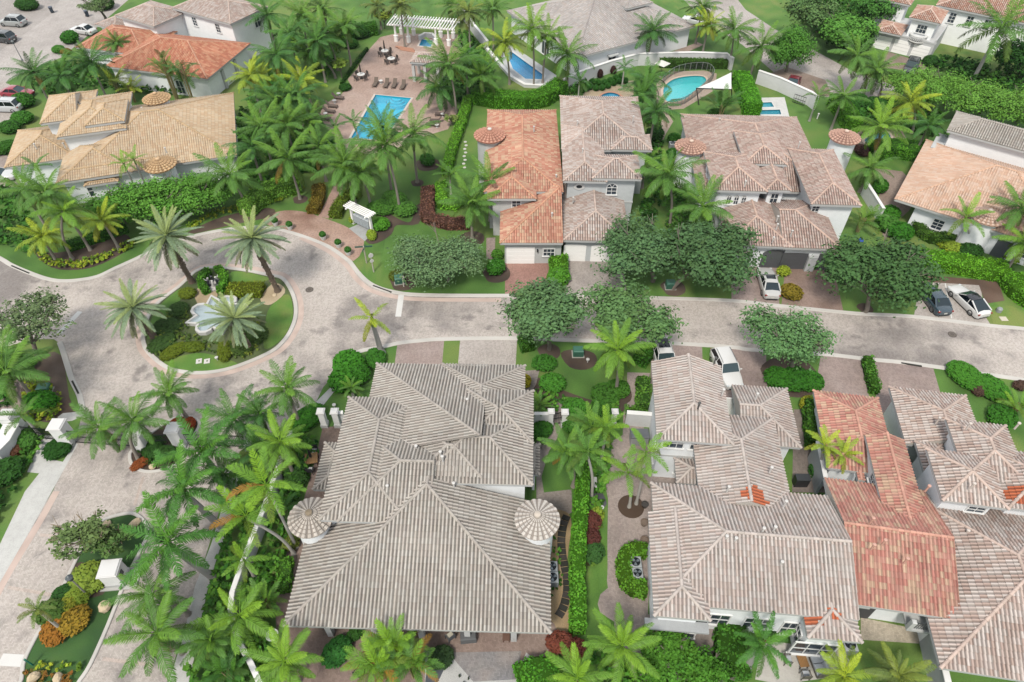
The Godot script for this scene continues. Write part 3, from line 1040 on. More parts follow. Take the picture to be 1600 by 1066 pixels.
	var pl := MB.new(); pl.col = hexc(0xe8e8e2)
	pl.box(Vector3(0, 0.55, 0.503 * L), Vector3(0.32, 0.15, 0.02))
	part("number_plate", pl.mesh(), M.satin, bm)
	return o

func smooth_loft(mb: MB, rings: Array, ends: bool) -> void:
	var m: int = rings.size()
	var q: int = rings[0].size()
	var g := mb.v.size()
	for k in m:
		for j in q:
			var du: Vector3 = rings[k][mini(j + 1, q - 1)] - rings[k][maxi(j - 1, 0)]
			var dv: Vector3 = rings[mini(k + 1, m - 1)][j] - rings[maxi(k - 1, 0)][j]
			var nn := dv.cross(du).normalized()
			mb.v.append(mb.at * rings[k][j]); mb.n.append(mb.at.basis * nn); mb.c.append(mb.col)
	for k in m - 1:
		for j in q - 1:
			var a := g + k * q + j
			mb.i.append(a); mb.i.append(a + 1); mb.i.append(a + q + 1)
			mb.i.append(a); mb.i.append(a + q + 1); mb.i.append(a + q)
	if ends:
		for e in [0, m - 1]:
			for j in range(1, q - 1): mb.tri(rings[e][0], rings[e][j], rings[e][j + 1])

func lounger(label: String, at: Vector2, heading: float, frame: int, cloth: int, group := "sun loungers round the community pool") -> Node3D:
	var o := thing("sun_lounger", label, "sun lounger", v3(at, 0.015), group, -deg_to_rad(heading))     # head towards -z
	var f := MB.new(); f.col = hexc(frame)
	for s in [-0.3, 0.3]: f.box(Vector3(s, 0.3, 0.25), Vector3(0.05, 0.06, 1.4))
	part("frame", f.mesh(), M.plain, o)
	for s in [-0.3, 0.3]:
		for z in [-0.35, 0.85]:
			var l := MB.new(); l.col = hexc(frame)
			l.box(Vector3(s, 0.14, z), Vector3(0.05, 0.28, 0.05))
			part("leg", l.mesh(), M.plain, o)
	var c := MB.new(); c.col = hexc(cloth)
	c.box(Vector3(0, 0.35, 0.3), Vector3(0.6, 0.06, 1.28), 0.0, 0.015)
	part("seat", c.mesh(), M.plain, o)
	c = MB.new(); c.col = hexc(cloth)
	c.at = Transform3D(Basis(Vector3.RIGHT, 0.85), Vector3(0, 0.37, -0.33))
	c.box(Vector3(0, 0.0, -0.36), Vector3(0.6, 0.06, 0.74), 0.0, 0.015)
	part("backrest", c.mesh(), M.plain, o)
	return o

func side_table(label: String, at: Vector2) -> void:
	var o := thing("side_table", label, "table", v3(at, 0.015), "side tables round the community pool")
	var t := MB.new(); t.col = hexc(0xf2f2f0)
	t.lathe(Vector3.ZERO, [[0.0, 0.4], [0.3, 0.4], [0.31, 0.42], [0.3, 0.44], [0.0, 0.44]], 14)
	part("tabletop", t.mesh(), M.satin, o)
	t = MB.new(); t.col = hexc(0xd8d8d6)
	t.lathe(Vector3.ZERO, [[0.2, 0.0], [0.2, 0.02], [0.04, 0.05], [0.04, 0.4]], 10)
	part("pedestal", t.mesh(), M.satin, o)

func dining_set(where: String, at: Vector2) -> void:
	var o := thing("round_table", "round white patio table " + where, "table", v3(at, 0.015), "patio tables on the pool deck")
	var t := MB.new(); t.col = hexc(0xf4f4f2)
	t.lathe(Vector3.ZERO, [[0.0, 0.7], [0.6, 0.7], [0.62, 0.72], [0.6, 0.745], [0.0, 0.75]], 20)
	part("tabletop", t.mesh(), M.satin, o)
	t = MB.new(); t.col = hexc(0x5a544f)
	t.lathe(Vector3.ZERO, [[0.3, 0.0], [0.28, 0.04], [0.06, 0.1], [0.06, 0.7]], 10)
	part("pedestal", t.mesh(), M.plain, o)
	var u := thing("closed_umbrella", "furled dark umbrella standing in the table " + where, "umbrella", v3(at, 0.76), "furled umbrellas on the pool deck")
	t = MB.new(); t.col = hexc(0x4a423c)
	t.lathe(Vector3.ZERO, [[0.03, -0.6], [0.03, 0.35]], 8)
	part("pole", t.mesh(), M.plain, u)
	t = MB.new(); t.col = hexc(0x37312f)
	t.lathe(Vector3.ZERO, [[0.1, 0.3], [0.17, 0.42], [0.12, 0.8], [0.1, 1.2], [0.05, 1.65], [0.0, 1.72]], 9, false)
	part("canopy", t.mesh(), M.plain, u)
	for k in 4:
		var a := PI / 4 + k * PI / 2
		patio_chair("dark chair, %s of the table " % ["lower right", "lower left", "upper left", "upper right"][k] + where, at + Vector2(cos(a), sin(a)) * 0.95, a, 0x5d5652, 0x6f6763, "chairs at the table " + where)

func patio_chair(label: String, at: Vector2, facing: float, frame: int, cloth: int, group: String) -> void:     # sits looking back along its own +x
	var c := thing("patio_chair", label, "chair", v3(at, 0.015), group, -facing)
	var m := MB.new(); m.col = hexc(cloth)
	m.box(Vector3(0, 0.43, 0), Vector3(0.5, 0.09, 0.5), 0.0, 0.02)
	part("seat", m.mesh(), M.plain, c)
	m = MB.new(); m.col = hexc(frame)
	m.box(Vector3(0.25, 0.68, 0), Vector3(0.06, 0.5, 0.52), 0.0, 0.02)
	part("backrest", m.mesh(), M.plain, c)
	for s in [-0.27, 0.27]:
		m = MB.new(); m.col = hexc(frame)
		m.box(Vector3(0.0, 0.63, s), Vector3(0.5, 0.05, 0.05))
		part("armrest", m.mesh(), M.plain, c)
		for x in [-0.22, 0.22]:
			m = MB.new(); m.col = hexc(frame)
			m.box(Vector3(x, 0.3, s), Vector3(0.045, 0.6, 0.045))
			part("leg", m.mesh(), M.plain, c)

func air_conditioner(label: String, at: Vector2, s := 0.85) -> void:
	var o := thing("air_conditioner", label, "air conditioner", v3(at, 0.02), "outdoor air conditioning units")
	var m := MB.new(); m.col = hexc(0xb9bfc2)
	m.box(Vector3(0, 0.42, 0), Vector3(s, 0.84, s), 0.0, 0.03)
	part("casing", m.mesh(), M.satin, o)
	m = MB.new(); m.col = hexc(0x8c9397)
	for k in 9:
		for sd in [-1.0, 1.0]:
			m.box(Vector3(0, 0.1 + k * 0.08, sd * (s / 2 + 0.006)), Vector3(s * 0.86, 0.03, 0.016)); m.box(Vector3(sd * (s / 2 + 0.006), 0.1 + k * 0.08, 0), Vector3(0.016, 0.03, s * 0.86))
	part("louvres", m.mesh(), M.satin, o)
	m = MB.new(); m.col = hexc(0x2e3337)
	m.lathe(Vector3.ZERO, [[s * 0.4, 0.843], [s * 0.4, 0.875], [s * 0.37, 0.88], [s * 0.37, 0.85], [0.0, 0.85]], 22)
	var g := part("fan_grille", m.mesh(), M.metal, o)
	for k in 3:
		m = MB.new(); m.col = hexc(0xa9b4bb)
		m.at = Transform3D(Basis(Vector3.UP, k * TAU / 3 + 0.4), Vector3(0, 0.86, 0))
		m.quad(Vector3(0.03, 0.0, -0.04), Vector3(s * 0.34, 0.0, -0.13), Vector3(s * 0.34, 0.015, 0.12), Vector3(0.03, 0.012, 0.05))
		part("fan_blade", m.mesh(), M.metal, g)
	m = MB.new(); m.col = hexc(0x3c4246)
	for k in 10: m.beam(Vector3(0, 0.885, 0), Vector3(cos(k * TAU / 10) * s * 0.38, 0.885, sin(k * TAU / 10) * s * 0.38), 0.012, 0.012)
	part("wire_guard", m.mesh(), M.metal, g)

func planter(label: String, at: Vector2, r: float, pot: int, plant: int) -> void:
	var o := thing("planter_pot", label, "planter", v3(at, 0.015), "planter pots")
	var m := MB.new(); m.col = hexc(pot)
	m.lathe(Vector3.ZERO, [[0.0, 0.0], [r * 0.7, 0.0], [r, r * 1.3], [r * 1.06, r * 1.32], [r * 1.06, r * 1.5], [r * 0.9, r * 1.5], [r * 0.86, r * 1.3], [0.0, r * 1.3]], 16)
	part("pot", m.mesh(), M.satin, o)
	if plant:
		var c := part("plant", dome_mesh(1, 260, 0.22, 0.1), leaf_material(plant), o, Vector3(0, r * 1.9, 0))
		c.scale = Vector3(r * 1.1, r * 1.1, r * 1.1)

func utility_box(label: String, at: Vector2, turn := 0.0) -> void:
	var o := thing("utility_box", label, "utility box", v3(at), "green utility boxes", turn)
	var m := MB.new(); m.col = hexc(0x4c8573)
	m.box(Vector3(0, 0.42, 0), Vector3(1.0, 0.84, 0.8), 0.0, 0.06)
	part("cabinet", m.mesh(), M.satin, o)
	m = MB.new(); m.col = hexc(0x427464)
	m.box(Vector3(0, 0.36, 0.405), Vector3(0.86, 0.62, 0.03)); m.box(Vector3(0.3, 0.4, 0.43), Vector3(0.06, 0.14, 0.04))
	part("door", m.mesh(), M.satin, o)
	m = MB.new(); m.col = hexc(0xb9b6b0)
	m.box(Vector3(0, 0.03, 0), Vector3(1.2, 0.1, 1.0))
	part("concrete_base", m.mesh(), M.stone, o)

func wall_run(label: String, pts: Array, h: float, w := 0.25, col := 0xeef0f1, called := "garden_wall") -> Node3D:
	var p := pv(pts)
	var o := thing(called, label, "wall", v3(p[0]), "white garden walls")
	var q := PackedVector2Array()
	for k in p: q.append(k - p[0])
	var mb := strip(q, w, h, false, 0.0, 0.02)
	for k in mb.c.size(): mb.c[k] = hexc(col) * 1.15
	part("wall", mb.mesh(), M.wall, o)
	mb = strip(q, w + 0.12, 0.1, false, h - 0.01, 0.03)
	for k in mb.c.size(): mb.c[k] = hexc(0xf6f6f5) * 1.2
	part("coping", mb.mesh(), M.plaster, o)
	return o

func pillar(label: String, at: Vector2, s: float, h: float, turn := 0.0) -> Node3D:
	var o := thing("gate_pillar", label, "pillar", v3(at), "white pillars", turn)
	var m := MB.new(); m.col = hexc(0xf0f1f1) * 1.35
	m.box(Vector3(0, h / 2, 0), Vector3(s, h, s))
	part("shaft", m.mesh(), M.wall, o)
	m = MB.new(); m.col = hexc(0xe4e6e6)
	m.box(Vector3(0, 0.2, 0), Vector3(s + 0.12, 0.4, s + 0.12))
	part("base", m.mesh(), M.wall, o)
	m = MB.new(); m.col = hexc(0xf8f8f8)
	m.box(Vector3(0, h + 0.06, 0), Vector3(s + 0.2, 0.12, s + 0.2), 0.0, 0.03); m.box(Vector3(0, h + 0.16, 0), Vector3(s + 0.06, 0.1, s + 0.06), 0.0, 0.04)
	part("cap", m.mesh(), M.plaster, o)
	return o

# a metal gate or railing of single bars between two points
func bar_gate(called: String, label: String, a: Vector2, b: Vector2, h: float, col: int, gap := 0.16, category := "gate") -> void:
	var o := thing(called, label, category, v3(a), "")
	var d := v3(b - a)
	var m := MB.new(); m.col = hexc(col)
	for y in [0.12, h * 0.55, h]: m.beam(Vector3(0, y, 0), d + Vector3(0, y, 0), 0.06, 0.06)
	part("rails", m.mesh(), M.metal, o)
	m = MB.new(); m.col = hexc(col)
	var n := int(d.length() / gap)
	for k in n + 1:
		var p := d * (float(k) / n)
		m.beam(p + Vector3(0, 0.05, 0), p + Vector3(0.001, h + 0.06, 0), 0.03, 0.03)
	part("bars", m.mesh(), M.metal, o).set_meta("kind", "stuff")

func lamp_post(label: String, at: Vector2, h: float, col: int, turn := 0.0) -> void:
	var o := thing("lamp_post", label, "lamp post", v3(at), "lamp posts", turn)
	var m := MB.new(); m.col = hexc(col)
	m.lathe(Vector3.ZERO, [[0.16, 0.0], [0.14, 0.3], [0.07, 0.45], [0.05, h - 0.3]], 10)
	part("pole", m.mesh(), M.satin, o)
	m = MB.new(); m.col = hexc(0x5c656c)
	m.lathe(Vector3(0, h - 0.3, 0), [[0.06, 0.0], [0.16, 0.08], [0.2, 0.42], [0.27, 0.44], [0.1, 0.62], [0.0, 0.68]], 8, false)
	part("lantern", m.mesh(), M.satin, o)

func bin(label: String, at: Vector2, turn: float) -> void:
	var o := thing("wheeled_bin", label, "bin", v3(at, 0.01), "wheeled bins at the top left", turn)
	var m := MB.new(); m.col = hexc(0x3f4c5a)
	m.quad(Vector3(-0.24, 0.1, -0.26), Vector3(0.24, 0.1, -0.26), Vector3(0.3, 1.0, -0.36), Vector3(-0.3, 1.0, -0.36)); m.quad(Vector3(0.24, 0.1, 0.26), Vector3(-0.24, 0.1, 0.26), Vector3(-0.3, 1.0, 0.36), Vector3(0.3, 1.0, 0.36))
	m.quad(Vector3(-0.24, 0.1, 0.26), Vector3(-0.24, 0.1, -0.26), Vector3(-0.3, 1.0, -0.36), Vector3(-0.3, 1.0, 0.36)); m.quad(Vector3(0.24, 0.1, -0.26), Vector3(0.24, 0.1, 0.26), Vector3(0.3, 1.0, 0.36), Vector3(0.3, 1.0, -0.36))
	part("body", m.mesh(), M.satin, o)
	m = MB.new(); m.col = hexc(0x4a5868)
	m.box(Vector3(0, 1.03, 0), Vector3(0.66, 0.07, 0.78), 0.0, 0.025)
	part("lid", m.mesh(), M.satin, o)
	for s in [-0.27, 0.27]:
		m = MB.new(); m.col = hexc(0x2a2a2a)
		m.at = Transform3D(Basis(Vector3.BACK, PI / 2), Vector3(s + 0.03, 0.12, -0.28))
		m.lathe(Vector3.ZERO, [[0.0, 0.0], [0.12, 0.0], [0.12, 0.06], [0.0, 0.06]], 10)
		part("wheel", m.mesh(), M.rubber, o)

func boulder(label: String, at: Vector2, r: Vector3, salt: int) -> void:
	var m := MB.new(); m.col = hexc(0xe3cfae)
	var rows := 6; var cols := 9
	var pt := func(i: int, j: int) -> Vector3:
		var a := TAU * (j % cols) / cols; var b := PI * i / rows - PI / 2
		var q := 1.0 + 0.22 * fine.get_noise_3d(cos(a) * 4.0 + salt * 9.0, sin(b) * 4.0, sin(a) * 4.0)
		return Vector3(cos(a) * cos(b) * r.x, sin(b) * r.y, sin(a) * cos(b) * r.z) * q * 0.8
	for i in rows:
		for j in cols: m.quad(pt.call(i, j), pt.call(i, j + 1), pt.call(i + 1, j + 1), pt.call(i + 1, j))
	var o := part(numbered("boulder"), m.mesh(), M.stone, self, v3(at, r.y * 0.5), salt)
	tag(o, label, "boulder", "pale boulders on the entrance island")

func flat_disc(called: String, label: String, at: Vector2, r: float, col: int, category: String, y := 0.016) -> void:
	var m := MB.new(); m.col = hexc(col)
	m.lathe(Vector3.ZERO, [[r, 0.0], [r, 0.012], [r * 0.9, 0.014], [0.0, 0.014]], 22)
	m.col = Color(m.col.r * 1.5, m.col.g * 1.5, m.col.b * 1.5)
	m.lathe(Vector3.ZERO, [[r * 0.7, 0.016], [r * 0.5, 0.017]], 22)
	tag(part(numbered(called), m.mesh(), M.stone, self, v3(at, y)), label, category)

# ================================================================ the scene
func _ready() -> void:
	rng.seed = 20250611
	blotch.seed = 5; blotch.frequency = 0.045; blotch.fractal_octaves = 4
	fine.seed = 9; fine.frequency = 0.32; fine.fractal_octaves = 3
	# camera, sky, sun, exposure
	var cam := Camera3D.new()
	cam.name = "camera"
	add_child(cam)
	cam.position = Vector3(0, 49, 0)
	cam.rotation_degrees = Vector3(-46.5, 0, 0)
	cam.fov = 53.09
	cam.far = 1500.0
	cam.current = true
	var we := WorldEnvironment.new()
	we.name = "world_environment"
	var env := Environment.new()
	env.background_mode = Environment.BG_SKY
	var sky := Sky.new()
	var sm := ProceduralSkyMaterial.new()
	sm.sky_top_color = Color(0.68, 0.695, 0.715)
	sm.sky_horizon_color = Color(0.72, 0.725, 0.73)
	sm.sky_curve = 0.3
	sm.ground_bottom_color = Color(0.3, 0.32, 0.28)
	sm.ground_horizon_color = Color(0.7, 0.72, 0.73)
	sky.sky_material = sm
	env.sky = sky
	env.tonemap_mode = Environment.TONE_MAPPER_LINEAR
	env.tonemap_exposure = 2.6
	env.sdfgi_enabled = true
	env.ssao_enabled = true
	env.ssil_enabled = true
	env.fog_enabled = true
	env.fog_density = 0.00006
	env.fog_light_color = Color(0.86, 0.89, 0.93)
	we.environment = env
	add_child(we)
	var sun := DirectionalLight3D.new()
	sun.name = "sun"
	sun.light_energy = 0.5
	sun.light_color = Color(1.0, 0.97, 0.92)
	sun.light_angular_distance = 10.0
	sun.shadow_enabled = true
	sun.rotation_degrees = Vector3(-56, -22, 0)
	add_child(sun)
	# materials
	M.plaster = vmat(0.85)
	M.wall = with_texture(vmat(0.9), speckle_texture(0.9, 1.03, [0.02, 0.1]), 1.0)
	M.wall.uv1_triplanar = true
	M.wall.uv1_scale = Vector3(0.3, 0.3, 0.3)
	M.tile = vmat(0.88)
	M.white = vmat(0.5)
	M.satin = vmat(0.45)
	M.bark = vmat(0.95)
	M.leafy = vmat(0.75)
	M.leafy.metallic_specular = 0.2
	M.leafy.backlight_enabled = true
	M.leafy.backlight = Color(0.05, 0.08, 0.02)
	M.glass = vmat(0.06)
	M.glass.metallic = 0.35
	M.metal = vmat(0.4)
	M.metal.metallic = 0.6
	M.paint = vmat(0.22)
	M.paint.clearcoat_enabled = true
	M.paint.clearcoat = 0.8
	M.paint.clearcoat_roughness = 0.08
	M.rubber = vmat(0.85)
	M.stone = vmat(0.9)
	var pavers := paver_texture()
	M.road = with_texture(vmat(0.9), pavers)
	M.paver = with_texture(vmat(0.88), pavers)
	M.lawn = with_texture(vmat(0.95), speckle_texture(0.62, 1.25, [0.05, 0.2, 0.45]))
	M.soil = with_texture(vmat(0.97), speckle_texture(0.5, 1.4, [0.08, 0.3]))
	M.concrete = with_texture(vmat(0.9), speckle_texture(0.85, 1.08, [0.03, 0.15]))
	M.plain = vmat(0.8)
	setting()
	houses()
	planting()
	objects()

const ROAD_UV := 0.15625     # one texture tile covers 6.4 m

func paved(called: String, label: String, pts: Array, y: float, look: Array, curve := false, mat: Material = null) -> void:
	var p := soft(pv(pts), true, 3) if curve else pv(pts)
	ground_piece(called, sheet(p, y, 1.1, paint_noise(hexc(look[0]), hexc(look[1]), hexc(look[2]), look[3] if look.size() > 3 else 1.4), ROAD_UV), mat if mat else M.paver, label)

func lawn(label: String, pts: Array, curve := true, y := 0.02) -> void:
	var p := soft(pv(pts), true, 4) if curve else pv(pts)
	ground_piece("lawn", sheet(p, y, 0.9, paint_noise(hexc(0x72a244), hexc(0x568232), hexc(0x96a656), 1.8), 0.5), M.lawn, label)

func bed(label: String, pts: Array, curve := true, y := 0.012, look := [0x6b5a4e, 0x4c4038, 0x86766a]) -> void:
	var p := soft(pv(pts), true, 3) if curve else pv(pts)
	ground_piece("planting_bed", sheet(p, y, 0.8, paint_noise(hexc(look[0]), hexc(look[1]), hexc(look[2]), 1.6), 0.6), M.soil, label)

func kerb(label: String, pts: Array, w := 0.5, h := 0.07, closed := false, curve := true) -> void:
	var p := soft(pv(pts), closed, 4) if curve else pv(pts)
	var mb := strip(p, w, h, closed)
	for k in mb.c.size():
		var q := 1.0 + 0.2 * fine.get_noise_2d(mb.v[k].x, mb.v[k].z)
		var c := hexc(0xe0dcd6)
		mb.c[k] = Color(c.r * q, c.g * q, c.b * q)
	ground_piece("kerb", mb.mesh(), M.stone, label)

func paint_line(a: Vector2, b: Vector2, w: float, y := 0.02) -> void:
	var s := (b - a).normalized().orthogonal() * w / 2.0
	var p := PackedVector2Array([a - s, b - s, b + s, a + s])
	ground_piece("road_marking", sheet(p, y, 0.4, paint_noise(hexc(0xf2f1ee), hexc(0xd8d5d0), hexc(0xf8f8f6), 1.0)), M.plain)

# a swimming pool sunk into the ground: basin, coping, water; its outline is cut out of every sheet
func pool(label: String, p: PackedVector2Array, deep: float, basin: int, coping: int, steps := []) -> Node3D:
	var at := p[0]
	var o := thing("swimming_pool", label, "swimming pool", v3(at))
	var q := PackedVector2Array()
	for k in p: q.append(k - at)
	var m := q.size()
	var mb := MB.new()
	mb.col = hexc(basin) * 1.4
	var idx := Geometry2D.triangulate_polygon(q)
	for k in range(0, idx.size(), 3): mb.tri(v3(q[idx[k]], -deep), v3(q[idx[k + 1]], -deep), v3(q[idx[k + 2]], -deep))
	for k in m: mb.quad(v3(q[k], 0.0), v3(q[(k + 1) % m], 0.0), v3(q[(k + 1) % m], -deep), v3(q[k], -deep))
	for s in steps:        # curved steps: [centre, radius, top height] with an edge tile line
		for ring in 3:
			mb.col = hexc(basin) * 1.4
			mb.lathe(v3(s[0] - at), [[s[1] - ring * 0.42, -deep], [s[1] - ring * 0.42, -0.85 + ring * 0.25], [0.0, -0.85 + ring * 0.25]], 24)
			mb.col = hexc(0x1c6f86)
			mb.lathe(v3(s[0] - at), [[s[1] - ring * 0.42, -0.845 + ring * 0.25], [s[1] - ring * 0.42 - 0.1, -0.84 + ring * 0.25]], 24)
	part("basin", mb.mesh(), M.plain, o)
	var w := MB.new()
	w.col = Color(0.02, 0.45, 0.6)
	for k in range(0, idx.size(), 3): w.tri(v3(q[idx[k]], -0.12), v3(q[idx[k + 1]], -0.12), v3(q[idx[k + 2]], -0.12))
	if not M.has("water"):
		var wm := StandardMaterial3D.new()
		wm.albedo_color = Color(0.1, 0.7, 0.85, 0.2)
		wm.transparency = BaseMaterial3D.TRANSPARENCY_ALPHA
		wm.roughness = 0.04
		var rip := FastNoiseLite.new()
		rip.seed = 3; rip.frequency = 0.03
		var ri := rip.get_seamless_image(256, 256)
		ri.bump_map_to_normal_map(6.0)
		wm.normal_enabled = true
		wm.normal_texture = ImageTexture.create_from_image(ri)
		wm.normal_scale = 0.25
		wm.uv1_triplanar = true
		wm.uv1_scale = Vector3(0.3, 0.3, 0.3)
		M.water = wm
	part("water", w.mesh(), M.water, o)
	var c := strip(PackedVector2Array(Array(q)), 0.36, 0.05, true, 0.0, 0.02)
	for k in c.c.size(): c.c[k] = hexc(coping)
	part("coping", c.mesh(), M.stone, o)
	return o

func road_paint(p: Vector2) -> Color:      # weathered pavers: blotches, tyre wear along the street, small oil spots
	var t := blotch.get_noise_2d(p.x, p.y) * 1.3 + fine.get_noise_2d(p.x, p.y) * 0.7
	if p.x > -18.0: t += blotch.get_noise_2d(p.x * 0.4, (p.y - p.x * 0.06) * 3.2 + 50.0) * 1.1
	else: t += blotch.get_noise_2d(p.x * 2.6 + 80.0, p.y * 0.6) * 0.8
	var spot := fine.get_noise_2d(p.x * 1.1 + 300.0, p.y * 1.1)
	if spot < -0.42: t -= 0.8
	t = clampf(t, -1.0, 1.0)
	return hexc(0xdad1ca).lerp(hexc(0xa49d9a), -t) if t < 0.0 else hexc(0xdad1ca).lerp(hexc(0xe4dbd4), t)

func setting() -> void:
	# pools first, so that their outlines are cut from the sheets
	var main_pool := pv([-20.67, -97.68, -14.9, -96.58, -17.41, -84.44, -22.37, -85.01])
	var spa := pv([-15.49, -117.5, -13.27, -116.98, -13.48, -114.2, -15.77, -114.7])
	var kidney := soft(pv([23.1, -100.06, 25.11, -102.82, 27.9, -103.91, 30.06, -103.69, 30.18, -101.75, 28.23, -99.23, 26.66, -97, 24.85, -95.41, 23.12, -95.21, 22.6, -96.8]), true, 3)
	var blue_pool := pv([-1.05, -111.74, 0, -112.71, 5.22, -103.91, 4.77, -102.39, 1.99, -102.6, 0, -106.13])
	var round_pool := soft(pv([13.15, -97.2, 14.52, -98.41, 15.93, -98, 16.62, -96.4, 16.25, -94.83, 13.23, -94.83]), true, 3)
	var stepped_a := pv([36, -95.21, 38.51, -95.41, 38.53, -93.67, 35.57, -93.48])
	var stepped_b := pv([35.46, -93, 39.15, -93.19, 38.94, -91.41, 35.07, -91.41])
	var corner_pool := soft(pv([48.58, -85.03, 51.06, -86.74, 52.63, -86.4, 51.68, -83.69, 49.4, -82.7, 48.19, -83.69]), true, 3)
	pools = [main_pool, spa, kidney, blue_pool, round_pool, stepped_a, stepped_b, corner_pool]
	pool("large turquoise rectangular swimming pool on the salmon paver deck", main_pool, 1.3, 0x06bcdc, 0xe6dcd2, [[(main_pool[0] * 0.42 + main_pool[1] * 0.58), 1.65]])
	pool("small square blue spa under the white pergola", spa, 0.9, 0x2fa5d6, 0xe8e4de)
	pool("kidney shaped pale turquoise pool behind a mesh safety fence", kidney, 1.3, 0x5fd0c8, 0xe0c9b8)
	pool("deep blue garden pool beside the big grey roofed house", blue_pool, 1.4, 0x1098d8, 0xe9ecee)
	pool("small round blue pool with brick edge behind the twin house", round_pool, 1.2, 0x3a9ac4, 0xcf9f86)
	pool("upper basin of the stepped white edged pool", stepped_a, 0.9, 0x5fb9c8, 0xf2f2f0)
	pool("lower basin of the stepped white edged pool", stepped_b, 1.2, 0x2f9db0, 0xf2f2f0)
	pool("blue pool half hidden by palms beside the peach roofed house", corner_pool, 1.3, 0x2fb0cc, 0xdac6b6)

	# the ground: one sheet out to the horizon, finely divided where the photograph shows it
	var near := pv([-125, -165, 125, -165, 125, 8, -125, 8])
	ground_piece("ground", sheet(near, 0.0, 2.2, paint_noise(hexc(0x6b9a42), hexc(0x4e7a30), hexc(0x8ea254), 1.8), 0.5), M.lawn, "green grass ground of the whole estate")
	for q in [[-900, -900, 900, -900, 900, -165, -900, -165], [-900, 8, 900, 8, 900, 900, -900, 900], [-900, -165, -125, -165, -125, 8, -900, 8], [125, -165, 900, -165, 900, 8, 125, 8]]:
		ground_piece("ground", sheet(pv(q), 0.0, 60.0, paint_noise(hexc(0x6b9a42), hexc(0x4e7a30), hexc(0x8ea254), 1.8), 0.5), M.lawn)

	# the road with its roundabout
	var road := pv([-63.55, -62.9, -57.21, -59.22, -55.44, -58.11, -53.09, -56.93, -50.63, -55.87, -48.84, -55.45, -46.95, -55.56, -45.07, -56.18, -43.68, -57.57, -42.08, -59.11, -40.65, -60.68, -38.92, -62.19, -36.39, -63.5, -33.14, -64.59, -30.09, -64.96, -27.7, -64.71, -24.73, -63.5, -20.92, -61.37, -18.09, -58.77, -16.52, -56.4, -14.89, -54.73, -12.64, -53.71, -11.26, -53.51, -9.54, -53.21, -1.15, -53.11, 7.24, -53.21, 12.14, -52.92, 15.55, -52.72, 23, -52.32, 27.76, -51.55, 31.34, -51.07, 35.41, -50.4, 41.15, -49.93, 48.26, -48.64, 51.52, -48.19, 57.34, -47.11, 53.42, -40.36, 48.04, -41.45, 41.07, -42.97, 37.21, -43.7, 34.56, -44.03, 30.45, -44.7, 23.39, -45.29, 21.71, -45.63, 15.96, -46.15, 6.08, -46.59, -0.38, -46.85, -6.6, -46.76, -9.31, -46.5, -11.36, -46.15, -13.1, -45.55, -14.79, -45.12, -16, -43.78, -16.85, -42, -17.55, -40.59, -17.89, -38.71, -18.35, -37.25, -20.16, -35.15, -22.22, -34.48, -23.34, -33.48, -23.7, -31.87, -23.45, -28.24, -23.32, -23.36, -23.18, -19.95, -23.11, -14.94, -22.88, -12.84, -35.77, -12.84, -38.17, -18.81, -38.06, -22.1, -37.6, -29.65, -37.94, -34.48, -38.63, -37.61, -39.79, -39.6, -41.35, -41.53, -42.56, -43.29, -43.86, -45.21, -44.6, -46.15, -45.45, -46.76, -47.61, -46.76, -50.11, -45.46, -53.17, -44.2])
	ground_piece("road", sheet(road, 0.008, 0.8, road_paint, ROAD_UV), M.road, "pale pinkish grey herringbone paver road with its roundabout")
	kerb("kerb along the north side of the road by the palms", [-63.55, -62.9, -57.21, -59.22, -55.44, -58.11, -53.09, -56.93, -50.63, -55.87, -48.84, -55.45, -46.95, -55.56, -45.07, -56.18, -43.68, -57.57, -42.08, -59.11, -40.65, -60.68, -38.92, -62.19, -36.39, -63.5, -33.14, -64.59, -30.09, -64.96, -27.7, -64.71])
	kerb("flush pale edge of the brick forecourt", [-27.7, -64.71, -24.73, -63.5, -20.92, -61.37, -18.09, -58.77], 0.5, 0.035)
	kerb("kerb along the north side of the street", [-18.09, -58.77, -16.52, -56.4, -14.89, -54.73, -12.64, -53.71, -9.54, -53.21, -1.15, -53.11, 7.24, -53.21, 12.14, -52.92, 15.55, -52.72, 23, -52.32, 27.76, -51.55, 35.41, -50.4, 41.15, -49.93, 48.26, -48.64, 51.52, -48.19, 57.34, -47.11])
	kerb("kerb along the south side of the street", [-16.85, -42, -16, -43.78, -14.79, -45.12, -13.1, -45.55, -11.36, -46.15, -9.31, -46.5, -6.6, -46.76, -0.38, -46.85, 6.08, -46.59, 15.96, -46.15, 21.71, -45.63, 23.39, -45.29, 30.45, -44.7, 34.56, -44.03, 37.21, -43.7, 41.07, -42.97, 48.04, -41.45, 53.42, -40.36])
	kerb("kerb at the west bend of the entrance", [-44.68, -46.33, -43.86, -45.21, -42.56, -43.29, -41.35, -41.53, -39.79, -39.6, -38.76, -37.9])
	# dark storm drain slots in the kerb
	for s in [[17,415,48,429],[583,447,612,457.5],[112,595,124,617],[1405,566.5,1440,571.5]]: pass
	paint_line(Vector2(-44.56, -50.69), Vector2(-45.29, -47.38), 0.55)
	paint_line(Vector2(-11.7, -53.21), Vector2(-11.66, -49.93), 0.6)
	paint_line(Vector2(-35.1, -16.38), Vector2(-33.44, -16.29), 0.8)
	paint_line(Vector2(46.59, -55.04), Vector2(44.89, -49.65), 0.12, 0.03)
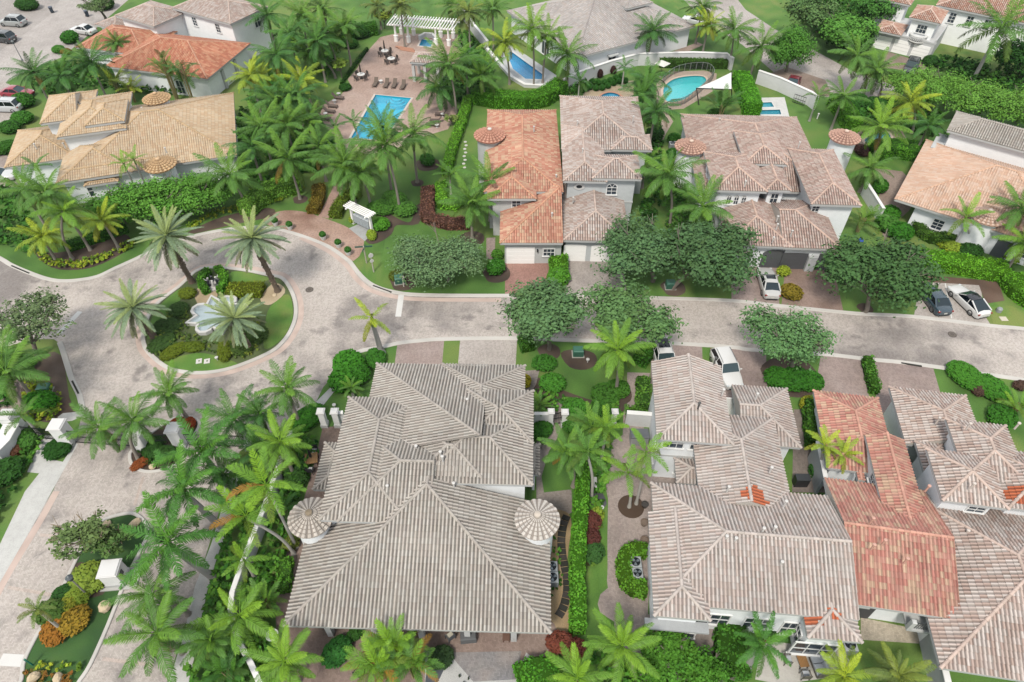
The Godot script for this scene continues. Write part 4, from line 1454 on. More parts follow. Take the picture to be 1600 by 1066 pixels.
	# paler bands across the entrance lanes
	for b in [[Vector2(-30.68, -30.93), Vector2(-30.4, -28.24)], [Vector2(-36.8, -25.67), Vector2(-35.56, -25.56)], [Vector2(-37.16, -21.47), Vector2(-33.59, -20.89)], [Vector2(-28.1, -16.42), Vector2(-24.44, -16)]]:
		var d: Vector2 = (b[1] - b[0]).normalized().orthogonal() * 0.12
		ground_piece("paver_band", sheet(PackedVector2Array([b[0] - d, b[1] - d, b[1] + d, b[0] + d]), 0.014, 0.6, paint_noise(hexc(0xe2d2c8), hexc(0xcfc0b8), hexc(0xe8dad2)), ROAD_UV), M.paver)

	# pinkish edging courses along the kerbs and the sidewalk
	for q in [[[-37.28, -29.53, -37.35, -26.82, -37.69, -21.86, -37.48, -18.36], false, "pinkish edging course beside the west sidewalk"], [[-34.31, -57.79, -30.31, -57.9, -26.33, -56.93, -24.39, -56.08, -22.64, -53.41, -21.69, -50.4, -21.7, -47.74, -22.34, -45.63, -23.33, -44.53, -25.05, -43.29, -27.03, -42.32, -29.26, -41.88, -31.56, -42.08, -33.22, -42.68, -35.3, -44.36, -36.62, -45.89, -37.58, -48.46, -37.61, -51.74, -35.96, -54.93], true, "pinkish edging course round the roundabout island"], [[-24.38, -62.9, -20.85, -60.57, -18.34, -58.11, -16.92, -55.87, -15.13, -54.02, -12.69, -53.01, -9.41, -52.52, -1.14, -52.42], false, "pinkish edging course along the north kerb"]]:
		var e := strip(soft(pv(q[0]), q[1], 4), 0.55, 0.014, q[1], 0.0, 0.002)
		for k in e.c.size():
			var v := 1.0 + 0.25 * fine.get_noise_2d(e.v[k].x * 2.0, e.v[k].z * 2.0)
			e.c[k] = hexc(0xdcc6bb) * v
		ground_piece("paver_band", e.mesh(), M.stone, q[2])
	# driveways of the street
	var salmon := [0xc2968a, 0xa57e74, 0xd0a99c]
	var pale := [0xcfc6c0, 0xb3aaa5, 0xdcd4ce]
	var brown := [0xa98f82, 0x86706a, 0xbba398]
	var mauve := [0xb9a6a0, 0x9a8a86, 0xc7b6b0]
	paved("driveway", "salmon paver driveway of the orange roofed twin", [-0.79, -59.66, 4.45, -59.66, 4.19, -53.21, -0.74, -53.21], 0.014, salmon)
	paved("driveway", "pale grey driveway of the twin with the arched window", [6.18, -59.78, 12.38, -59.89, 12.14, -52.92, 5.68, -53.21], 0.014, pale)
	paved("driveway", "pale driveway under the silver sedan", [24.63, -59.66, 29.61, -59.22, 27.85, -51.64, 23, -52.32], 0.014, mauve)
	paved("driveway", "brown paver driveway beside the silver sedan", [30.49, -58.77, 35.61, -58.77, 34.22, -50.78, 28.02, -51.55], 0.014, brown)
	paved("parking_bay", "pale parking bay under the white car with black roof", [44.03, -55.35, 50.23, -54.73, 48.49, -49.93, 48.45, -48.64, 41.15, -49.93], 0.014, pale)
	paved("driveway", "mauve driveway north of the grey roofed house", [-11.29, -46.15, -6.72, -46.67, -6.69, -40.98, -11.23, -40.98], 0.014, mauve)
	paved("driveway", "pale grey driveway north of the grey roofed house", [-5.14, -46.67, 0.51, -46.67, 0.24, -40.98, -5.2, -40.98], 0.014, pale)
	paved("driveway", "mauve driveway under the white pickup", [13.76, -46.24, 18.69, -45.89, 17.87, -40.98, 12.91, -40.98], 0.014, mauve)
	paved("driveway", "mauve driveway under the white wagon", [19.85, -45.72, 24.78, -45.12, 23.12, -37.97, 18.38, -37.97], 0.014, mauve)
	paved("driveway", "mauve driveway between the round shrub and the clipped hedge", [30.02, -44.7, 33.73, -44.11, 32.49, -37.97, 27.05, -37.97], 0.014, mauve)
	paved("driveway", "brown driveway north of the far right grey garage", [34.78, -43.95, 40.19, -43.05, 38.99, -37.25, 32.8, -37.25], 0.014, mauve)
	paved("forecourt", "brick red forecourt of the planters beside the roundabout", [-29.54, -66.08, -29.17, -67.35, -27.46, -68.25, -25.08, -67.99, -23.13, -67.09, -21.44, -66.2, -19.06, -64.71, -16.98, -62.31, -17.66, -58.77, -20.92, -61.37, -24.73, -63.5, -27.7, -64.71], 0.012, [0xc9a897, 0x96705f, 0xd8b9a9, 1.8], true)
	paved("path", "brick path from the forecourt to the pool deck", [-23.21, -67.09, -22.6, -72.15, -22.42, -74.27, -21.44, -74.27, -21.27, -71.87, -21.41, -66.45], 0.014, [0xcaa798, 0xab887a, 0xd5b5a8])
	paved("concrete_pad", "grey concrete pad under the mail pergola", [-19.14, -64.71, -17.94, -65.7, -16.13, -64.1, -16.91, -62.31], 0.018, [0xc6c8c8, 0xb2b6b6, 0xd2d4d4], false, M.concrete)
	paved("path", "grey path beside the salmon driveway", [-2.96, -62.9, -1.92, -63.02, -1.93, -59.11, -2.86, -59.11], 0.014, mauve)

	bed("dark mulch bed round the leafy shrubs beside the mail pergola", [-17.24, -65.58, -15.98, -66.33, -15.45, -68.12, -13.24, -66.33, -12, -66.08, -11.69, -69.17, -10.93, -69.43, -11.04, -65.58, -13.58, -65.33, -13.98, -63.62, -15.39, -61.96, -16.74, -62.19], true, 0.016)
	for q in [[Vector2(-26.08, -70.51), 0.9], [Vector2(-32.05, -68.38), 0.8], [Vector2(-17.07, -68.64), 0.7], [Vector2(3.62, -45.04), 1.1], [Vector2(-1.68, -56.61), 1.5], [Vector2(-11.66, -55.35), 1.5], [Vector2(-12.01, -74.13), 0.8], [Vector2(-11.08, -78.42), 1.6], [Vector2(9.73, -39.75), 1.3], [Vector2(-4.58, -62.78), 1.4], [Vector2(17.23, -54.32), 1.3], [Vector2(26.32, -41.92), 2.6], [Vector2(36.61, -51.16), 0.8], [Vector2(-4.05, -94.44), 0.6]]:
		var ringp := []
		for k in 9: ringp += [q[0].x + cos(k * TAU / 9) * q[1] * (1.0 + 0.12 * sin(k * 2.7)), q[0].y + sin(k * TAU / 9) * q[1]]
		bed("", ringp, true, 0.021)
	# roundabout island
	var ring := [-34.21, -57.46, -30.32, -57.4, -26.55, -56.4, -24.8, -55.76, -23.13, -53.21, -22.22, -50.4, -22.23, -47.83, -22.86, -45.89, -23.69, -44.87, -25.34, -43.7, -27.27, -42.72, -29.4, -42.32, -31.53, -42.52, -33.06, -43.09, -35.02, -44.62, -36.24, -46.06, -37.1, -48.37, -37.14, -51.55, -35.58, -54.63]
	bed("dark planted ground of the roundabout island", ring, true, 0.02, [0x66774a, 0x4f5c36, 0x7a8a54])
	kerb("round white kerb of the roundabout island", ring, 0.42, 0.1, true)
	lawn("crescent lawn at the west of the roundabout island", [-35.41, -54.12, -36.68, -51.35, -36.64, -48.37, -36.12, -46.76, -35.48, -47.47, -34.96, -50.21, -34.81, -52.52], true, 0.03)
	lawn("small lawn at the north east of the roundabout island", [-30.29, -57.03, -26.68, -56.08, -26.78, -55.35, -29.9, -55.14, -31.04, -55.76], true, 0.03)
	lawn("lawn at the east of the roundabout island", [-23.7, -53.31, -22.51, -50.4, -22.5, -48.01, -23.02, -46.41, -24.24, -45.46, -24.95, -48.55, -25.11, -51.35], true, 0.03)
	lawn("low lawn at the south of the roundabout island", [-33.52, -43.7, -31.95, -44.53, -30.19, -44.87, -27.82, -44.2, -26.23, -43.37, -27.44, -42.88, -29.47, -42.56, -31.68, -42.8], true, 0.03)
	bed("sandy stone patch round the statue", [-33.58, -53.31, -33.28, -54.93, -32.05, -54.73, -31.09, -53.11, -31.33, -52.13, -32.48, -51.55], true, 0.032, [0xd6c19f, 0xbba784, 0xe4d3b6])
	bed("sandy stone patch at the east palm's foot", [-26.44, -52.92, -25.78, -54.93, -24.7, -54.73, -24.08, -53.51, -25.08, -51.74, -26.06, -51.93], true, 0.032, [0xdcc7a6, 0xbfab8a, 0xe8d8bd])

	# entrance: sidewalks, islands
	var white := [0xdfdfdc, 0xcfcfcb, 0xe9e9e6, 1.0]
	paved("sidewalk", "white concrete sidewalk west of the entrance lanes", [-40.98, -35.15, -39.8, -35.02, -39.5, -32.7, -38.05, -32.38, -37.85, -34.27, -37.55, -34.21, -37.71, -26.82, -37.93, -21.86, -37.93, -18.36, -38.83, -18.36, -39.54, -20.89, -39.51, -24.92, -39.85, -29.53, -39.51, -31.24, -40.59, -31.37], 0.016, white, false, M.concrete)
	paved("sidewalk", "short pale sidewalk at the west bend of the entrance", [-40.65, -37.11, -40.38, -37.54, -38.7, -37.75, -38.42, -37.25, -39.2, -36.68, -40.39, -36.54], 0.016, white, false, M.concrete)
	paved("sidewalk", "white concrete sidewalk east of the entrance lanes", [-24.3, -32.06, -22.62, -32.06, -22.2, -27.67, -22.44, -23.97, -22.37, -20.89, -21.97, -18.14, -21.68, -14.78, -23.05, -14.78, -23.04, -17.7, -23.39, -21.61, -23.21, -24.92, -23.29, -28.24], 0.016, white, false, M.concrete)
	paved("sidewalk", "pale sidewalk end beside the round hedges", [-17.75, -37.97, -17.95, -38.71, -16.52, -41.14, -16.45, -41.76, -16.44, -40.06, -17.34, -37.97], 0.016, white, false, M.concrete)
	var isle := [-32.56, -32.89, -31.94, -32, -30.81, -31.43, -29.36, -31.55, -28.22, -32.31, -27.91, -34.54, -27.67, -35.91, -27.92, -36.68, -28.85, -37.11, -30.27, -36.89, -31.53, -35.5, -32.56, -33.61]
	bed("planted gate island with red flowers", isle, true, 0.02, [0x5b4a3e, 0x40362d, 0x6b5b4c])
	kerb("white kerb of the gate island", isle, 0.28, 0.12, true)
	var median := [-31.43, -27.33, -30.22, -27.5, -29.1, -26.82, -28.43, -25.94, -28.39, -25.02, -28.65, -22, -28.64, -18.72, -28.77, -16.04, -29.09, -14.78, -29.29, -13.22, -32.63, -13.22, -32.98, -15.1, -33.39, -16.29, -33.33, -18.1, -33.09, -20, -33.05, -23.15, -32.98, -25.94, -32.49, -26.82]
	bed("dark lawn and mulch of the long entrance island", median, true, 0.02, [0x487438, 0x34582e, 0x5c8442])
	kerb("white kerb of the long entrance island", median, 0.28, 0.12, true)
	bed("mulch behind the white guard pillar", [-33.05, -23.25, -31.36, -23.15, -29.97, -22.35, -29.95, -20.89, -31.91, -20.89], true, 0.03)
	# north verge under the young palms
	bed("mulch bed behind the yellow green border by the north kerb", [-53.76, -60.23, -51.24, -60.23, -48.85, -61.37, -45.4, -63.74, -43.38, -61.37, -45.4, -58.33, -47.77, -57.25, -50.78, -57.68], true)
	bed("dark mulch along the hedge by the north kerb", [-37.71, -64.1, -34.47, -67.09, -29.52, -68.77, -28.72, -67.09, -33.2, -65.33, -37.18, -63.62], true)
	bed("mulch bed west of the entrance road", [-45.75, -44.2, -43.78, -44.62, -40.66, -39.45, -39.27, -37.61, -40.1, -36.54, -42.55, -36.89, -45.25, -39.45], true)
	paved("driveway", "paver court behind the plants west of the road", [-52.04, -42.16, -47.6, -42.97, -44.59, -41.76, -43.36, -37.97, -45.87, -37.25, -48.92, -36.54], 0.012, mauve)
	# middle yard between the grey houses
	bed("mulch ring round the green utility box", [4.73, -44.87, 6.26, -45.38, 7.97, -44.87, 8.1, -43.54, 7, -42.72, 5.5, -43.05], true)
	bed("mulch under the centre yard hedges", [2.17, -41.76, 4.74, -40.21, 7.88, -38.85, 10.2, -38.71, 9.1, -36.54, 5.71, -36.89, 2.31, -37.97], true)
	var stonep := [0xb5aaa3, 0x988e88, 0xc4bab3]
	paved("path", "short pale path beside the north east corner of the grey house", [0.91, -42.56, 2.62, -42.72, 2.27, -40.98, 1.53, -39.45, 0.88, -39.45], 0.014, stonep)
	paved("path", "garden path through the small iron gate", [3.56, -38.78, 4.55, -38.78, 4.41, -35.98, 3.78, -34.48, 3.18, -33.48, 2.45, -30.93, 2.61, -29.42, 4.88, -29.71, 4.81, -27.67, 3.85, -26.82, 3.33, -27.67, 1.96, -28.24, 2.11, -34.48, 2.89, -34.48], 0.014, stonep)
	paved("court", "paver court and walk west of the pinkish grey house", [10.92, -42.4, 13.09, -42.32, 12.87, -41.61, 11.9, -41.53, 11.38, -37.9, 11.91, -33.81, 15.43, -33.81, 14.75, -30.02, 11.5, -29.42, 9.67, -19.03, 7.29, -18.94, 6.34, -19.58, 6.21, -20.23, 6.46, -20.94, 7.07, -21.42, 7.04, -22.1, 7.79, -28.82, 7.69, -30.02, 8.36, -32.51, 8.67, -34.48, 9.69, -35.15, 10.02, -37.61, 10.41, -37.97], 0.012, [0xbfb0a9, 0x9d918b, 0xcdbfb8])
	lawn("narrow lawn between the long hedge and the walk", [5.49, -22.35, 6.38, -24.39, 7.11, -28.24, 7.63, -28.24, 7.36, -24.92, 7.02, -21.86, 6.38, -21.13, 6, -19.95, 5.12, -19.26], true, 0.016)
	paved("terrace", "paver terrace south of the pinkish grey house", [7.29, -19.03, 9.64, -19.49, 15.03, -18.94, 14.4, -17.7, 14.62, -15.79, 12.13, -15.51, 8.89, -13.99, 7.11, -17.27], 0.013, [0xb5a9a3, 0x978d88, 0xc2b7b1])
	# court round the front grey house
	paved("court", "brown paver court round the front grey house", [-16.73, -35.98, -14.73, -36.19, -13.3, -27.67, 2.77, -19.95, 3.58, -19.49, 3.4, -17.7, 2.67, -15.18, 2.59, -13.22, -15.9, -13.22, -16.46, -17.7, -17.09, -19.95, -17.29, -23.87, -16.9, -28.24, -16.72, -32.51], 0.012, [0xa58f85, 0x85736c, 0xb6a197])
	bed("gravel bed with stepping stones east of the front grey house", [2.95, -27.1, 4.3, -27.67, 4.69, -26.54, 4.16, -23.36, 4.3, -20.89, 3.76, -17.7, 3, -18.81, 2.68, -19.95], true, 0.02, [0xc9ad85, 0xa8906c, 0xd9c09a])
	paved("terrace", "slate and coloured stone terrace at the bottom edge", [-4.42, -16.84, 0.66, -16.93, 0.22, -15.1, -2.58, -14.94], 0.026, [0x9d9c9f, 0x7d8188, 0xb3aaa5, 1.8])
	bed("white gravel border round the slate terrace", [-6.02, -16.93, -4.43, -17.01, -2.67, -15.02, 0.26, -15.1, 0.97, -16.84, 1.58, -16.42, 0.85, -14.19, -5.76, -13.99], false, 0.02, [0xd9d9d6, 0xbfbfbd, 0xe6e6e3])
	# rear gardens of the right houses
	paved("terrace", "white patio with loungers at the bottom right", [17.45, -17.7, 20.54, -17.27, 23.09, -17.18, 23.13, -16, 21.12, -15.18, 18, -14.78, 16.36, -15.1], 0.014, [0xdcd8d0, 0xc8c4bc, 0xe6e2da], false, M.concrete)
	paved("terrace", "beige strip patio behind the orange roofed house", [24.93, -19.26, 28.9, -18.36, 28.34, -17.44, 24.38, -17.7], 0.014, [0xd8ccb8, 0xc4b8a4, 0xe2d7c4])
	paved("court", "small courtyard between the grey and the orange houses", [25.44, -37.97, 27.17, -37.97, 26.18, -33.81, 29.77, -33.81, 28.5, -29.42, 22.9, -29.42], 0.012, [0x9d918a, 0x7c726c, 0xb0a49c])

	# community pool deck
	paved("pool_deck", "salmon paver deck round the community pool", [-22.58, -118.28, -19.92, -119.87, -9.38, -119.33, -7.21, -115.2, -7.92, -109.83, -12.85, -99.23, -10.56, -97.2, -7.83, -92.91, -8.97, -87.44, -12.37, -85.37, -17.12, -81.08, -22.18, -81.08, -22.82, -83.36, -25.84, -87.44, -27.61, -91.04, -27.95, -94.24, -25.8, -97.6, -24.76, -100.69, -25.57, -102.6, -24.73, -106.13, -23.96, -112.71], 0.01, [0xd0b5a8, 0xb59a8e, 0xdcc6bb])
	for k in 3:
		pass
	paved("pool_deck", "pale deck round the deep blue garden pool", [-2.13, -113.2, -0.22, -115.2, 7.02, -103.91, 6.07, -100.06, 1.48, -100.9, -1.01, -105.68], 0.01, [0xd8dcde, 0xc4cacd, 0xe4e7e8], false, M.concrete)
	paved("pool_deck", "tan deck round the kidney pool", [22.3, -101.32, 25.3, -105.24, 30.45, -105.68, 32.25, -104.57, 30.95, -99.23, 27, -95.21, 25.06, -93.29, 22.38, -92.91, 22.96, -89.58, 21.32, -86.05, 19.57, -81.4, 20.33, -87.79, 22.15, -91.41, 21.27, -94.24], 0.01, [0xcbb8a8, 0xb09d8f, 0xd7c7ba])
	paved("pool_deck", "sandy deck round the small round pool", [10.84, -98.41, 13.36, -101.75, 18.85, -102.17, 17.88, -94.24, 10.35, -94.24], 0.01, [0xd8c6a8, 0xc0ae92, 0xe3d4ba])
	paved("pool_deck", "white deck round the stepped pool", [35.96, -96.6, 40.79, -96.8, 39.84, -90.67, 34.43, -90.3], 0.01, [0xeeeeec, 0xdededb, 0xf4f4f2], false, M.concrete)
	paved("pool_deck", "brown deck round the corner pool", [48.27, -86.92, 52.05, -88.68, 54.52, -86.92, 54.22, -84.36, 50.52, -81.08, 46.95, -81.89], 0.01, [0xb5a294, 0x9a887c, 0xc4b2a5])
	paved("court", "brown court west of the peach roofed house", [47.21, -77.66, 50.53, -76.76, 51.11, -72.15, 47.9, -68.12, 44.9, -65.33, 45.22, -62.9, 42.95, -63.14, 44.52, -69.43, 46.68, -73.56], 0.012, [0xb09c90, 0x94827a, 0xc0aea3])
	bed("mulch bed behind the long hedge by the parked cars", [45.02, -56.4, 52.45, -55.35, 51.64, -52.32, 49.4, -51.84, 50.09, -54.73, 44.82, -55.24], false, 0.018, [0x7b6253, 0x5e4b40, 0x8f7666])
	lawn("fine lawn corner beside the white car with black roof", [49.5, -51.35, 51.92, -51.55, 53.32, -50.4, 52.29, -48.19, 48.74, -48.82], false, 0.018)

	# roads at the top corners
	paved("road", "pale paver road at the top left", [-82.57, -97.2, -78.4, -100.27, -77.38, -104.35, -73.65, -110.3, -73.09, -116.21, -72.73, -124.52, -72.22, -134.95, -72.3, -148.48, -87.79, -148.48, -83.61, -127.38, -84.09, -119.87, -84.95, -112.96, -87.91, -106.81], 0.008, [0xd2cbc7, 0xb9b2af, 0xddd7d3])
	paved("parking_bay", "grey parking bay at the top left with sedans", [-86.3, -103.91, -83.02, -111.26, -81.74, -117.76, -81.47, -124.24, -82.9, -132.46, -84.56, -142.84, -109.05, -144.92], 0.006, [0xc4bdb9, 0xaaa4a1, 0xd0cac6])
	paved("driveway", "pale driveway at the left edge with the red car", [-85.1, -101.75, -78.37, -101.75, -72.97, -97.2, -70.15, -89.58, -76.39, -86.05], 0.012, [0xd0c7c1, 0xb6ada8, 0xdad2cc])
	paved("driveway", "pinkish driveway of the tan roofed house", [-73.81, -81.4, -66.46, -80.45, -62.44, -75.72, -62.29, -72.15, -67.92, -70.78], 0.012, [0xccbcb4, 0xb0a39c, 0xd7c9c2])
	paved("road", "pale road at the top right behind the gardens", [30.43, -144.92, 41.84, -144.92, 42.85, -130.33, 45.86, -121.75, 50.36, -112.71, 53.79, -105.68, 58.8, -100.27, 57.93, -96.8, 50.08, -94.83, 46.57, -97.2, 41.64, -103.91, 38.75, -115.2, 34.26, -125.37], 0.008, [0xd0c8c3, 0xb6aeaa, 0xdad3ce])
	paved("driveway", "brown drive of the red car behind the white wall", [39.64, -103.91, 43.95, -106.81, 48.69, -102.39, 48.01, -97.2, 44.24, -96.8], 0.012, [0xa89488, 0x8c7a70, 0xb9a69a])
	paved("driveway", "brown drive in front of the white villa's garages", [62.03, -112.71, 66.92, -107.96, 64.22, -103.91, 59.08, -106.81], 0.014, [0xb39f93, 0x98867b, 0xc2b0a4])
	paved("path", "pale path beside the big grey roofed house", [22.92, -109.83, 31.4, -116.21, 32.29, -115.2, 24.85, -108.89], 0.012, [0xcbb5a8, 0xb29d91, 0xd6c3b7])

func houses() -> void:
	var h: Node3D
	var r: Roofer
	var b: Dictionary
	var b2: Dictionary
	# ---- front grey house at the bottom
	h = new_house("grey_roof_house", "large house in front with weathered grey barrel tile roof and two round turrets", Vector2(-6.87, -24.39), 1.5)
	r = roofer("grey")
	b = roof_block(h, r, -6.17, -21.93, 17.69, 9.41, 3.2, {"axis": "z", "gables": "n", "insets": [0.0, 0.9, 2.2, 0.9]})
	for k in 5: wall_box("column", h, b, "s", -6.4 + k * 3.2, Vector3(0, 1.4, 1.5), Vector3(0.4, 2.8, 0.4), M.wall, 0xdfe1e2)
	window(h, b, "s", -3, 0.1, 2.4, 2.1, 3, 2); window(h, b, "s", 1.5, 0.1, 2.4, 2.1, 3, 2); window(h, b, "s", 5, 0.6, 1.6, 1.5)
	window(h, b, "e", 1, 0.9, 1.4, 1.4); window(h, b, "e", -3, 0.9, 1.2, 1.4); window(h, b, "w", 2, 0.9, 1.4, 1.4)
	b = roof_block(h, r, -7.06, -29.38, 9.65, 19.13, 5.0, {"axis": "x", "gables": "e", "pitch": 0.33, "half": true})
	garage_door(h, b, "n", -3, 4.8)
	b = roof_block(h, r, -2.48, -36.22, 7.07, 5.39, 5.02, {"axis": "z", "gables": "s", "pitch": 0.42})
	garage_door(h, b, "n", 0, 4.8)
	b = roof_block(h, r, -10.26, -29.29, 6.29, 11.01, 5.6, {"axis": "z", "band": true})
	window(h, b, "w", -2, 3.6, 1.1, 1.4); window(h, b, "w", 2.5, 3.6, 1.1, 1.4); window(h, b, "w", 0.5, 0.8, 2.0, 1.8, 3)
	roof_block(h, r, -8.87, -27.75, 6.51, 8.1, 5.58, {"axis": "x", "gables": "e", "pitch": 0.4})
	b = roof_block(h, r, -0.99, -32.49, 5.29, 5.1, 6.3)
	window(h, b, "e", 0, 4.2, 1.2, 1.4)
	b = roof_block(h, r, -4.55, -29.06, 4.77, 4.32, 6.4)
	b = roof_block(h, r, -2.58, -29.62, 8.29, 6.38, 6.2, {"pitch": 0.4})
	window(h, b, "e", -1, 4.0, 1.2, 1.4)
	roof_block(h, r, 1.75, -30.53, 0.88, 2.87, 3.2, {"pitch": 0.3})
	roof_block(h, r, -14.19, -29.91, 2.02, 4.33, 3.2, {"pitch": 0.3})
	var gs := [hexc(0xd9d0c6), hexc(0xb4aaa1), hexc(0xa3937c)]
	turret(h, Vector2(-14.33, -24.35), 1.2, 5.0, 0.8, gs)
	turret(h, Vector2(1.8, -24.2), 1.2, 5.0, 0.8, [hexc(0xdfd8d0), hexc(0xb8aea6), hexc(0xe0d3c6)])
	for q in [[Vector2(-5.2, -28.22), 7.2], [Vector2(-5.04, -27.88), 7.1], [Vector2(-7.67, -27.23), 6.4], [Vector2(-8.88, -25.95), 6.3], [Vector2(-3.54, -33.71), 6.4], [Vector2(-7.11, -29.14), 6.6], [Vector2(-4.18, -26.22), 6.2]]: vent_pipe(h, [q[0].x, q[0].y], q[1])

	# ---- pinkish grey house right of it
	h = new_house("pinkish_grey_roof_house", "house with pinkish grey barrel tile roof and a few replaced orange tiles", Vector2(17.78, -24.92), 5)
	r = roofer("pinkgrey")
	var patch := hexc(0xd9774f)
	r.accent = [[v3(Vector2(17.43, -25.61), 6.0) - h.position, 0.8, patch]]
	b = roof_block(h, r, 14.29, -34.19, 5.74, 7.99, 6.0, {"axis": "z", "gables": "n", "band": true})
	window(h, b, "s", -1.4, 4.3, 1.6, 1.2, 3, 2); window(h, b, "s", 0.7, 4.3, 1.6, 1.2, 3, 2); window(h, b, "s", 0.6, 0.8, 2.6, 1.6, 3, 2)
	window(h, b, "w", -1, 3.9, 1.1, 1.5); window(h, b, "w", 2.2, 1.0, 1.1, 1.5)
	r.accent = [[v3(Vector2(17.43, -25.61), 6.0) - h.position, 0.8, patch]]
	b = roof_block(h, r, 17.36, -29.31, 6.62, 8.68, 4.8, {"axis": "z", "gables": "s"})
	window(h, b, "e", 1.5, 2.9, 1.3, 1.3)
	r.accent = []
	b = roof_block(h, r, 16.33, -22.23, 12.76, 9.04, 4.9, {"axis": "x", "gables": "e", "insets": [0.5, 0.1, 0.55, 0.5]})
	window(h, b, "s", -2.6, 1.0, 2.6, 1.6, 4, 2); window(h, b, "s", 0.6, 1.0, 1.8, 1.5, 3, 2); window(h, b, "s", 2.8, 0.4, 1.0, 1.9, 2, 2)
	window(h, b, "w", -1.5, 0.6, 1.2, 2.2, 2, 3); window(h, b, "w", 1.0, 0.6, 1.2, 2.2, 2, 3); window(h, b, "w", 3.4, 0.8, 1.0, 1.6)
	b = roof_block(h, r, 11.26, -21, 3.58, 7.48, 4.93, {"axis": "z", "gables": "n"})
	window(h, b, "s", 0, 0.5, 3.2, 2.1, 4, 3)
	wall_box("canopy", h, b, "s", 0, Vector3(0, 2.95, 0.3), Vector3(4.2, 0.2, 0.7), M.wall, 0xc9cdd0)
	r.accent = [[v3(Vector2(19.36, -17.54), 5.3) - h.position, 0.75, patch], [v3(Vector2(20.83, -17.96), 5.5) - h.position, 0.6, patch]]
	b = roof_block(h, r, 20.65, -17.77, 3.34, 3.43, 4.5, {"axis": "z", "gables": "n", "insets": [0.2, 0.5, 0.5, 0.5]})
	window(h, b, "w", 0.4, 0.8, 1.0, 1.5, 2, 2); window(h, b, "s", -0.3, 0.5, 2.8, 1.9, 3, 2)
	r.accent = []
	b = roof_block(h, r, 21.11, -34.73, 4.7, 6.14, 3.4, {"axis": "x", "gables": "w"})
	garage_door(h, b, "n", 0.4, 4.8)
	window(h, b, "e", 0, 1.0, 1.0, 1.2)
	roof_block(h, r, 13.63, -29.55, 1.5, 2.29, 3.0, {"axis": "x", "gables": "e", "pitch": 0.45})
	for q in [[Vector2(18.93, -27.54), 6.2], [Vector2(19.24, -33.78), 7.0], [Vector2(16.6, -34.04), 7.2], [Vector2(15.5, -25.99), 6.1], [Vector2(14.39, -21.96), 6.5], [Vector2(14.98, -21.82), 6.5], [Vector2(16.9, -22.38), 6.8], [Vector2(17.69, -22.48), 6.8], [Vector2(17.8, -20.39), 6.0], [Vector2(19.09, -24.59), 6.5]]: vent_pipe(h, [q[0].x, q[0].y], q[1])
	for q in [[Vector2(16.66, -37.39), 7.2], [Vector2(14.27, -32.31), 7.7]]: vent_pipe(h, [q[0].x, q[0].y], q[1], 0x5a5a5a)

	# ---- orange tiled house
	h = new_house("orange_tile_house", "house with red orange and buff mixed tile roof between two grey roofs", Vector2(29.8, -25.99), 9)
	r = roofer("terra")
	b = roof_block(h, r, 27.97, -33.07, 5.3, 7.9, 3.4, {"axis": "z"})
	window(h, b, "w", 0.5, 1.0, 1.2, 1.3)
	b = roof_block(h, r, 28.5, -26.75, 2.88, 9.45, 4.9, {"axis": "z", "gables": "ns", "insets": [0.35, 0.4, 0.3, 0.25]})
	window(h, b, "w", -1.2, 3.4, 1.0, 1.0)
	b = roof_block(h, r, 26.54, -22.85, 7.16, 9.75, 4.1, {"axis": "x", "gables": "ew", "insets": [0.6, 0.2, 1.1, 0.4]})
	window(h, b, "s", -3.2, 1.0, 2.2, 1.3, 3, 2); window(h, b, "s", 0.5, 1.9, 0.9, 1.6, 3, 4)
	wall_box("door", h, b, "s", -1.2, Vector3(0, 1.05, 0.02), Vector3(1.0, 2.1, 0.08), M.satin, 0x4a5056)
	wall_box("canopy", h, b, "s", -3.0, Vector3(0, 2.9, 0.35), Vector3(2.6, 0.14, 0.7), M.wall, 0xe8eaea)
	var bal := wall_box("balcony", h, b, "s", 2.9, Vector3(0, 2.3, 0.75), Vector3(4.3, 0.22, 1.5), M.wall, 0xe6e8e9)
	for x in [-2.05, 2.05]:
		var post := MB.new(); post.at = on_wall(b, "s", 2.9); post.col = hexc(0xeef0f0)
		post.box(Vector3(x, 2.9, 1.35), Vector3(0.3, 1.1, 0.3), 0.0, 0.04)
		part("balcony_post", post.mesh(), M.wall, bal)
	var rail := MB.new(); rail.at = on_wall(b, "s", 2.9); rail.col = hexc(0x6a6f73)
	for k in 26: rail.box(Vector3(-1.85 + k * 0.148, 2.86, 1.36), Vector3(0.035, 0.85, 0.035))
	rail.box(Vector3(0, 3.3, 1.36), Vector3(3.8, 0.06, 0.07))
	part("balcony_rail", rail.mesh(), M.metal, bal)
	roof_block(h, r, 27.35, -30.55, 0.52, 4.18, 3.3, {"axis": "z", "gables": "ns", "pitch": 0.3})
	for q in [[Vector2(29.19, -25.5), 7.0], [Vector2(24.73, -23.34), 6.4], [Vector2(24.02, -21.34), 6.5], [Vector2(24.82, -21.62), 6.6], [Vector2(26.08, -20.56), 6.1]]: vent_pipe(h, [q[0].x, q[0].y], q[1], 0xe6b5a5)

	# ---- grey house at the right edge
	h = new_house("rose_grey_roof_house", "house with rose grey barrel tile roof cut by the right edge", Vector2(38.06, -25.99), 9)
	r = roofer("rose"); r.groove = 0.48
	b = roof_block(h, r, 35.26, -34.34, 6.23, 6.02, 3.4, {"axis": "z", "gables": "s"})
	garage_door(h, b, "n", 0, 4.8)
	b = roof_block(h, r, 35.73, -29.36, 4.41, 5.48, 6.0)
	b = roof_block(h, r, 32.9, -26.85, 4.39, 4.42, 6.3, {"pitch": 0.42})
	window(h, b, "s", 0.8, 4.6, 1.2, 1.0)
	r.accent = [[v3(Vector2(36.12, -25.55), 6.0) - h.position, 0.8, patch]]
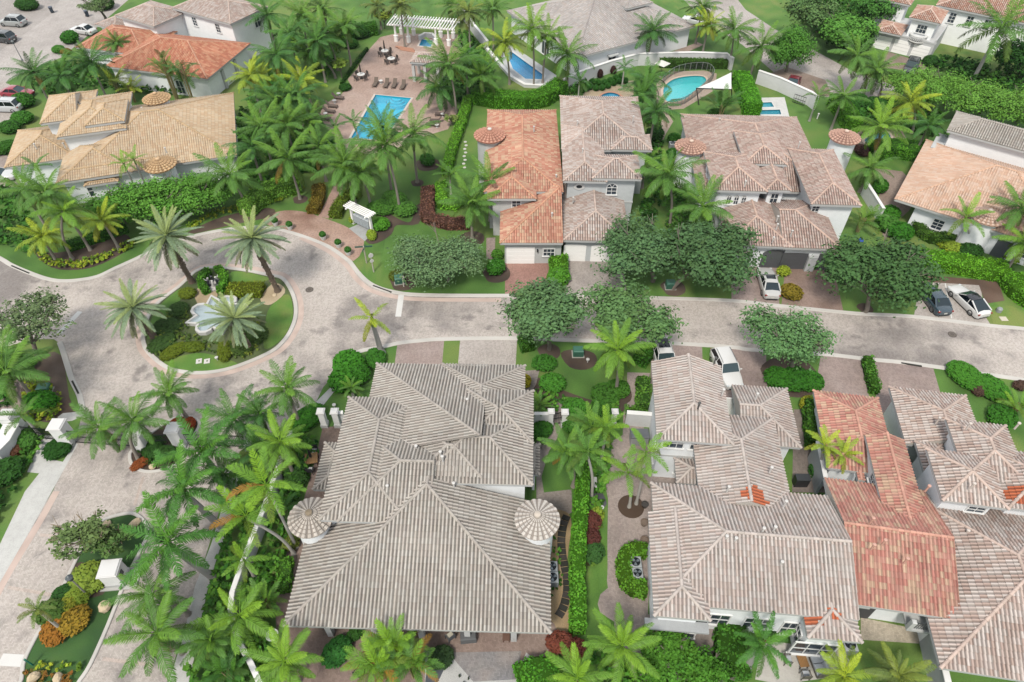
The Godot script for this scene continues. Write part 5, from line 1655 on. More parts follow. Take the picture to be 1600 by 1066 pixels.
	roof_block(h, r, 38.05, -26.79, 5.2, 5.15, 5.9)
	r.accent = []
	b = roof_block(h, r, 33.72, -20.25, 11.6, 13.2, 3.7, {"axis": "z", "insets": [0.6, 0.6, 1.6, 1.0]})
	window(h, b, "s", -3.2, 0.2, 2.4, 2.2, 3, 1); window(h, b, "s", 0.5, 0.2, 2.4, 2.2, 3, 1)
	roof_block(h, r, 32.83, -29.13, 2.03, 4.94, 3.9)
	for q in [[Vector2(34.04, -32.93), 5.0], [Vector2(34.32, -30.68), 7.3], [Vector2(38.25, -30.92), 7.0], [Vector2(32.12, -25.45), 7.4], [Vector2(31.81, -23.16), 5.0]]: vent_pipe(h, [q[0].x, q[0].y], q[1], 0xeadfd6)

	# ---- twin house north of the street: orange half
	h = new_house("orange_twin_house", "orange roofed half of the twin house with a tall round turret", Vector2(2.4, -72.15), 0, 0xb4b6b6)
	r = roofer("orange")
	roof_block(h, r, 1.27, -73.43, 8.84, 18.47, 5.4, {"axis": "z", "pitch": 0.36})
	b = roof_block(h, r, -0.02, -68.56, 5.38, 11.46, 5.42, {"axis": "z", "pitch": 0.4})
	window(h, b, "s", 0.5, 3.6, 1.0, 1.2); window(h, b, "w", 1, 3.4, 1.0, 1.3); window(h, b, "w", -2, 1.0, 1.0, 1.5)
	b = roof_block(h, r, 2.08, -64.43, 6.75, 13.3, 3.3, {"axis": "x", "gables": "e", "insets": [0.5, 0.1, 0.6, 0.5]})
	garage_door(h, b, "s", -1.35, 3.1); window(h, b, "s", 1.75, 1.1, 1.25, 0.95, 3, 2)
	wall_box("wall_lamp", h, b, "s", 0.5, Vector3(0, 1.9, 0.12), Vector3(0.14, 0.3, 0.2), M.metal, 0x40444a)
	turret(h, Vector2(-2.68, -74.35), 1.5, 6.5, 0.9, [hexc(0xe0a890), hexc(0xbd836e), hexc(0xf0ece6)])
	for q in [[Vector2(2.64, -75.06), 6.9], [Vector2(5, -66.64), 5.6], [Vector2(4.33, -60.8), 4.6]]: vent_pipe(h, [q[0].x, q[0].y], q[1])

	# ---- twin house: greyish half
	h = new_house("greyish_twin_house", "greyish pink roofed half of the twin house with an arched window", Vector2(11.18, -72.15), 2, 0xb8bdc0)
	r = roofer("rose")
	roof_block(h, r, 11.11, -78.14, 10.11, 13.17, 6.2, {"axis": "z", "pitch": 0.38})
	b = roof_block(h, r, 8.32, -71.12, 4.86, 12.22, 6.22, {"axis": "z", "pitch": 0.4, "band": true})
	var ov := MB.new(); ov.at = on_wall(b, "s", -0.55) * Transform3D(Basis(Vector3.RIGHT, PI / 2), Vector3(0, 5.2, 0.0)); ov.col = hexc(0xf4f4f3)
	ov.lathe(Vector3.ZERO, [[0.62, -0.02], [0.62, 0.08], [0.34, 0.1], [0.34, 0.03]], 20, true, 1.0, 0.7)
	var ovw := part("window", ov.mesh(), M.white, h)
	var ovp := MB.new(); ovp.at = ov.at; ovp.col = hexc(0x39424a); ovp.lathe(Vector3.ZERO, [[0.34, 0.035], [0.0, 0.035]], 20, true, 1.0, 0.7)
	part("pane", ovp.mesh(), M.glass, ovw)
	b = roof_block(h, r, 11.68, -67.39, 5.42, 4.9, 6.6, {"pitch": 0.42, "band": true})
	window(h, b, "s", -0.35, 4.2, 1.15, 0.9, 2, 2, true)
	b2 = roof_block(h, r, 14.07, -73, 4.79, 3.46, 6.4, {"pitch": 0.4})
	window(h, b2, "e", 0, 4.4, 0.9, 1.2)
	b = roof_block(h, r, 9.22, -63.62, 7.03, 10.96, 3.3, {"axis": "z", "gables": "n", "insets": [0.4, 0.6, 0.6, 0.3]})
	garage_door(h, b, "s", -2.0, 2.45, 2.15, 0xf1f1f0, 0.22); garage_door(h, b, "s", 1.0, 2.45, 2.15, 0xf1f1f0, 0.22)
	for q in [[Vector2(7.89, -75.82), 7.2], [Vector2(14.71, -76.58), 7.4], [Vector2(8.06, -69.36), 7.3], [Vector2(6.83, -64.01), 4.4]]: vent_pipe(h, [q[0].x, q[0].y], q[1])

	# ---- brown roofed twin with two turrets
	h = new_house("brown_roof_house", "wide house with brownish pink tile roof and a round turret at each side", Vector2(31.94, -72.15), 3)
	r = roofer("brown")
	roof_block(h, r, 29.72, -75.77, 15.3, 17.58, 3.6, {"axis": "z", "pitch": 0.4})
	b = roof_block(h, r, 35.51, -67.42, 5.37, 11.4, 5.4, {"axis": "z", "pitch": 0.38})
	window(h, b, "e", 1.0, 3.4, 1.0, 1.3); window(h, b, "s", -1.8, 3.7, 0.8, 1.2)
	b = roof_block(h, r, 25.17, -67.12, 5.8, 7.86, 6.2, {"axis": "z", "pitch": 0.4, "band": true})
	for k in 3: window(h, b, "s", -0.85 + k * 0.82, 4.1, 0.52, 0.95, 2, 2, true)
	window(h, b, "w", 0, 4.3, 0.8, 1.2); window(h, b, "w", -2, 4.3, 0.8, 1.2)
	b = roof_block(h, r, 29.09, -71.7, 4.82, 7.28, 6.5, {"pitch": 0.4})
	window(h, b, "s", 1.9, 4.9, 0.7, 0.9)
	b = roof_block(h, r, 29.49, -66.68, 2.76, 5.86, 5.9, {"axis": "z", "gables": "n", "pitch": 0.4})
	window(h, b, "s", 0.0, 3.9, 0.85, 1.2, 2, 2)
	b = roof_block(h, r, 26.55, -61.07, 6.94, 7.64, 3.3, {"axis": "z", "gables": "n", "pitch": 0.4})
	garage_door(h, b, "s", 2.2, 2.8, 2.0, 0x6b6d72, 0.5)
	wall_box("house_number", h, b, "s", 4.05, Vector3(0, 1.8, 0.04), Vector3(0.3, 0.22, 0.05), M.satin, 0x9aa0a4)
	b = roof_block(h, r, 32.08, -61.23, 6.12, 8.75, 3.3, {"axis": "x", "gables": "w", "pitch": 0.4})
	garage_door(h, b, "s", -1.25, 2.7, 2.2, 0x66686d, 0.06); garage_door(h, b, "s", 2.6, 2.7, 2.2, 0x66686d, 0.06)
	for x in [0.35, 0.8]: wall_box("planter_post", h, b, "s", x, Vector3(0, 1.0, 0.2), Vector3(0.5, 2.0, 0.4), M.wall, 0xdfe3e6, 0.05)
	var bs := [hexc(0xe0b6a2), hexc(0xb98f7f), hexc(0xf0d8c8)]
	turret(h, Vector2(21.75, -74.47), 1.5, 4.9, 0.85, bs)
	turret(h, Vector2(41.12, -76.37), 1.5, 5.1, 0.9, bs)
	for q in [[Vector2(34.14, -72.81), 6.1], [Vector2(28.28, -58.98), 4.5], [Vector2(27.45, -57.11), 4.2], [Vector2(28.61, -60.22), 4.6], [Vector2(29.58, -57.98), 4.4], [Vector2(25.34, -63.43), 6.9], [Vector2(26.36, -80.11), 5.2], [Vector2(39.48, -81.68), 5.0]]: vent_pipe(h, [q[0].x, q[0].y], q[1])

	# ---- peach roofed house at the right
	h = new_house("peach_roof_house", "house with smooth peach tile roof and a small domed turret", Vector2(57.02, -69.43), 35)
	r = roofer("peach")
	b = roof_block(h, r, 55.89, -67.24, 17.93, 15.87, 3.3, {"insets": [0.6, 0.6, 0.7, 2.4]})
	window(h, b, "s", -4.6, 0.9, 1.15, 1.25, 2, 3); window(h, b, "s", 4.2, 0.9, 1.15, 1.25, 2, 3)
	for k in 2: wall_box("column", h, b, "w", 2.6 - k * 3.0, Vector3(0, 1.5, 1.6), Vector3(0.4, 3.0, 0.4), M.wall, 0xe2e5e7)
	wall_box("door", h, b, "s", 2.2, Vector3(0, 1.1, 0.03), Vector3(1.5, 2.2, 0.1), M.satin, 0x6a7076)
	wall_box("pilaster", h, b, "s", -1.8, Vector3(0, 1.4, 0.1), Vector3(0.7, 2.8, 0.3), M.wall, 0xdfe3e5)
	turret(h, Vector2(52.24, -61.61), 1.5, 4.0, 0.85, [hexc(0xf2d4c2), hexc(0xd4b09a), hexc(0xf4e2d6)])
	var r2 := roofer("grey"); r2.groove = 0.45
	b = roof_block(h, r2, 60.69, -74.33, 14.35, 5.62, 6.2)
	b2 = roof_block(h, r2, 56.37, -78.29, 2.6, 4.26, 6.18, {"pitch": 0.35})
	window(h, b, "w", 0.8, 4.0, 1.6, 1.5, 2, 2)
	wall_box("balcony", h, b, "w", 1.2, Vector3(0, 3.4, 0.7), Vector3(4.2, 1.0, 1.3), M.wall, 0xe8ebed)
	vent_pipe(h, [Vector2(54.2, -69.2).x, Vector2(54.2, -69.2).y], 5.2, 0x7d6a5c)

	# ---- white villa at the top right
	h = new_house("white_villa", "white two storey villa with three white garage doors at the top right", Vector2(73.28, -123.13), 34, 0xeef0f1)
	r = roofer("brown"); r.palette = [hexc(0xe2bba9), hexc(0xd8a994), hexc(0xe8c8b8), hexc(0xd29f8a)]; r.cap_color = hexc(0xf0d3c4)
	b = roof_block(h, r, 79.97, -115.47, 19, 9, 5.7, {"pitch": 0.35})
	for k in 4: window(h, b, "s", -6.5 + k * 2.6, 3.4, 1.0, 1.5)
	b = roof_block(h, r, 66.94, -113.48, 4.7, 6, 5.6, {"pitch": 0.45, "from": 2.7})
	window(h, b, "s", 0, 3.5, 1.5, 1.2, 3, 2)
	b2 = roof_block(h, r, 64.71, -120.52, 5, 5, 5.68, {"pitch": 0.4})
	window(h, b2, "s", 0, 3.6, 1.6, 1.2, 3, 2)
	var bb := MB.new(); bb.at = on_wall(b, "s", 0.0).translated(Vector3(0, -0.5, 0)); bb.col = hexc(0xf2f2f0)
	bb.lathe(Vector3(0, 0, 0.2), [[0.2, 2.4], [1.35, 2.9], [1.4, 3.0], [1.35, 3.05], [1.2, 3.05]], 18)
	for k in 14:
		var a: float = PI * (k + 0.5) / 14
		bb.lathe(Vector3(cos(a) * 1.28, 3.05, 0.2 + sin(a) * 1.28), [[0.05, 0.0], [0.09, 0.25], [0.04, 0.5], [0.05, 0.7]], 6)
	bb.lathe(Vector3(0, 0, 0.2), [[1.2, 3.72], [1.4, 3.74], [1.4, 3.86], [1.18, 3.87]], 18)
	part("balcony", bb.mesh(), M.white, h)
	b = roof_block(h, r, 62.32, -114.37, 4, 5, 3.15, {"pitch": 0.32, "from": 2.7})
	var g := MB.new()
	g.at = Transform3D(Basis(Vector3.UP, -deg_to_rad(36)), v3(Vector2(63.66, -111.74)) - h.position)
	g.col = hexc(0xeceef0)
	g.box(Vector3(0, 1.35, -4.1), Vector3(9.2, 2.7, 8.2)); g.box(Vector3(0, 2.75, -0.1), Vector3(9.4, 0.25, 0.3)); g.box(Vector3(4.5, 2.95, -4.0), Vector3(0.2, 0.7, 8.0))
	part("wall", g.mesh(), M.wall, h)
	for k in 3:
		var d := MB.new()
		d.at = g.at
		d.col = hexc(0xf6f6f5) * 1.6
		for e in 4: d.box(Vector3(-2.95 + k * 2.95, 0.28 + e * 0.53, 0.02), Vector3(2.5, 0.49, 0.1))
		part("garage_door", d.mesh(), M.satin, h)

	# ---- big grey roofed house at the top
	h = new_house("slate_grey_roof_house", "big single storey house with smooth slate grey hipped roof at the top", Vector2(18.04, -123.13), -30.5)
	r = roofer("slate")
	b = roof_block(h, r, 14.57, -117.35, 23.39, 21.02, 3.5, {"pitch": 0.36})
	window(h, b, "s", -4.5, 0.2, 1.5, 1.9, 2, 1); window(h, b, "w", 1, 0.2, 2.2, 2.1, 3, 1); window(h, b, "w", -4, 0.6, 1.6, 1.4)
	wall_box("canopy", h, b, "s", -4.5, Vector3(0, 2.25, 0.35), Vector3(1.9, 0.15, 0.7), M.wall, 0xe6eaec)
	b2 = roof_block(h, r, 18.95, -118.44, 5.25, 6.96, 6.2, {"pitch": 0.36})
	window(h, b2, "s", 1, 4.4, 1.2, 1.2)

	# ---- tan roofed house at the left
	h = new_house("tan_roof_house", "rambling house with sandy tan tile roof and two round turrets at the left", Vector2(-51.61, -79.51), -17)
	r = roofer("tan")
	b = roof_block(h, r, -45.77, -80.49, 19, 17, 3.4, {"pitch": 0.36})
	window(h, b, "s", -2, 0.4, 1.6, 1.9, 2, 2)
	roof_block(h, r, -50.99, -74.34, 8.42, 8.84, 3.38, {"pitch": 0.36})
	roof_block(h, r, -59.15, -77.98, 8.13, 9.27, 3.3, {"axis": "z", "pitch": 0.36})
	b = roof_block(h, r, -48.36, -72.16, 12.14, 3.13, 3.42, {"pitch": 0.36})
	window(h, b, "s", -2.6, 0.7, 1.8, 1.5, 3, 2)
	roof_block(h, r, -49.29, -70.36, 3.82, 1.04, 2.7, {"pitch": 0.3})
	b = roof_block(h, r, -57.51, -81.89, 4.21, 7.58, 6.2, {"axis": "x", "gables": "e"})
	roof_block(h, r, -56.64, -82.61, 5.4, 6.39, 6.22, {"pitch": 0.34, "axis": "x"})
	roof_block(h, r, -52.91, -80.71, 7.89, 9.82, 5.9, {"pitch": 0.34})
	b = roof_block(h, r, -50.96, -79.98, 4.55, 5.83, 6.5, {"pitch": 0.4})
	window(h, b, "e", 0, 4.6, 0.9, 1.1)
	var ts := [hexc(0xe2bf93), hexc(0xbf9a70), hexc(0xeac7a0)]
	turret(h, Vector2(-47.36, -86.05), 1.4, 5.2, 0.85, ts)
	turret(h, Vector2(-42.15, -71.58), 1.5, 4.2, 0.85, ts)
	for q in [[Vector2(-58.77, -75.35), 4.4], [Vector2(-55.06, -75.2), 4.6], [Vector2(-48.86, -84.29), 4.5], [Vector2(-41.62, -73.1), 5.2]]: vent_pipe(h, [q[0].x, q[0].y], q[1])

	# ---- orange roofed house behind it
	h = new_house("burnt_orange_roof_house", "house with burnt orange tile roof behind the tan roofed house", Vector2(-55.37, -110.3), 14)
	r = roofer("orange"); r.palette = [hexc(0xdc9a7c), hexc(0xd48c6e), hexc(0xe2a988), hexc(0xcd8268)]; r.cap_color = hexc(0xe2ac90)
	b = roof_block(h, r, -50.85, -103.67, 17, 12.5, 3.4, {"pitch": 0.38})
	for k in 2: wall_box("column", h, b, "e", -2.0 + k * 3.6, Vector3(0, 1.4, 0.1), Vector3(0.5, 2.8, 0.4), M.wall, 0xe2e5e7)
	window(h, b, "s", 3, 0.3, 1.2, 2.0, 2, 2)
	b = roof_block(h, r, -60.96, -109.14, 12, 9, 3.42, {"pitch": 0.38})
	window(h, b, "s", 0, 0.6, 1.6, 1.5, 3, 2)
	roof_block(h, r, -58.73, -103.99, 5.2, 2.2, 2.7, {"pitch": 0.35})

	# ---- white two storey house behind the orange one
	h = new_house("white_house", "white two storey house with dusty pink roof behind the burnt orange roof", Vector2(-55.89, -128.84), 30, 0xe9ecee)
	r = roofer("rose")
	b = roof_block(h, r, -46.89, -114.24, 13, 8, 6.4, {"pitch": 0.36})
	window(h, b, "s", 2.6, 4.2, 1.0, 1.3); window(h, b, "e", 1.6, 4.0, 1.2, 1.7, 2, 2); window(h, b, "s", -2.6, 4.2, 1.0, 1.3)
	b = roof_block(h, r, -57.87, -113.86, 9, 7, 5.6, {"pitch": 0.36})
	roof_block(h, r, -65.11, -116.7, 5, 6, 3.3, {"pitch": 0.36})

	# ---- pool pavilion
	h = thing("pool_pavilion", "small grey tiled pavilion with white columns beside the community pool", "pavilion", v3(Vector2(-13.66, -105.24)))
	h.set_meta("turn", deg_to_rad(9)); h.set_meta("wall_color", hexc(0xe8eaea))
	r = roofer("rose")
	b = roof_block(h, r, -12.66, -103, 5.09, 3.73, 3.2, {"from": 2.6, "inset": 0.2})
	for x in [-2.2, -0.4, 1.6]: wall_box("column", h, b, "s", x, Vector3(0, 1.3, -0.25), Vector3(0.42, 2.6, 0.42), M.wall, 0xeff1f1, 0.03)
	for x in [-2.2, 1.6]: wall_box("column", h, b, "n", -x, Vector3(0, 1.3, -0.25), Vector3(0.42, 2.6, 0.42), M.wall, 0xeff1f1, 0.03)
	wall_box("bar_counter", h, b, "s", 1.0, Vector3(0, 0.55, -1.2), Vector3(2.6, 1.1, 0.7), M.wall, 0xcfc6bc)

func planting() -> void:
	var deep := 0x56904a; var mid := 0x6ca24e; var bright := 0x82b84a; var lime := 0xabcc4c; var olive := 0x86a05c; var blue := 0x98b49a; var rich := 0x5c9c48
	# [kind, label, base and crown, frond length, colour, options]
	var palms := [
		# roundabout
		["date", "blue green date palm at the north west edge of the roundabout island", -34.48, -55.24, -34.99, -55.24, 6.29, 3.5, blue],
		["date", "blue green date palm on the sandy patch at the roundabout's east side", -24.9, -53.81, -25.73, -53.81, 7.08, 3.5, blue],
		["date", "blue green date palm at the west kerb of the roundabout island", -35.68, -47.11, -36.15, -47.11, 4.05, 3.4, blue],
		["date", "blue green date palm leaning over the star shaped fountain", -25.75, -45.46, -26, -45.46, 4.22, 3.3, blue],
		# north verge, bright young palms
		["coconut", "lowest lime green palm by the north kerb, nearest the road", -50.71, -58.77, -50.55, -58.77, 3.47, 3.0, lime],
		["coconut", "lime green palm in the middle of the row by the north kerb", -49.08, -59.11, -47.02, -59.11, 6.57, 3.4, bright],
		["coconut", "lime green palm with arching trunk left of the blue green date palm", -44.42, -60.68, -44.73, -60.68, 4.25, 3.2, lime],
		["coconut", "tall mid green palm behind the lime green row by the north kerb", -47.75, -60.68, -48.9, -60.68, 7.79, 3.7, mid],
		["coconut", "dark palm at the left edge above the north kerb", -54.41, -64.55, -54.41, -64.55, 5.5, 3.4, mid],
		["manila", "small slender palm at the tan house's south west corner", -55.17, -69.2, -55.17, -69.2, 5, 2.1, deep],
		["manila", "small bright palm left of the tan house's front turret", -45.65, -70.37, -45.65, -70.37, 4.6, 1.8, bright],
		["manila", "small bright palm close beside the tan house's front turret", -44.56, -70.88, -44.56, -70.88, 4.8, 1.8, bright],
		# around the tan and orange houses
		["coconut", "dark coconut palm nearest the red car", -66.43, -92.35, -66.43, -92.35, 6, 4.0, deep],
		["coconut", "dark coconut palm between the red car and the orange roof", -61.36, -90.13, -61.36, -90.13, 6.5, 4.0, deep],
		["coconut", "broad dark coconut palm before the orange roofed house's bay", -58.41, -93.13, -58.41, -93.13, 7, 4.4, deep],
		["coconut", "pale slender palm standing against the orange roof", -61.27, -106.13, -61.21, -106.13, 4.25, 2.6, mid],
		["areca", "yellow green palm clump before the orange house's wall", -58.71, -97.15, -58.71, -97.15, 2.8, 3.0, lime],
		["areca", "second yellow green palm clump beside the tan upper roof", -55.83, -95.35, -55.83, -95.35, 2.6, 2.6, lime],
		["areca", "palm clump with broad upright leaves beside the orange roof's valley", -49.39, -95.03, -49.39, -95.03, 6.6, 2.6, mid],
		["areca", "tall palm clump at the orange roof's south corner", -46.32, -93.46, -46.32, -93.46, 6.4, 2.8, deep],
		["areca", "light green palm clump behind the tan house's rear turret", -49.56, -95.79, -49.56, -95.79, 4.4, 2.4, bright],
		["coconut", "yellow green coconut palm at the orange house's east corner", -36.07, -91.38, -36.07, -91.38, 6, 3.6, lime],
		["coconut", "yellow green coconut palm left of the pool garden path", -35.31, -92.91, -35.31, -92.91, 5, 3.4, lime],
		# pool garden, west side
		["coconut", "coconut palm in front of the white house's terrace", -38.1, -109.93, -38.1, -109.93, 7, 3.8, deep],
		["coconut", "coconut palm nearest the top edge left of the pool deck", -32.83, -109.93, -32.83, -109.93, 7, 4.0, mid],
		["coconut", "large coconut palm with thin rachises above the pool lawn", -27.61, -105.68, -28.45, -105.68, 5.99, 4.5, mid],
		["coconut", "coconut palm at the pool lawn's upper hedge", -25.62, -106.79, -25.62, -106.79, 6.5, 4.0, mid],
		["coconut", "coconut palm beside the orange house's pool terrace", -33.25, -95.78, -33.25, -95.78, 7, 4.2, deep],
		["coconut", "coconut palm leaning over the pool garden's mulch ring", -27.54, -103.04, -30.67, -103.04, 4.01, 4.2, mid],
		["coconut", "brightest lime coconut palm left of the pool loungers", -29.17, -93.29, -29.85, -93.29, 4.45, 3.8, lime],
		["coconut", "coconut palm in the dense grove west of the pool, topmost row", -30.26, -83.9, -30.26, -83.9, 6, 4.0, mid],
		["coconut", "coconut palm in the dense grove west of the pool, middle row", -28.08, -77.98, -28.08, -77.98, 6, 4.2, mid],
		["coconut", "coconut palm in the grove beside the tan roof's east corner", -31.02, -77.35, -31.02, -77.35, 6, 3.9, mid],
		["coconut", "coconut palm in the grove close to the tan roof's eave", -31.47, -73.71, -31.47, -73.71, 5.5, 3.6, deep],
		["coconut", "large coconut palm with long trunk above the forecourt's mulch", -26.11, -70.64, -26.4, -70.64, 5.72, 4.4, mid],
		["coconut", "coconut palm right of the tree row by the tan house", -32.05, -68.38, -32.72, -68.38, 5.01, 4.2, mid],
		["manila", "thin palm at the pool deck's lower left corner", -23.49, -81.73, -23.2, -81.73, 2.93, 1.9, deep],
		["manila", "thin single palm at the pool's near corner", -20.75, -83.52, -21.07, -83.52, 2.76, 2.0, deep],
		# pool garden, south side
		["coconut", "large coconut palm above the brick path, left of its neighbours", -19.18, -69.7, -19.49, -69.7, 5.71, 4.4, mid],
		["coconut", "coconut palm leaning over the mail pergola", -17.09, -68.77, -17.74, -68.77, 5.1, 4.0, mid],
		["coconut", "largest coconut palm in front of the community pool", -13.52, -68.12, -14.16, -68.12, 8.96, 4.6, mid],
		["coconut", "coconut palm hiding the pool's near right corner", -15.01, -72.15, -14.98, -72.15, 8.89, 3.2, deep],
		["coconut", "coconut palm between the pool and the east hedge", -12.02, -74.27, -11.87, -74.27, 6.88, 4.2, mid],
		["manila", "low feathery palm by the bright clipped hedge", -7.58, -71.76, -7.58, -71.76, 2.2, 2.4, mid],
		["coconut", "tall coconut palm before the pool pavilion's roof", -8.07, -92.15, -8.79, -92.15, 7.17, 4.6, mid],
		["coconut", "coconut palm leaning over the right side of the pool deck", -9.6, -92.91, -10.36, -92.91, 3.5, 4.2, deep],
		["coconut", "coconut palm beside the big hedge right of the pool deck", -4.06, -94.63, -4.38, -94.63, 4.56, 4.0, mid],
		["coconut", "slender yellowish palm behind the pergola's left end", -22.78, -121.48, -23.09, -121.48, 4.06, 3.4, olive],
		["coconut", "coconut palm at the top edge behind the pergola", -17.87, -114.06, -17.87, -114.06, 7, 3.6, olive],
		["coconut", "coconut palm above the pergola's right end", -10.63, -123.68, -10.2, -123.68, 3.25, 4.0, mid],
		["coconut", "coconut palm at the head of the long white garden wall", -6.89, -112.26, -6.89, -112.26, 6.5, 3.6, olive],
		# garden pool row
		["coconut", "yellow green coconut palm over the deep blue pool's left end", -0.39, -100.9, -1.13, -100.9, 6.55, 4.0, lime],
		["coconut", "coconut palm in front of the deep blue pool", 3.33, -100.06, 2.94, -100.06, 8.82, 4.2, bright],
		["coconut", "coconut palm just right of the deep blue pool", 4.74, -101.53, 5.35, -101.53, 7.31, 3.6, bright],
		["coconut", "coconut palm before the slate roofed house's corner", 8.34, -98.61, 8.09, -98.61, 5.76, 4.4, mid],
		["coconut", "drooping coconut palm against the slate roofed house's long wall", 21.95, -108.89, 22.15, -108.89, 4.88, 4.4, deep],
		["coconut", "yellow green palm beyond the slate roofed house's end", 31.5, -112.23, 31.57, -112.23, 4.74, 3.6, lime],
		["coconut", "palm at the top edge beside the white parked car", 30.95, -115.7, 30.95, -115.7, 6, 3.6, mid],
		["coconut", "coconut palm at the end of the white garden wall", 34.5, -106.59, 34.1, -106.59, 6.01, 4.4, mid],
		["coconut", "coconut palm beside the ball clipped tree", 37.22, -103.47, 37.75, -103.47, 4.79, 4.6, mid],
		["coconut", "dark drooping palm left of the kidney pool", 19.48, -92.15, 18.97, -92.15, 4.81, 4.0, deep],
		["coconut", "dark drooping palm behind the greyish twin roof", 19.68, -89.58, 18, -89.58, 4.21, 3.6, deep],
		["coconut", "dark palm in the narrow garden between the twin house and the brown roof", 18.33, -81.53, 18.33, -81.53, 6, 3.6, deep],
		["areca", "broad dark feathery palm under the white shade sail", 29.7, -90.4, 29.7, -90.4, 2, 3.2, deep],
		["manila", "bright low palm against the white wall near the round pool", 16.67, -99.21, 16.67, -99.21, 3, 2.2, deep],
		["manila", "low palm left of the box balls by the round pool", 9.7, -94.72, 9.7, -94.72, 3, 2.2, deep],
		["coconut", "coconut palm between the twin house and the brown roofed house", 18.56, -65.33, 17.16, -65.33, 7.14, 4.4, mid],
		["coconut", "coconut palm above the big oak's crown", 20.81, -61.96, 20.8, -61.96, 5.11, 4.0, mid],
		["coconut", "small palm tucked behind the greyish twin's front tower", 16.32, -73.02, 16.32, -73.02, 4, 2.6, mid],
		["coconut", "coconut palm left of the twin house's orange garage, behind its partner", -2.6, -66.19, -2.6, -66.19, 5.5, 3.6, mid],
		["coconut", "twin trunk coconut palm left of the orange garage", -4.58, -62.9, -4.38, -62.9, 4.78, 3.8, mid],
		# right side
		["coconut", "coconut palm over the top right road, left of a pair", 52.86, -97.6, 49.78, -97.6, 6.02, 4.4, mid],
		["coconut", "coconut palm over the top right road, right of a pair", 55.11, -97.2, 53.3, -97.2, 3.94, 4.2, mid],
		["royal", "big royal palm with grey trunk in front of the white villa", 71.25, -101.96, 71.53, -101.96, 7.32, 6.4, mid],
		["coconut", "yellow green palm before the big ficus hedge", 55.57, -86.4, 53.39, -86.4, 4.72, 4.2, lime],
		["coconut", "palm leaning over the corner pool", 47.63, -79.51, 46.86, -79.51, 4.98, 4.2, bright],
		["coconut", "wind bent palm beside the brown roof's east turret", 43.36, -72.15, 43.4, -72.15, 3.48, 3.4, mid],
		["manila", "small palm beside the stepped pool's wall", 42.38, -89.73, 42.38, -89.73, 3.2, 2.4, mid],
		["areca", "feathery palm clump east of the brown roof", 40.25, -64.11, 40.25, -64.11, 2, 2.6, mid],
		["manila", "palm at the peach roofed house's doorway", 51.53, -61.03, 49.52, -61.03, 3.74, 2.8, bright],
		["coconut", "palm cut by the right edge beside the peach roof", 54.32, -60.47, 54.32, -60.47, 6, 3.6, mid],
		["coconut", "lower palm at the right edge beside the long hedge", 54.15, -57.11, 54.15, -57.11, 4, 3.2, bright],
		["areca", "low palm bush at the right edge of the south lawn", 44.69, -37.3, 44.69, -37.3, 1.6, 2.0, bright],
		# street
		["royal", "young yellow green palm on the street's south verge", -12.7, -44.87, -12.94, -44.87, 3.88, 2.4, lime, {"n": 7}],
		["coconut", "coconut palm in the centre yard beside the pinkish grey house", 9.57, -39.9, 9.07, -39.9, 5.99, 3.3, bright],
		# entrance
		["coconut", "palm at the left edge above the gate pillars", -43.23, -37.47, -42.45, -37.47, 5.7, 4.2, mid],
		["coconut", "second palm at the left edge, higher up beside the bare tree", -44.3, -39.69, -44.3, -39.69, 5, 3.6, mid],
		["coconut", "leftmost palm of the gate island", -33.77, -33.61, -34.06, -33.61, 3.23, 3.0, mid],
		["coconut", "middle palm of the gate island, its fronds over the gate", -31.72, -32.7, -30.08, -32.7, 5.4, 3.2, mid],
		["coconut", "palm of the gate island beside the red flower bed", -28.96, -36.89, -29.29, -36.89, 3.78, 3.0, mid],
		["coconut", "dark palm over the iron gate, right of the gate island", -22.58, -34.14, -22.94, -34.14, 3.66, 3.4, deep],
		["royal", "royal palm at the head of the row along the east sidewalk", -22.61, -29.3, -23.32, -29.3, 5.18, 3.6, rich],
		["royal", "royal palm second in the row along the east sidewalk", -22.44, -25.99, -23.59, -25.99, 5.35, 3.6, rich],
		["royal", "largest royal palm in the row along the east sidewalk", -22.14, -22.15, -23.51, -22.15, 4.78, 3.8, rich],
		["coconut", "palm with spiky new leaves below the largest royal palm", -23.22, -19.49, -24.53, -19.49, 3.29, 3.2, mid],
		["coconut", "lowest palm of the row along the east sidewalk", -22.75, -16.84, -23.19, -16.84, 3.51, 3.6, mid],
		["coconut", "tall sparse palm over the white boundary wall", -18.29, -18.36, -18.48, -18.36, 2.62, 3.7, bright, {"n": 15}],
		["manila", "small fan of palm leaves on the entrance island's left side", -31.61, -18.3, -31.61, -18.3, 3.2, 1.5, olive],
		["coconut", "dark palm just left of the front house's gate", -18.65, -35.98, -18.58, -35.98, 5.49, 3.2, mid],
		["coconut", "dark palm between the gate and the front house's gate", -20.82, -34.47, -20.82, -34.47, 4, 2.6, deep],
		["coconut", "bright palm above the patio table by the front house", -18.11, -30.96, -18.11, -30.96, 5, 3.0, bright],
		["manila", "bright ribbed palm with a long bare trunk, upper of two by the left turret", -16.59, -24.65, -16.61, -24.65, 8.43, 3.0, bright, {"n": 13, "dead": 1}],
		["manila", "bright ribbed palm with a long bare trunk, lower of two by the left turret", -16.66, -24.08, -18.69, -24.08, 5.29, 3.0, bright, {"n": 12, "dead": 1}],
		["coconut", "bright coconut palm at the bottom edge below the white wall", -14.32, -14.92, -14.32, -14.92, 4, 2.9, bright],
		["areca", "dense yellow orange palm clump before the front house, topmost", -7.79, -16.45, -7.79, -16.45, 3, 2.3, bright, {"n": 30, "dead": 5}],
		["areca", "dense yellow orange palm clump before the front house, lower left", -8.66, -15.24, -8.66, -15.24, 2.8, 2.3, bright, {"n": 30, "dead": 5}],
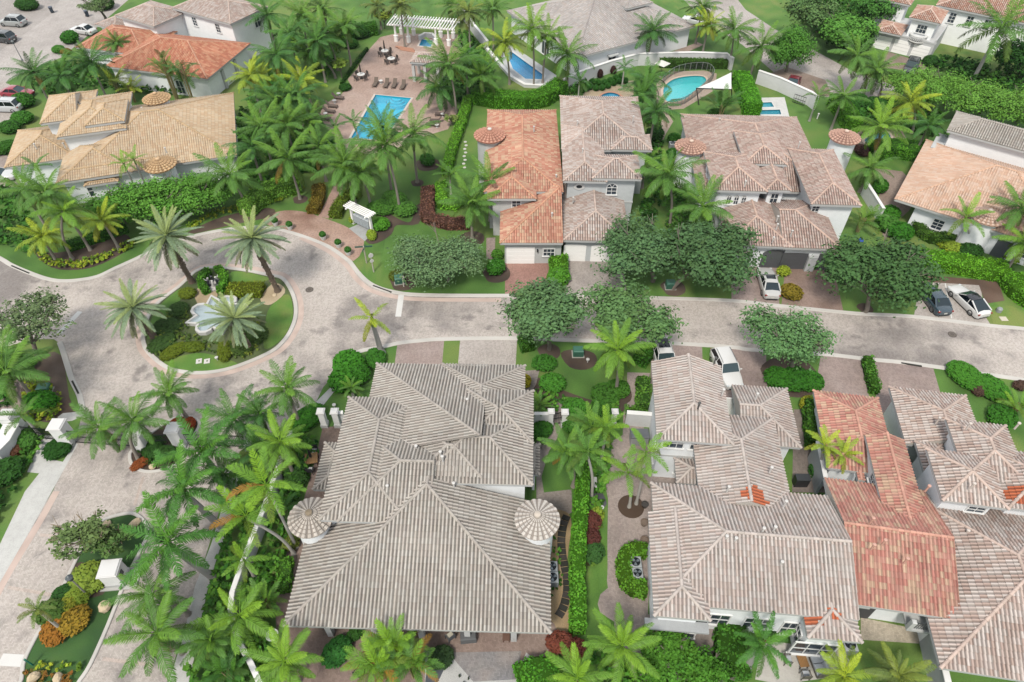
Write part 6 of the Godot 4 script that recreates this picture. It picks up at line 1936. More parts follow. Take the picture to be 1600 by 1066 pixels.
		["areca", "dense yellow orange palm clump before the front house, lower right", -6.61, -15.32, -6.61, -15.32, 2.8, 2.3, mid, {"n": 28, "dead": 4}],
		["manila", "short cycad like palm beside the front house's round hedges", -14.52, -39.32, -14.52, -39.32, 0.9, 1.4, mid, {"n": 16}],
		["manila", "short feathery palm beside the grey house's north east corner", 2.38, -37.2, 2.38, -37.2, 1, 1.5, mid, {"n": 18}],
		# yard between the front houses
		["coconut", "dark bronze tinged palm over the garden path, left of a group", 5.06, -30.02, 4.24, -30.02, 4.98, 2.7, mid, {"dead": 2}],
		["manila", "bright palm in the centre of the group over the garden path", 6.42, -33.08, 6.42, -33.08, 3.6, 2.4, mid, {"n": 16}],
		["manila", "slender palm at the right of the group over the garden path", 7.59, -32.66, 7.59, -32.66, 4, 2.2, bright, {"n": 14}],
		["manila", "palm with a long thin trunk on the dark rock bed", 6.45, -29, 5.66, -29, 5.97, 2.3, mid, {"n": 12}],
		["manila", "bright manila palm with white curved trunks in the round bed", 9.41, -28.07, 8.7, -28.07, 4.54, 2.5, bright, {"n": 11}],
		["manila", "bright manila palm behind the one in the round bed", 10.01, -28.36, 9.77, -28.36, 6.84, 2.3, bright, {"n": 10}],
		["coconut", "big coconut palm at the bottom of the walk", 6.99, -15.79, 6.99, -15.79, 4.2, 2.8, bright],
		["coconut", "coconut palm cut by the bottom edge", 4.02, -13.88, 4.02, -13.88, 4.2, 2.5, bright],
		["royal", "royal palm before the bottom right patio with one yellow frond", 15.86, -15.84, 15.86, -15.84, 3.6, 2.1, rich, {"dead": 1}],
		["coconut", "bright coconut palm over the patio loungers", 21, -14.34, 21, -14.34, 3.2, 2.4, lime],
		["coconut", "shaded coconut palm on the bottom right lawn", 24.44, -14.34, 24.44, -14.34, 3.2, 2.6, olive],
		["manila", "lime green palm in the courtyard, left of a pair", 25.21, -30.99, 24.57, -30.99, 3.9, 1.9, lime, {"n": 14}],
		["manila", "lime green palm in the courtyard, right of a pair", 26.49, -30.5, 26.05, -30.5, 3.38, 1.8, lime, {"n": 13}],
		["coconut", "coconut palm in the grove above the grove's middle row", -28.22, -84.65, -28.22, -84.65, 6.5, 4.0, deep],
		["coconut", "coconut palm in the grove beside the pool's left loungers", -25.88, -79.52, -25.88, -79.52, 5.5, 3.6, mid],
		["coconut", "coconut palm at the grove's lower right above the brick path", -23.64, -74.56, -23.64, -74.56, 5, 3.4, mid],
		["coconut", "coconut palm between the orange roof and the grove", -32.02, -85.29, -32.02, -85.29, 6, 3.8, deep],
		["coconut", "coconut palm beside the white house's pool terrace wall", -33.4, -103.97, -33.4, -103.97, 6.5, 3.8, deep],
		["coconut", "coconut palm at the top edge left of the pool lawn", -29.73, -111.97, -29.73, -111.97, 7, 3.8, mid],
		["coconut", "coconut palm above the pool lawn's mulch ring", -28.82, -101.69, -28.82, -101.69, 6.5, 3.8, deep],
		["coconut", "coconut palm behind the pool pavilion", -6.54, -96.08, -6.54, -96.08, 6.5, 3.8, deep],
		["coconut", "coconut palm at the top edge right of the pergola", -3.06, -113.3, -3.06, -113.3, 6.5, 3.6, mid],
		["manila", "low palm in the mixed border west of the gate", -41.1, -34.94, -41.1, -34.94, 2.6, 2.2, mid],
		["coconut", "low dark palm between the two right hand royal palms and the wall", -22.36, -29.09, -22.36, -29.09, 3.2, 2.4, deep],
		["coconut", "dark palm beside the boundary wall below the patio table", -19.89, -31.2, -19.89, -31.2, 3.6, 2.6, deep],
		["manila", "bright low palm between the wall and the left turret", -19.14, -22.21, -19.14, -22.21, 2.4, 1.9, bright],
		["coconut", "low palm by the east sidewalk at the bottom", -19.91, -16.76, -19.91, -16.76, 2.6, 2.4, mid],
		["areca", "leafy palm clump at the bottom left of the white wall", -18.68, -15.11, -18.68, -15.11, 2, 2.0, deep],
		["areca", "leafy palm clump between the white wall and the brown court", -17.36, -19.81, -17.36, -19.81, 2, 1.8, mid],
		["areca", "leafy palm clump beside the brown court's upper bend", -17.79, -27.09, -17.79, -27.09, 2, 1.7, deep],
		["coconut", "coconut palm left of the corner pool by the top right road", 44.66, -87.28, 44.66, -87.28, 5, 3.4, mid],
		["coconut", "coconut palm among the shrubs right of the corner pool", 53.6, -80.54, 53.6, -80.54, 4.5, 3.2, deep],
	]
	for p in palms:
		palm(p[0], p[1], p[2], p[3], p[4], p[5], p[6], p[7], p[8], p[9] if p.size() > 9 else {})

	# broadleaf trees
	tree("oak_tree", "dark green oak with white trunk north of the street, right of its neighbour", Vector2(17.19, -54.12), Vector2(20.04, -53.98), 4.6, 6.2, 5.4, 5.0, 0x648c62, {"leaves": 12000, "clumps": 420, "leaf": 0.042})
	tree("oak_tree", "grey green oak beside the twin house's pale driveway", Vector2(15.18, -55.35), Vector2(13.68, -54.76), 4.4, 5.6, 5.0, 4.6, 0x6c946a, {"leaves": 11000, "clumps": 400, "leaf": 0.042, "salt": 1})
	tree("olive_tree", "low round grey green tree on the lawn by the utility box", Vector2(-6.9, -55.35), Vector2(-7.45, -56.08), 2.7, 5.6, 4.4, 4.2, 0x84aa80, {"leaves": 18000, "clumps": 620, "leaf": 0.03, "salt": 2, "trunk": 0.16})
	tree("oak_tree", "spreading oak on the street's south verge with its trunk in a mulch ring", Vector2(3.63, -45.38), Vector2(3.09, -45.33), 4.8, 5.5, 4.9, 4.0, 0x749e70, {"leaves": 12000, "clumps": 380, "leaf": 0.042, "fill": 0.45})
	tree("oak_tree", "soft green tree hanging over the street beside the spreading oak", Vector2(9.89, -44.2), Vector2(10.6, -45.28), 4.5, 5.1, 4.6, 3.8, 0x76a26c, {"leaves": 10500, "clumps": 340, "leaf": 0.045, "salt": 1})
	tree("oak_tree", "wide dark oak before the brown roofed house's garages", Vector2(36.4, -50.59), Vector2(35.86, -51.91), 4.6, 6.6, 5.6, 4.8, 0x5c8656, {"leaves": 13000, "clumps": 430, "leaf": 0.04, "salt": 2})
	tree("oak_tree", "pale green street tree above the round clipped shrubs", Vector2(26.38, -42.16), Vector2(25.01, -42.75), 4.4, 4.5, 4.0, 3.8, 0x7aac76, {"leaves": 9500, "clumps": 330, "leaf": 0.04, "salt": 0})
	tree("sparse_tree", "open crowned tree at the left edge over the stop line", Vector2(-45.75, -44.2), Vector2(-44.76, -45.06), 4.4, 4.4, 3.6, 2.6, 0x7c9670, {"leaves": 4500, "clumps": 190, "leaf": 0.05, "fill": 0.6, "salt": 1})
	tree("ball_tree", "dense ball clipped tree beside the red car at the top right", Vector2(43.31, -105.24), Vector2(42.95, -105.35), 3.4, 4.4, 4.2, 5.4, 0x6aac4c, {"leaves": 16000, "clumps": 700, "leaf": 0.036, "fill": 0.15})
	tree("round_tree", "bright green tree left of the white villa's garages", Vector2(55.7, -111.26), Vector2(53.71, -111.07), 4.2, 5.4, 5.0, 4.6, 0x72b454, {"leaves": 12000, "clumps": 320, "salt": 1})
	tree("round_tree", "grey green tree at the top edge above the ball clipped tree", Vector2(52.72, -120.4), Vector2(49.01, -116.48), 4.6, 5.4, 5.0, 4.4, 0x769e68, {"leaves": 8000, "clumps": 300, "salt": 2})
	tree("round_tree", "dark tree at the top edge left of the white villa", Vector2(64.83, -123.13), Vector2(61.97, -120.52), 4.2, 4.8, 4.6, 4.4, 0x62a050, {"leaves": 7000, "clumps": 280})
	tree("round_tree", "dark tree at the top right edge beside the royal palm", Vector2(80.18, -105.68), Vector2(77.84, -103.1), 3.4, 5.0, 4.4, 4.2, 0x3f7336, {"leaves": 8000, "clumps": 300, "salt": 1})
	tree("round_tree", "small tree at the top left beyond the bins", Vector2(-72.74, -125.94), Vector2(-71.68, -122.99), 3.6, 3.6, 3.2, 2.4, 0x7d9a6c, {"leaves": 2400, "clumps": 120, "fill": 0.6})
	for t in [["ficus tree of the mass beside the tan house, left one", Vector2(-45.77, -65.83), Vector2(-44.38, -65.43), 3.4], ["ficus tree of the mass beside the tan house, middle one", Vector2(-42.04, -66.83), Vector2(-40.59, -66.76), 4.0], ["ficus tree of the mass beside the tan house, right one", Vector2(-37.86, -68.12), Vector2(-36.74, -68.03), 3.5]]:
		tree("ficus_tree", t[0], t[1], t[2], 3.0, t[3] * 1.25, t[3], 3.6, 0x76b850, {"leaves": 9500, "clumps": 420, "leaf": 0.042, "fill": 0.25, "group": "ficus trees beside the tan house"})
	for t in [["ficus of the tall mass at the right, westernmost", Vector2(60.01, -97.2), Vector2(57.85, -94.33), 4.0, 0x88c45a], ["ficus of the tall mass at the right, second from west", Vector2(63.53, -94.24), Vector2(61.24, -91.96), 4.6, 0x80bc54], ["ficus of the tall mass at the right, third from west", Vector2(67.54, -91.78), Vector2(64.97, -89.52), 4.6, 0x84c058], ["ficus of the tall mass at the right, at the picture's edge", Vector2(71.6, -89.22), Vector2(68.92, -87.17), 4.8, 0x7cb652]]:
		tree("ficus_tree", t[0], t[1], t[2], 3.2, t[3] * 1.15, t[3], 4.0, t[4], {"leaves": 11000, "clumps": 460, "leaf": 0.036, "fill": 0.25, "group": "tall ficus hedge at the right"})
	for t in [["bushy bright green tree at the bottom, topmost of the clump", Vector2(10.66, -17.18), Vector2(10.32, -17.03), 1.6, 0x6aaa44], ["bushy bright green tree at the bottom, left of the clump", Vector2(9.45, -15.59), Vector2(9.12, -15.3), 1.7, 0x62a03e], ["bushy bright green tree at the bottom, in the clump's middle", Vector2(11.38, -15.67), Vector2(11.01, -15.46), 1.9, 0x66a642], ["bushy bright green tree at the bottom, right of the clump", Vector2(13.49, -15.38), Vector2(13.15, -14.97), 1.7, 0x5f9f3e]]:
		tree("bushy_tree", t[0], t[1], t[2], 1.5, t[3], t[3], 2.0, t[4], {"leaves": 4500, "clumps": 200, "leaf": 0.075, "fill": 0.25, "trunk": 0.1})
	tree("plumeria_tree", "twisted tree with bare branches on the long entrance island", Vector2(-31.11, -24.92), Vector2(-31.69, -24.2), 2.8, 2.6, 2.2, 1.6, 0x7e9a66, {"leaves": 2600, "clumps": 120, "leaf": 0.075, "fill": 0.6, "limbs": 14, "bark": 0xb5a48e, "trunk": 0.14})
	tree("plumeria_tree", "small leafy tree on the entrance island's far tip", Vector2(-30.33, -26.21), Vector2(-29.84, -23.9), 2.2, 1.9, 1.7, 1.4, 0x6f9458, {"leaves": 1800, "clumps": 90, "leaf": 0.085, "fill": 0.5, "limbs": 10, "bark": 0xb5a48e, "trunk": 0.1})
	tree("young_tree", "small yellow green tree at the pool lawn's edge", Vector2(-26.54, -103.04), Vector2(-26.55, -103.11), 2.3, 1.6, 1.4, 1.2, 0x9fc65a, {"leaves": 1600, "clumps": 80, "leaf": 0.1, "trunk": 0.07})
	tree("young_tree", "small pale tree beside the pool's left loungers", Vector2(-27.43, -88.68), Vector2(-27.49, -88.36), 2.5, 1.7, 1.5, 1.4, 0x9cba72, {"leaves": 1400, "clumps": 80, "leaf": 0.1, "trunk": 0.08, "fill": 0.6})
	tree("young_tree", "pale branching shrub at the right loungers of the pool", Vector2(-8.5, -88.5), Vector2(-8.4, -88.09), 1.3, 1.2, 1.1, 1.0, 0x9dbb68, {"leaves": 1100, "clumps": 70, "leaf": 0.11, "trunk": 0.06})
	tree("young_tree", "yellow green young tree inside the pergola garden at the top", Vector2(-22.29, -122.02), Vector2(-21.93, -120.86), 2.6, 2.0, 1.8, 1.8, 0xa8c258, {"leaves": 1500, "clumps": 80, "leaf": 0.09, "trunk": 0.08})

	# clipped hedges
	var hedges := [
		["bright L shaped clipped hedge beside the purple hedge", [-8.86, -73.27, -8.55, -68.91, -6.05, -68.64], 1.3, 1.0, 0x7cc445],
		["bright hedge along the east side of the pool garden", [-6.44, -95.21, -7.05, -88.5, -8.05, -81.08, -8.37, -75.58], 1.2, 1.2, 0x73b840],
		["thick tall hedge between the pool garden and the orange twin", [-5.51, -95.61, -2.36, -94.44, 2.06, -93.67, 4.72, -94.83, 7.36, -98.41], 2.4, 2.0, 0x62a83c],
		["mid green hedge running to the brick path", [-31.71, -67.09, -31.02, -69.17, -29.35, -71.32, -26.47, -72.71], 2.0, 1.9, 0x80bc54],
		["dark clipped hedge behind the lime green palms", [-50.38, -60.57, -48.37, -61.96, -46.99, -62.9, -44.89, -64.34], 1.2, 1.0, 0x4c8438],
		["olive brown hedge left of the brick path", [-24.07, -72.71, -23.64, -69.7, -23.9, -67.47], 1.5, 0.9, 0x84793c],
		["olive green hedge right of the brick path", [-21.05, -66.58, -20.91, -68.38, -20.36, -70.24, -19.1, -71.74], 1.5, 0.9, 0x6d8a38],
		["purple leaved hedge round the bright L shaped hedge", [-10.46, -72.15, -10.03, -66.2, -7.53, -65.08, -4.97, -65.08], 1.6, 1.0, 0x82625e],
		["low bright hedge before the orange garage's window", [2.22, -59.33, 6.01, -59.33], 1.1, 1.1, 0x6eb040],
		["bright hedge between the salmon and the pale driveway", [5.12, -58.55, 5.01, -54.83], 2.0, 1.2, 0x66a83c],
		["long bright clipped hedge behind the parked cars", [43.79, -58.55, 46.02, -58.11, 49.17, -57.25, 51.92, -56.4, 53.28, -56.18], 2.2, 1.5, 0x6fb53a],
		["rounded end of the long bright hedge beside the white car", [53.28, -55.35, 53.25, -53.11, 54.05, -51.55], 2.2, 1.4, 0x67ab38],
		["dark hedge round the air conditioners of the peach roofed house", [47.49, -65.58, 47.14, -63.62, 47.93, -62.31, 50.08, -62.19, 51.45, -63.62], 1.2, 1.1, 0x55803a],
		["thick bright hedge right of the shade sail", [34.93, -101.32, 34.81, -96.2, 34.42, -91.04], 2.4, 2.0, 0x64b23c],
		["bright hedge behind the brown roof's east turret", [47.31, -94.44, 47.49, -90.49, 47.31, -86.74], 2.2, 1.8, 0x62a23c],
		["wide leafy hedge beside the corner pool", [47.89, -80.45, 50.94, -81.08, 54.41, -80.13], 3.0, 1.6, 0x62a63e],
		["tall narrow hedge between the stepping stones and the walk", [5.9, -33.81, 5.65, -29.42, 5.09, -24.92, 4.77, -22.35, 4.59, -18.05], 1.05, 1.7, 0x63a63c],
		["U shaped clipped hedge round the two air conditioners", [10.16, -24.08, 9.2, -24.23, 8.56, -23.77, 8.27, -22.85, 8.33, -21.76, 8.83, -21.18, 9.76, -21.08], 1.1, 1.0, 0x66a03a],
		["clipped hedge against the front house's left wall", [-16.93, -23.36, -16.63, -20.99], 1.0, 1.0, 0x5f9a3e],
		["clipped hedge left of the entrance path of the pinkish grey house", [12.15, -41.14, 11.72, -37.83], 1.2, 1.0, 0x5c8e3e],
		["short clipped hedge before the grey storage box's wall", [10.21, -37.25, 11.62, -37.11], 1.1, 0.9, 0x578a3c],
		["narrow clipped hedge between two mauve driveways", [33.95, -43.7, 33.25, -39.75], 0.9, 1.0, 0x538a3c],
		["tall dark hedge in the gap beside the orange tiled house", [26.59, -37.97, 25.69, -33.81], 1.0, 1.6, 0x4f8238],
		["hedge along the courtyard's edge at the bottom right patio", [15.59, -19.03, 14.92, -17.18, 14.88, -15.02], 2.0, 1.2, 0x4f8a3a],
		["hedge dome strip at the bottom edge beside the slate terrace", [0.34, -15.02, 1.73, -15.51, 3.11, -15.34], 1.6, 1.2, 0x569a38],
		["left arm of the clipped hedge ring round the statue", [-33.03, -56.61, -33.26, -55.56, -33.02, -54.32, -32.16, -53.31], 0.8, 0.9, 0x5d9a3c],
		["right arm of the clipped hedge ring round the statue", [-32.08, -56.93, -31.04, -55.76, -30.62, -54.32, -30.9, -53.41], 0.8, 0.9, 0x63a63c],
		["flat olive hedge on the roundabout island's north side", [-30.01, -53.61, -26.34, -53.61], 1.9, 0.8, 0x7d9434],
		["low hedge with white blossom right of the shrubs by the corner pool", [53.12, -83.36, 55.1, -81.4], 1.3, 0.8, 0x7fa86a],
		["dark hedge at the foot of the white garden wall", [23.54, -107.04, 34.19, -106.59], 1.2, 1.3, 0x4d7a3a],
		["dark hedge along the slate roofed house's long wall", [12.49, -107.04, 22.33, -113.2, 29.45, -116.21], 1.0, 1.0, 0x3f6d34],
		["hedge along the pool lawn's upper edge", [-29.24, -116.21, -26.39, -118.81, -23.23, -119.87], 2.0, 1.8, 0x4f8a3c],
		["thin dark hedge edging the pool lawn", [-26.18, -100.9, -24.85, -108.89, -24.03, -113.2], 0.5, 0.5, 0x3f6d34],
		["hedge along the north of the street's south verge", [0.75, -45.55, 2.01, -45.89], 1.6, 1.2, 0x528a3c],
		["hedge right of the coconut palm in the centre yard", [12.16, -44.53, 13.28, -43.7], 2.2, 1.1, 0x4d8a3a],
	]
	for q in hedges: hedge(q[0], q[1], q[2], q[3], q[4], {"ragged": 0.08})

	# round shrubs: label, place, width, height, depth (radii and height), colour
	var shrubs := [
		["tall rounded clipped hedge nearest the street by the front house", Vector2(-15.4, -42.72), 1.7, 1.8, 1.5, 0x4f9a34], ["tall rounded clipped hedge below the one nearest the street", Vector2(-15.45, -40.83), 1.5, 1.8, 1.5, 0x4a9030],
		["smaller rounded hedge joining the two by the front house", Vector2(-14.44, -41.61), 1.2, 1.6, 1.2, 0x478a30], ["low dark shrub under the young yellow green palm", Vector2(-13.06, -43.87), 1.3, 0.9, 1.0, 0x4a8a36],
		["wide rounded hedge beside the front house's gate pillars", Vector2(-18.15, -36.54), 1.9, 1.3, 1.1, 0x4b8f34],
		["round clipped shrub at the right of the garage lawn", Vector2(-1.75, -57.03), 1.15, 1.4, 1.0, 0x4a8c34], ["croton at the salmon driveway's head", Vector2(-1.65, -59.44), 0.7, 0.9, 0.7, 0x5f9a3c],
		["small potted shrub between the white garage doors", Vector2(8.96, -59.44), 0.45, 0.6, 0.4, 0x5a8a3e],
		["bulging bright shrub at the bottom of the driveway hedge", Vector2(4.97, -55.35), 1.4, 1.5, 1.2, 0x65a83c],
		["ball shrub nearest the brown turret's white wall", Vector2(45.78, -72.43), 1.1, 1.5, 1.0, 0x4f9434], ["large ball shrub in the peach house's court", Vector2(44.77, -66.58), 1.3, 1.6, 1.2, 0x4f9434],
		["ball shrub on the lawn behind the wide dark oak", Vector2(44.65, -63.14), 1.5, 1.7, 1.3, 0x468a30], ["loose shrub between the ball shrubs and the oak", Vector2(43.86, -64.59), 1.6, 1.5, 1.3, 0x5d9a44],
		["dark leafy shrub by the peach house's steps", Vector2(51.23, -59.89), 1.4, 1.3, 1.1, 0x3f6f34], ["yellow green croton left of the dark leafy shrub", Vector2(49.73, -60.57), 1.1, 1.0, 0.9, 0xa9c84e],
		["lime croton between the grey garage doors", Vector2(29.54, -56.61), 0.75, 0.9, 0.7, 0xb4cc4a], ["dark shrub against the garage pier", Vector2(29.77, -58.22), 0.7, 1.1, 0.6, 0x4f6f36],
		["orange tinged croton beside the silver sedan", Vector2(29.33, -53.11), 1.05, 1.2, 1.2, 0x9a8a38], ["small box shrub right of the grey garage doors", Vector2(33.08, -57.68), 0.6, 0.9, 0.6, 0x4f8434],
		["round clipped shrub under the pale street tree, left", Vector2(24.76, -41.29), 1.3, 1.3, 1.2, 0x478a32], ["round clipped shrub under the pale street tree, middle", Vector2(26.33, -41.14), 1.5, 1.3, 1.3, 0x438430], ["round clipped shrub under the pale street tree, right", Vector2(27.68, -40.83), 1.2, 1.3, 1.2, 0x478a32],
		["yellow flowering shrub beside the orange tiled house's wall", Vector2(26.56, -38.26), 0.8, 1.2, 0.6, 0xb0b83e],
		["round shrub in the centre yard by the stone path", Vector2(3.75, -40.67), 1.25, 1.2, 1.1, 0x569a3c], ["round shrub in the centre yard above the iron gate", Vector2(5.64, -37.61), 1.2, 1.3, 1.1, 0x569a3c],
		["leafy shrub north of the centre yard lawn", Vector2(3.06, -43.21), 1.2, 1.0, 1.0, 0x4f8f3a], ["leafy shrub mass at the palm's foot in the centre yard", Vector2(8.45, -39.3), 1.3, 1.0, 1.4, 0x4f8436], ["leafy shrub right of the palm's foot in the centre yard", Vector2(9.76, -40.06), 1.1, 1.0, 1.1, 0x538a38],
		["leafy shrub above the centre yard palm group", Vector2(7.95, -37.61), 1.1, 1.0, 1.0, 0x4a8034], ["shrub beside the iron gate's right pillar", Vector2(5.26, -35.98), 1.1, 1.1, 0.9, 0x4f8a3a], ["clipped shrub below the iron gate's left wall", Vector2(2.58, -35.43), 1.1, 0.9, 0.9, 0x4b8a36],
		["yellow croton against the grey house's north east corner", Vector2(1.31, -40.98), 0.5, 0.9, 0.7, 0xc8bc3a],
		["burgundy cordyline bed shrub beside the narrow lawn, upper", Vector2(6.26, -26.65), 0.8, 0.9, 0.9, 0x7a4a48], ["burgundy cordyline bed shrub beside the narrow lawn, lower", Vector2(6.05, -25.24), 0.8, 0.9, 0.8, 0x6f4444],
		["lime shrub in the bed beside the narrow lawn", Vector2(6.71, -27.21), 0.6, 0.7, 0.7, 0xa8c850], ["spiky dark shrub below the burgundy ones", Vector2(6.15, -23.97), 1.0, 0.8, 0.8, 0x4c7a44],
		["red leaved shrub at the bottom of the long hedge, left", Vector2(3.29, -17.35), 1.0, 1.1, 0.8, 0x9a5a50], ["red leaved shrub at the bottom of the long hedge, right", Vector2(4.33, -16.84), 0.9, 1.0, 0.7, 0x8a4f4a],

		["ball shrub beside the green utility box west of the road", Vector2(-42.46, -38.41), 1.5, 1.5, 1.1, 0x4a9430], ["low shrub at the left edge under the open crowned tree", Vector2(-46.67, -43.05), 1.4, 1.2, 1.0, 0x4c8a38],
		["dark shrub at the left edge below the gate pillar", Vector2(-41.9, -30.99), 1.6, 1.4, 1.3, 0x3f6f34], ["shrub with reddish leaves beside the white planter wall", Vector2(-42.58, -33.41), 0.9, 0.8, 0.7, 0x7a5648], ["green shrub behind the white planter wall", Vector2(-41.89, -34.48), 1.2, 1.0, 0.9, 0x5f9a48],
		["clipped dark square shrub beside the left gate pillar", Vector2(-38.91, -33.54), 1.2, 0.7, 1.1, 0x35662c],
		["red flowering shrub of the gate island, left", Vector2(-29.66, -36.26), 0.8, 0.5, 0.6, 0xb0563a], ["red flowering shrub of the gate island, right", Vector2(-28.56, -36.19), 0.8, 0.5, 0.6, 0xb85a3c], ["red flowering shrub at the gate island's near end", Vector2(-31.34, -32.12), 0.9, 0.4, 0.5, 0xa8603c],
		["dark green shrub in the gate island's middle", Vector2(-30.82, -33.68), 1.3, 0.7, 0.9, 0x3f6a34], ["dark green shrub at the gate island's right", Vector2(-29.38, -33.02), 1.3, 0.7, 0.8, 0x46703a],
		["yellow green shrub on the long island behind the guard pillar", Vector2(-31.09, -22.05), 1.5, 1.1, 1.2, 0x9ab650], ["lime shrub on the long island below the guard pillar", Vector2(-31.56, -20.51), 0.9, 0.8, 0.9, 0x9fbc4c],
		["dark clipped mound at the long island's left edge", Vector2(-32.56, -20.99), 0.7, 0.6, 1.0, 0x3c6a34], ["orange and yellow croton on the long island, left", Vector2(-31.99, -18.41), 1.3, 0.9, 1.0, 0xb8803c], ["orange and yellow croton on the long island, right", Vector2(-31.01, -18.85), 1.2, 1.0, 1.0, 0xb89a40], ["dark green croton on the long island, above the orange ones", Vector2(-32.63, -19.4), 1.4, 1.1, 1.0, 0x577a3c],
		["yellow green croton in the middle of the long island", Vector2(-31.73, -19.86), 1.0, 0.9, 0.7, 0xa8b044],
		["clipped topiary mound on the island's north west by the date palm", Vector2(-34.19, -53.11), 0.95, 0.8, 0.8, 0x7a8f34],
		["olive mound at the island's south, left", Vector2(-32.87, -44.87), 1.4, 0.6, 0.8, 0x75892f], ["olive mound at the island's south, middle", Vector2(-31.2, -45.46), 1.2, 0.6, 0.7, 0x6d842f], ["olive mound at the island's south, right", Vector2(-27.89, -44.87), 1.4, 0.6, 0.7, 0x75892f],
		["dark juniper mound at the island's west", Vector2(-34.71, -48.37), 1.5, 0.5, 1.2, 0x49693c], ["dark juniper mound at the island's south west", Vector2(-34.41, -46.06), 1.5, 0.5, 1.0, 0x4d6f3e], ["dark juniper mound at the island's south east", Vector2(-25.69, -46.94), 1.6, 0.5, 1.3, 0x54703c], ["dark juniper mound below the island's east lawn", Vector2(-26.6, -45.38), 1.4, 0.5, 1.0, 0x55703c], ["dark juniper mound left of the star fountain", Vector2(-34.36, -50.78), 1.2, 0.5, 1.0, 0x4a6a3c],
		["big leafy clipped mass beside the mulch south of the pool, left", Vector2(-15.76, -68.12), 1.8, 1.1, 1.3, 0x5f9a44], ["big leafy clipped mass beside the mulch south of the pool, middle", Vector2(-14.4, -69.7), 2.0, 1.1, 1.6, 0x649e48], ["big leafy clipped mass beside the mulch south of the pool, right", Vector2(-12.8, -67.86), 1.4, 1.1, 1.3, 0x649e48],
		["round bright shrub right of the mail pergola", Vector2(-15.33, -64.83), 1.1, 1.2, 1.0, 0x68b03e], ["lime shrub at the mail pergola's right foot", Vector2(-16.2, -63.02), 0.9, 0.8, 0.6, 0xa9c84a], ["small lime shrub left of the mail pergola", Vector2(-18.81, -65.95), 0.5, 0.8, 0.5, 0xa9c64a],
		["olive shrub round the pad mounted box by the street", Vector2(-12.5, -55.97), 0.9, 0.8, 0.8, 0x6d7f36],
		["round dark shrub below the pool deck's east lawn", Vector2(-11.11, -78.89), 1.3, 1.0, 1.0, 0x4a8438], ["leafy shrub in the pool garden behind the thin palm", Vector2(-24.27, -82.7), 1.2, 0.9, 0.9, 0x4f8a3a],
		["dark shrub mass in the palm grove, upper", Vector2(-33.13, -83.52), 2.2, 1.8, 1.8, 0x437a36], ["dark shrub mass in the palm grove, lower", Vector2(-28.43, -81.89), 2.4, 1.8, 1.8, 0x437a36], ["dark shrub mass in the palm grove, left", Vector2(-33.78, -77.66), 2.0, 1.8, 1.6, 0x3f7034], ["leafy shrub mass in the palm grove, middle", Vector2(-31.63, -90.49), 2.2, 1.8, 1.8, 0x4a8038], ["dark shrub mass in the palm grove, right", Vector2(-26.53, -77.66), 2.2, 1.6, 1.6, 0x447a36], ["leafy shrub mass in the palm grove, topmost", Vector2(-35.43, -99.23), 2.2, 1.6, 1.8, 0x4a8a3a],
		["large round bush left of the pool lawn at the top", Vector2(-26.09, -118.28), 1.8, 2.0, 1.6, 0x3c6f32], ["bush left of the pool deck's upper corner", Vector2(-26.96, -114.2), 1.4, 1.4, 1.2, 0x457a36], ["planter bush at the pool deck's left edge", Vector2(-25.31, -99.23), 1.0, 0.9, 0.9, 0x3c6f32],
		["bush beside the white and silver cars at the left", Vector2(-71.52, -94.24), 1.7, 1.8, 1.4, 0x4b8a36], ["bush below the silver car at the left", Vector2(-69.42, -89.58), 1.6, 1.4, 1.3, 0x53943c], ["bush in the tan house's front bed", Vector2(-69.9, -86.92), 1.5, 1.4, 1.3, 0x4a8438], ["low bush at the tan house's driveway", Vector2(-67.97, -81.73), 1.8, 1.2, 1.2, 0x4f8a3a], ["bush before the orange roof's west end", Vector2(-74.5, -116.21), 1.5, 1.8, 1.3, 0x4a8f38], ["low bush on the verge before the orange roof", Vector2(-75.07, -112.71), 1.3, 0.8, 1.0, 0x56963e], ["variegated croton by the orange house's drive", Vector2(-73.36, -111.74), 0.9, 0.8, 0.8, 0x9a8c4a], ["bush at the top left beyond the parked cars", Vector2(-88.78, -130.63), 2.2, 1.8, 1.6, 0x44753a], ["round bush at the top left beside the bin", Vector2(-74.55, -130.63), 1.8, 2.4, 1.6, 0x44753a],
		["leafy shrub left of the brown roof's west turret", Vector2(22.05, -84.02), 1.0, 1.2, 0.9, 0x4a8a38], ["leafy shrub below the brown roof's west turret", Vector2(21.25, -80.13), 1.0, 1.2, 0.9, 0x468436], ["dark shrub in the narrow garden beside the greyish twin", Vector2(19.52, -84.69), 1.6, 1.6, 1.2, 0x3f7034], ["second dark shrub in the narrow garden beside the greyish twin", Vector2(18.23, -77.97), 1.5, 1.4, 1.1, 0x437636],
		["dark purple shrub beside the brown roof's east turret", Vector2(46.66, -81.08), 1.2, 1.1, 0.9, 0x6a4f50], ["leafy shrub between the corner pool and the ficus mass", Vector2(57.21, -86.92), 1.9, 1.4, 1.3, 0x457a36], ["leafy shrub under the pair of palms at the top right", Vector2(50.15, -93.67), 2.2, 1.8, 1.6, 0x457e38], ["leafy shrub right of the pair of palms at the top right", Vector2(52.97, -92.91), 2.2, 1.8, 1.5, 0x437a36], ["leafy shrub left of the corner pool", Vector2(48.28, -89.58), 1.8, 1.6, 1.4, 0x4d8a3a], ["shrub right of the white villa's garages", Vector2(67.13, -107.96), 1.6, 1.2, 1.2, 0x3c6c32], ["shrub behind the yellow green palm at the right", Vector2(55.95, -92.91), 1.8, 1.8, 1.5, 0x4a8038],
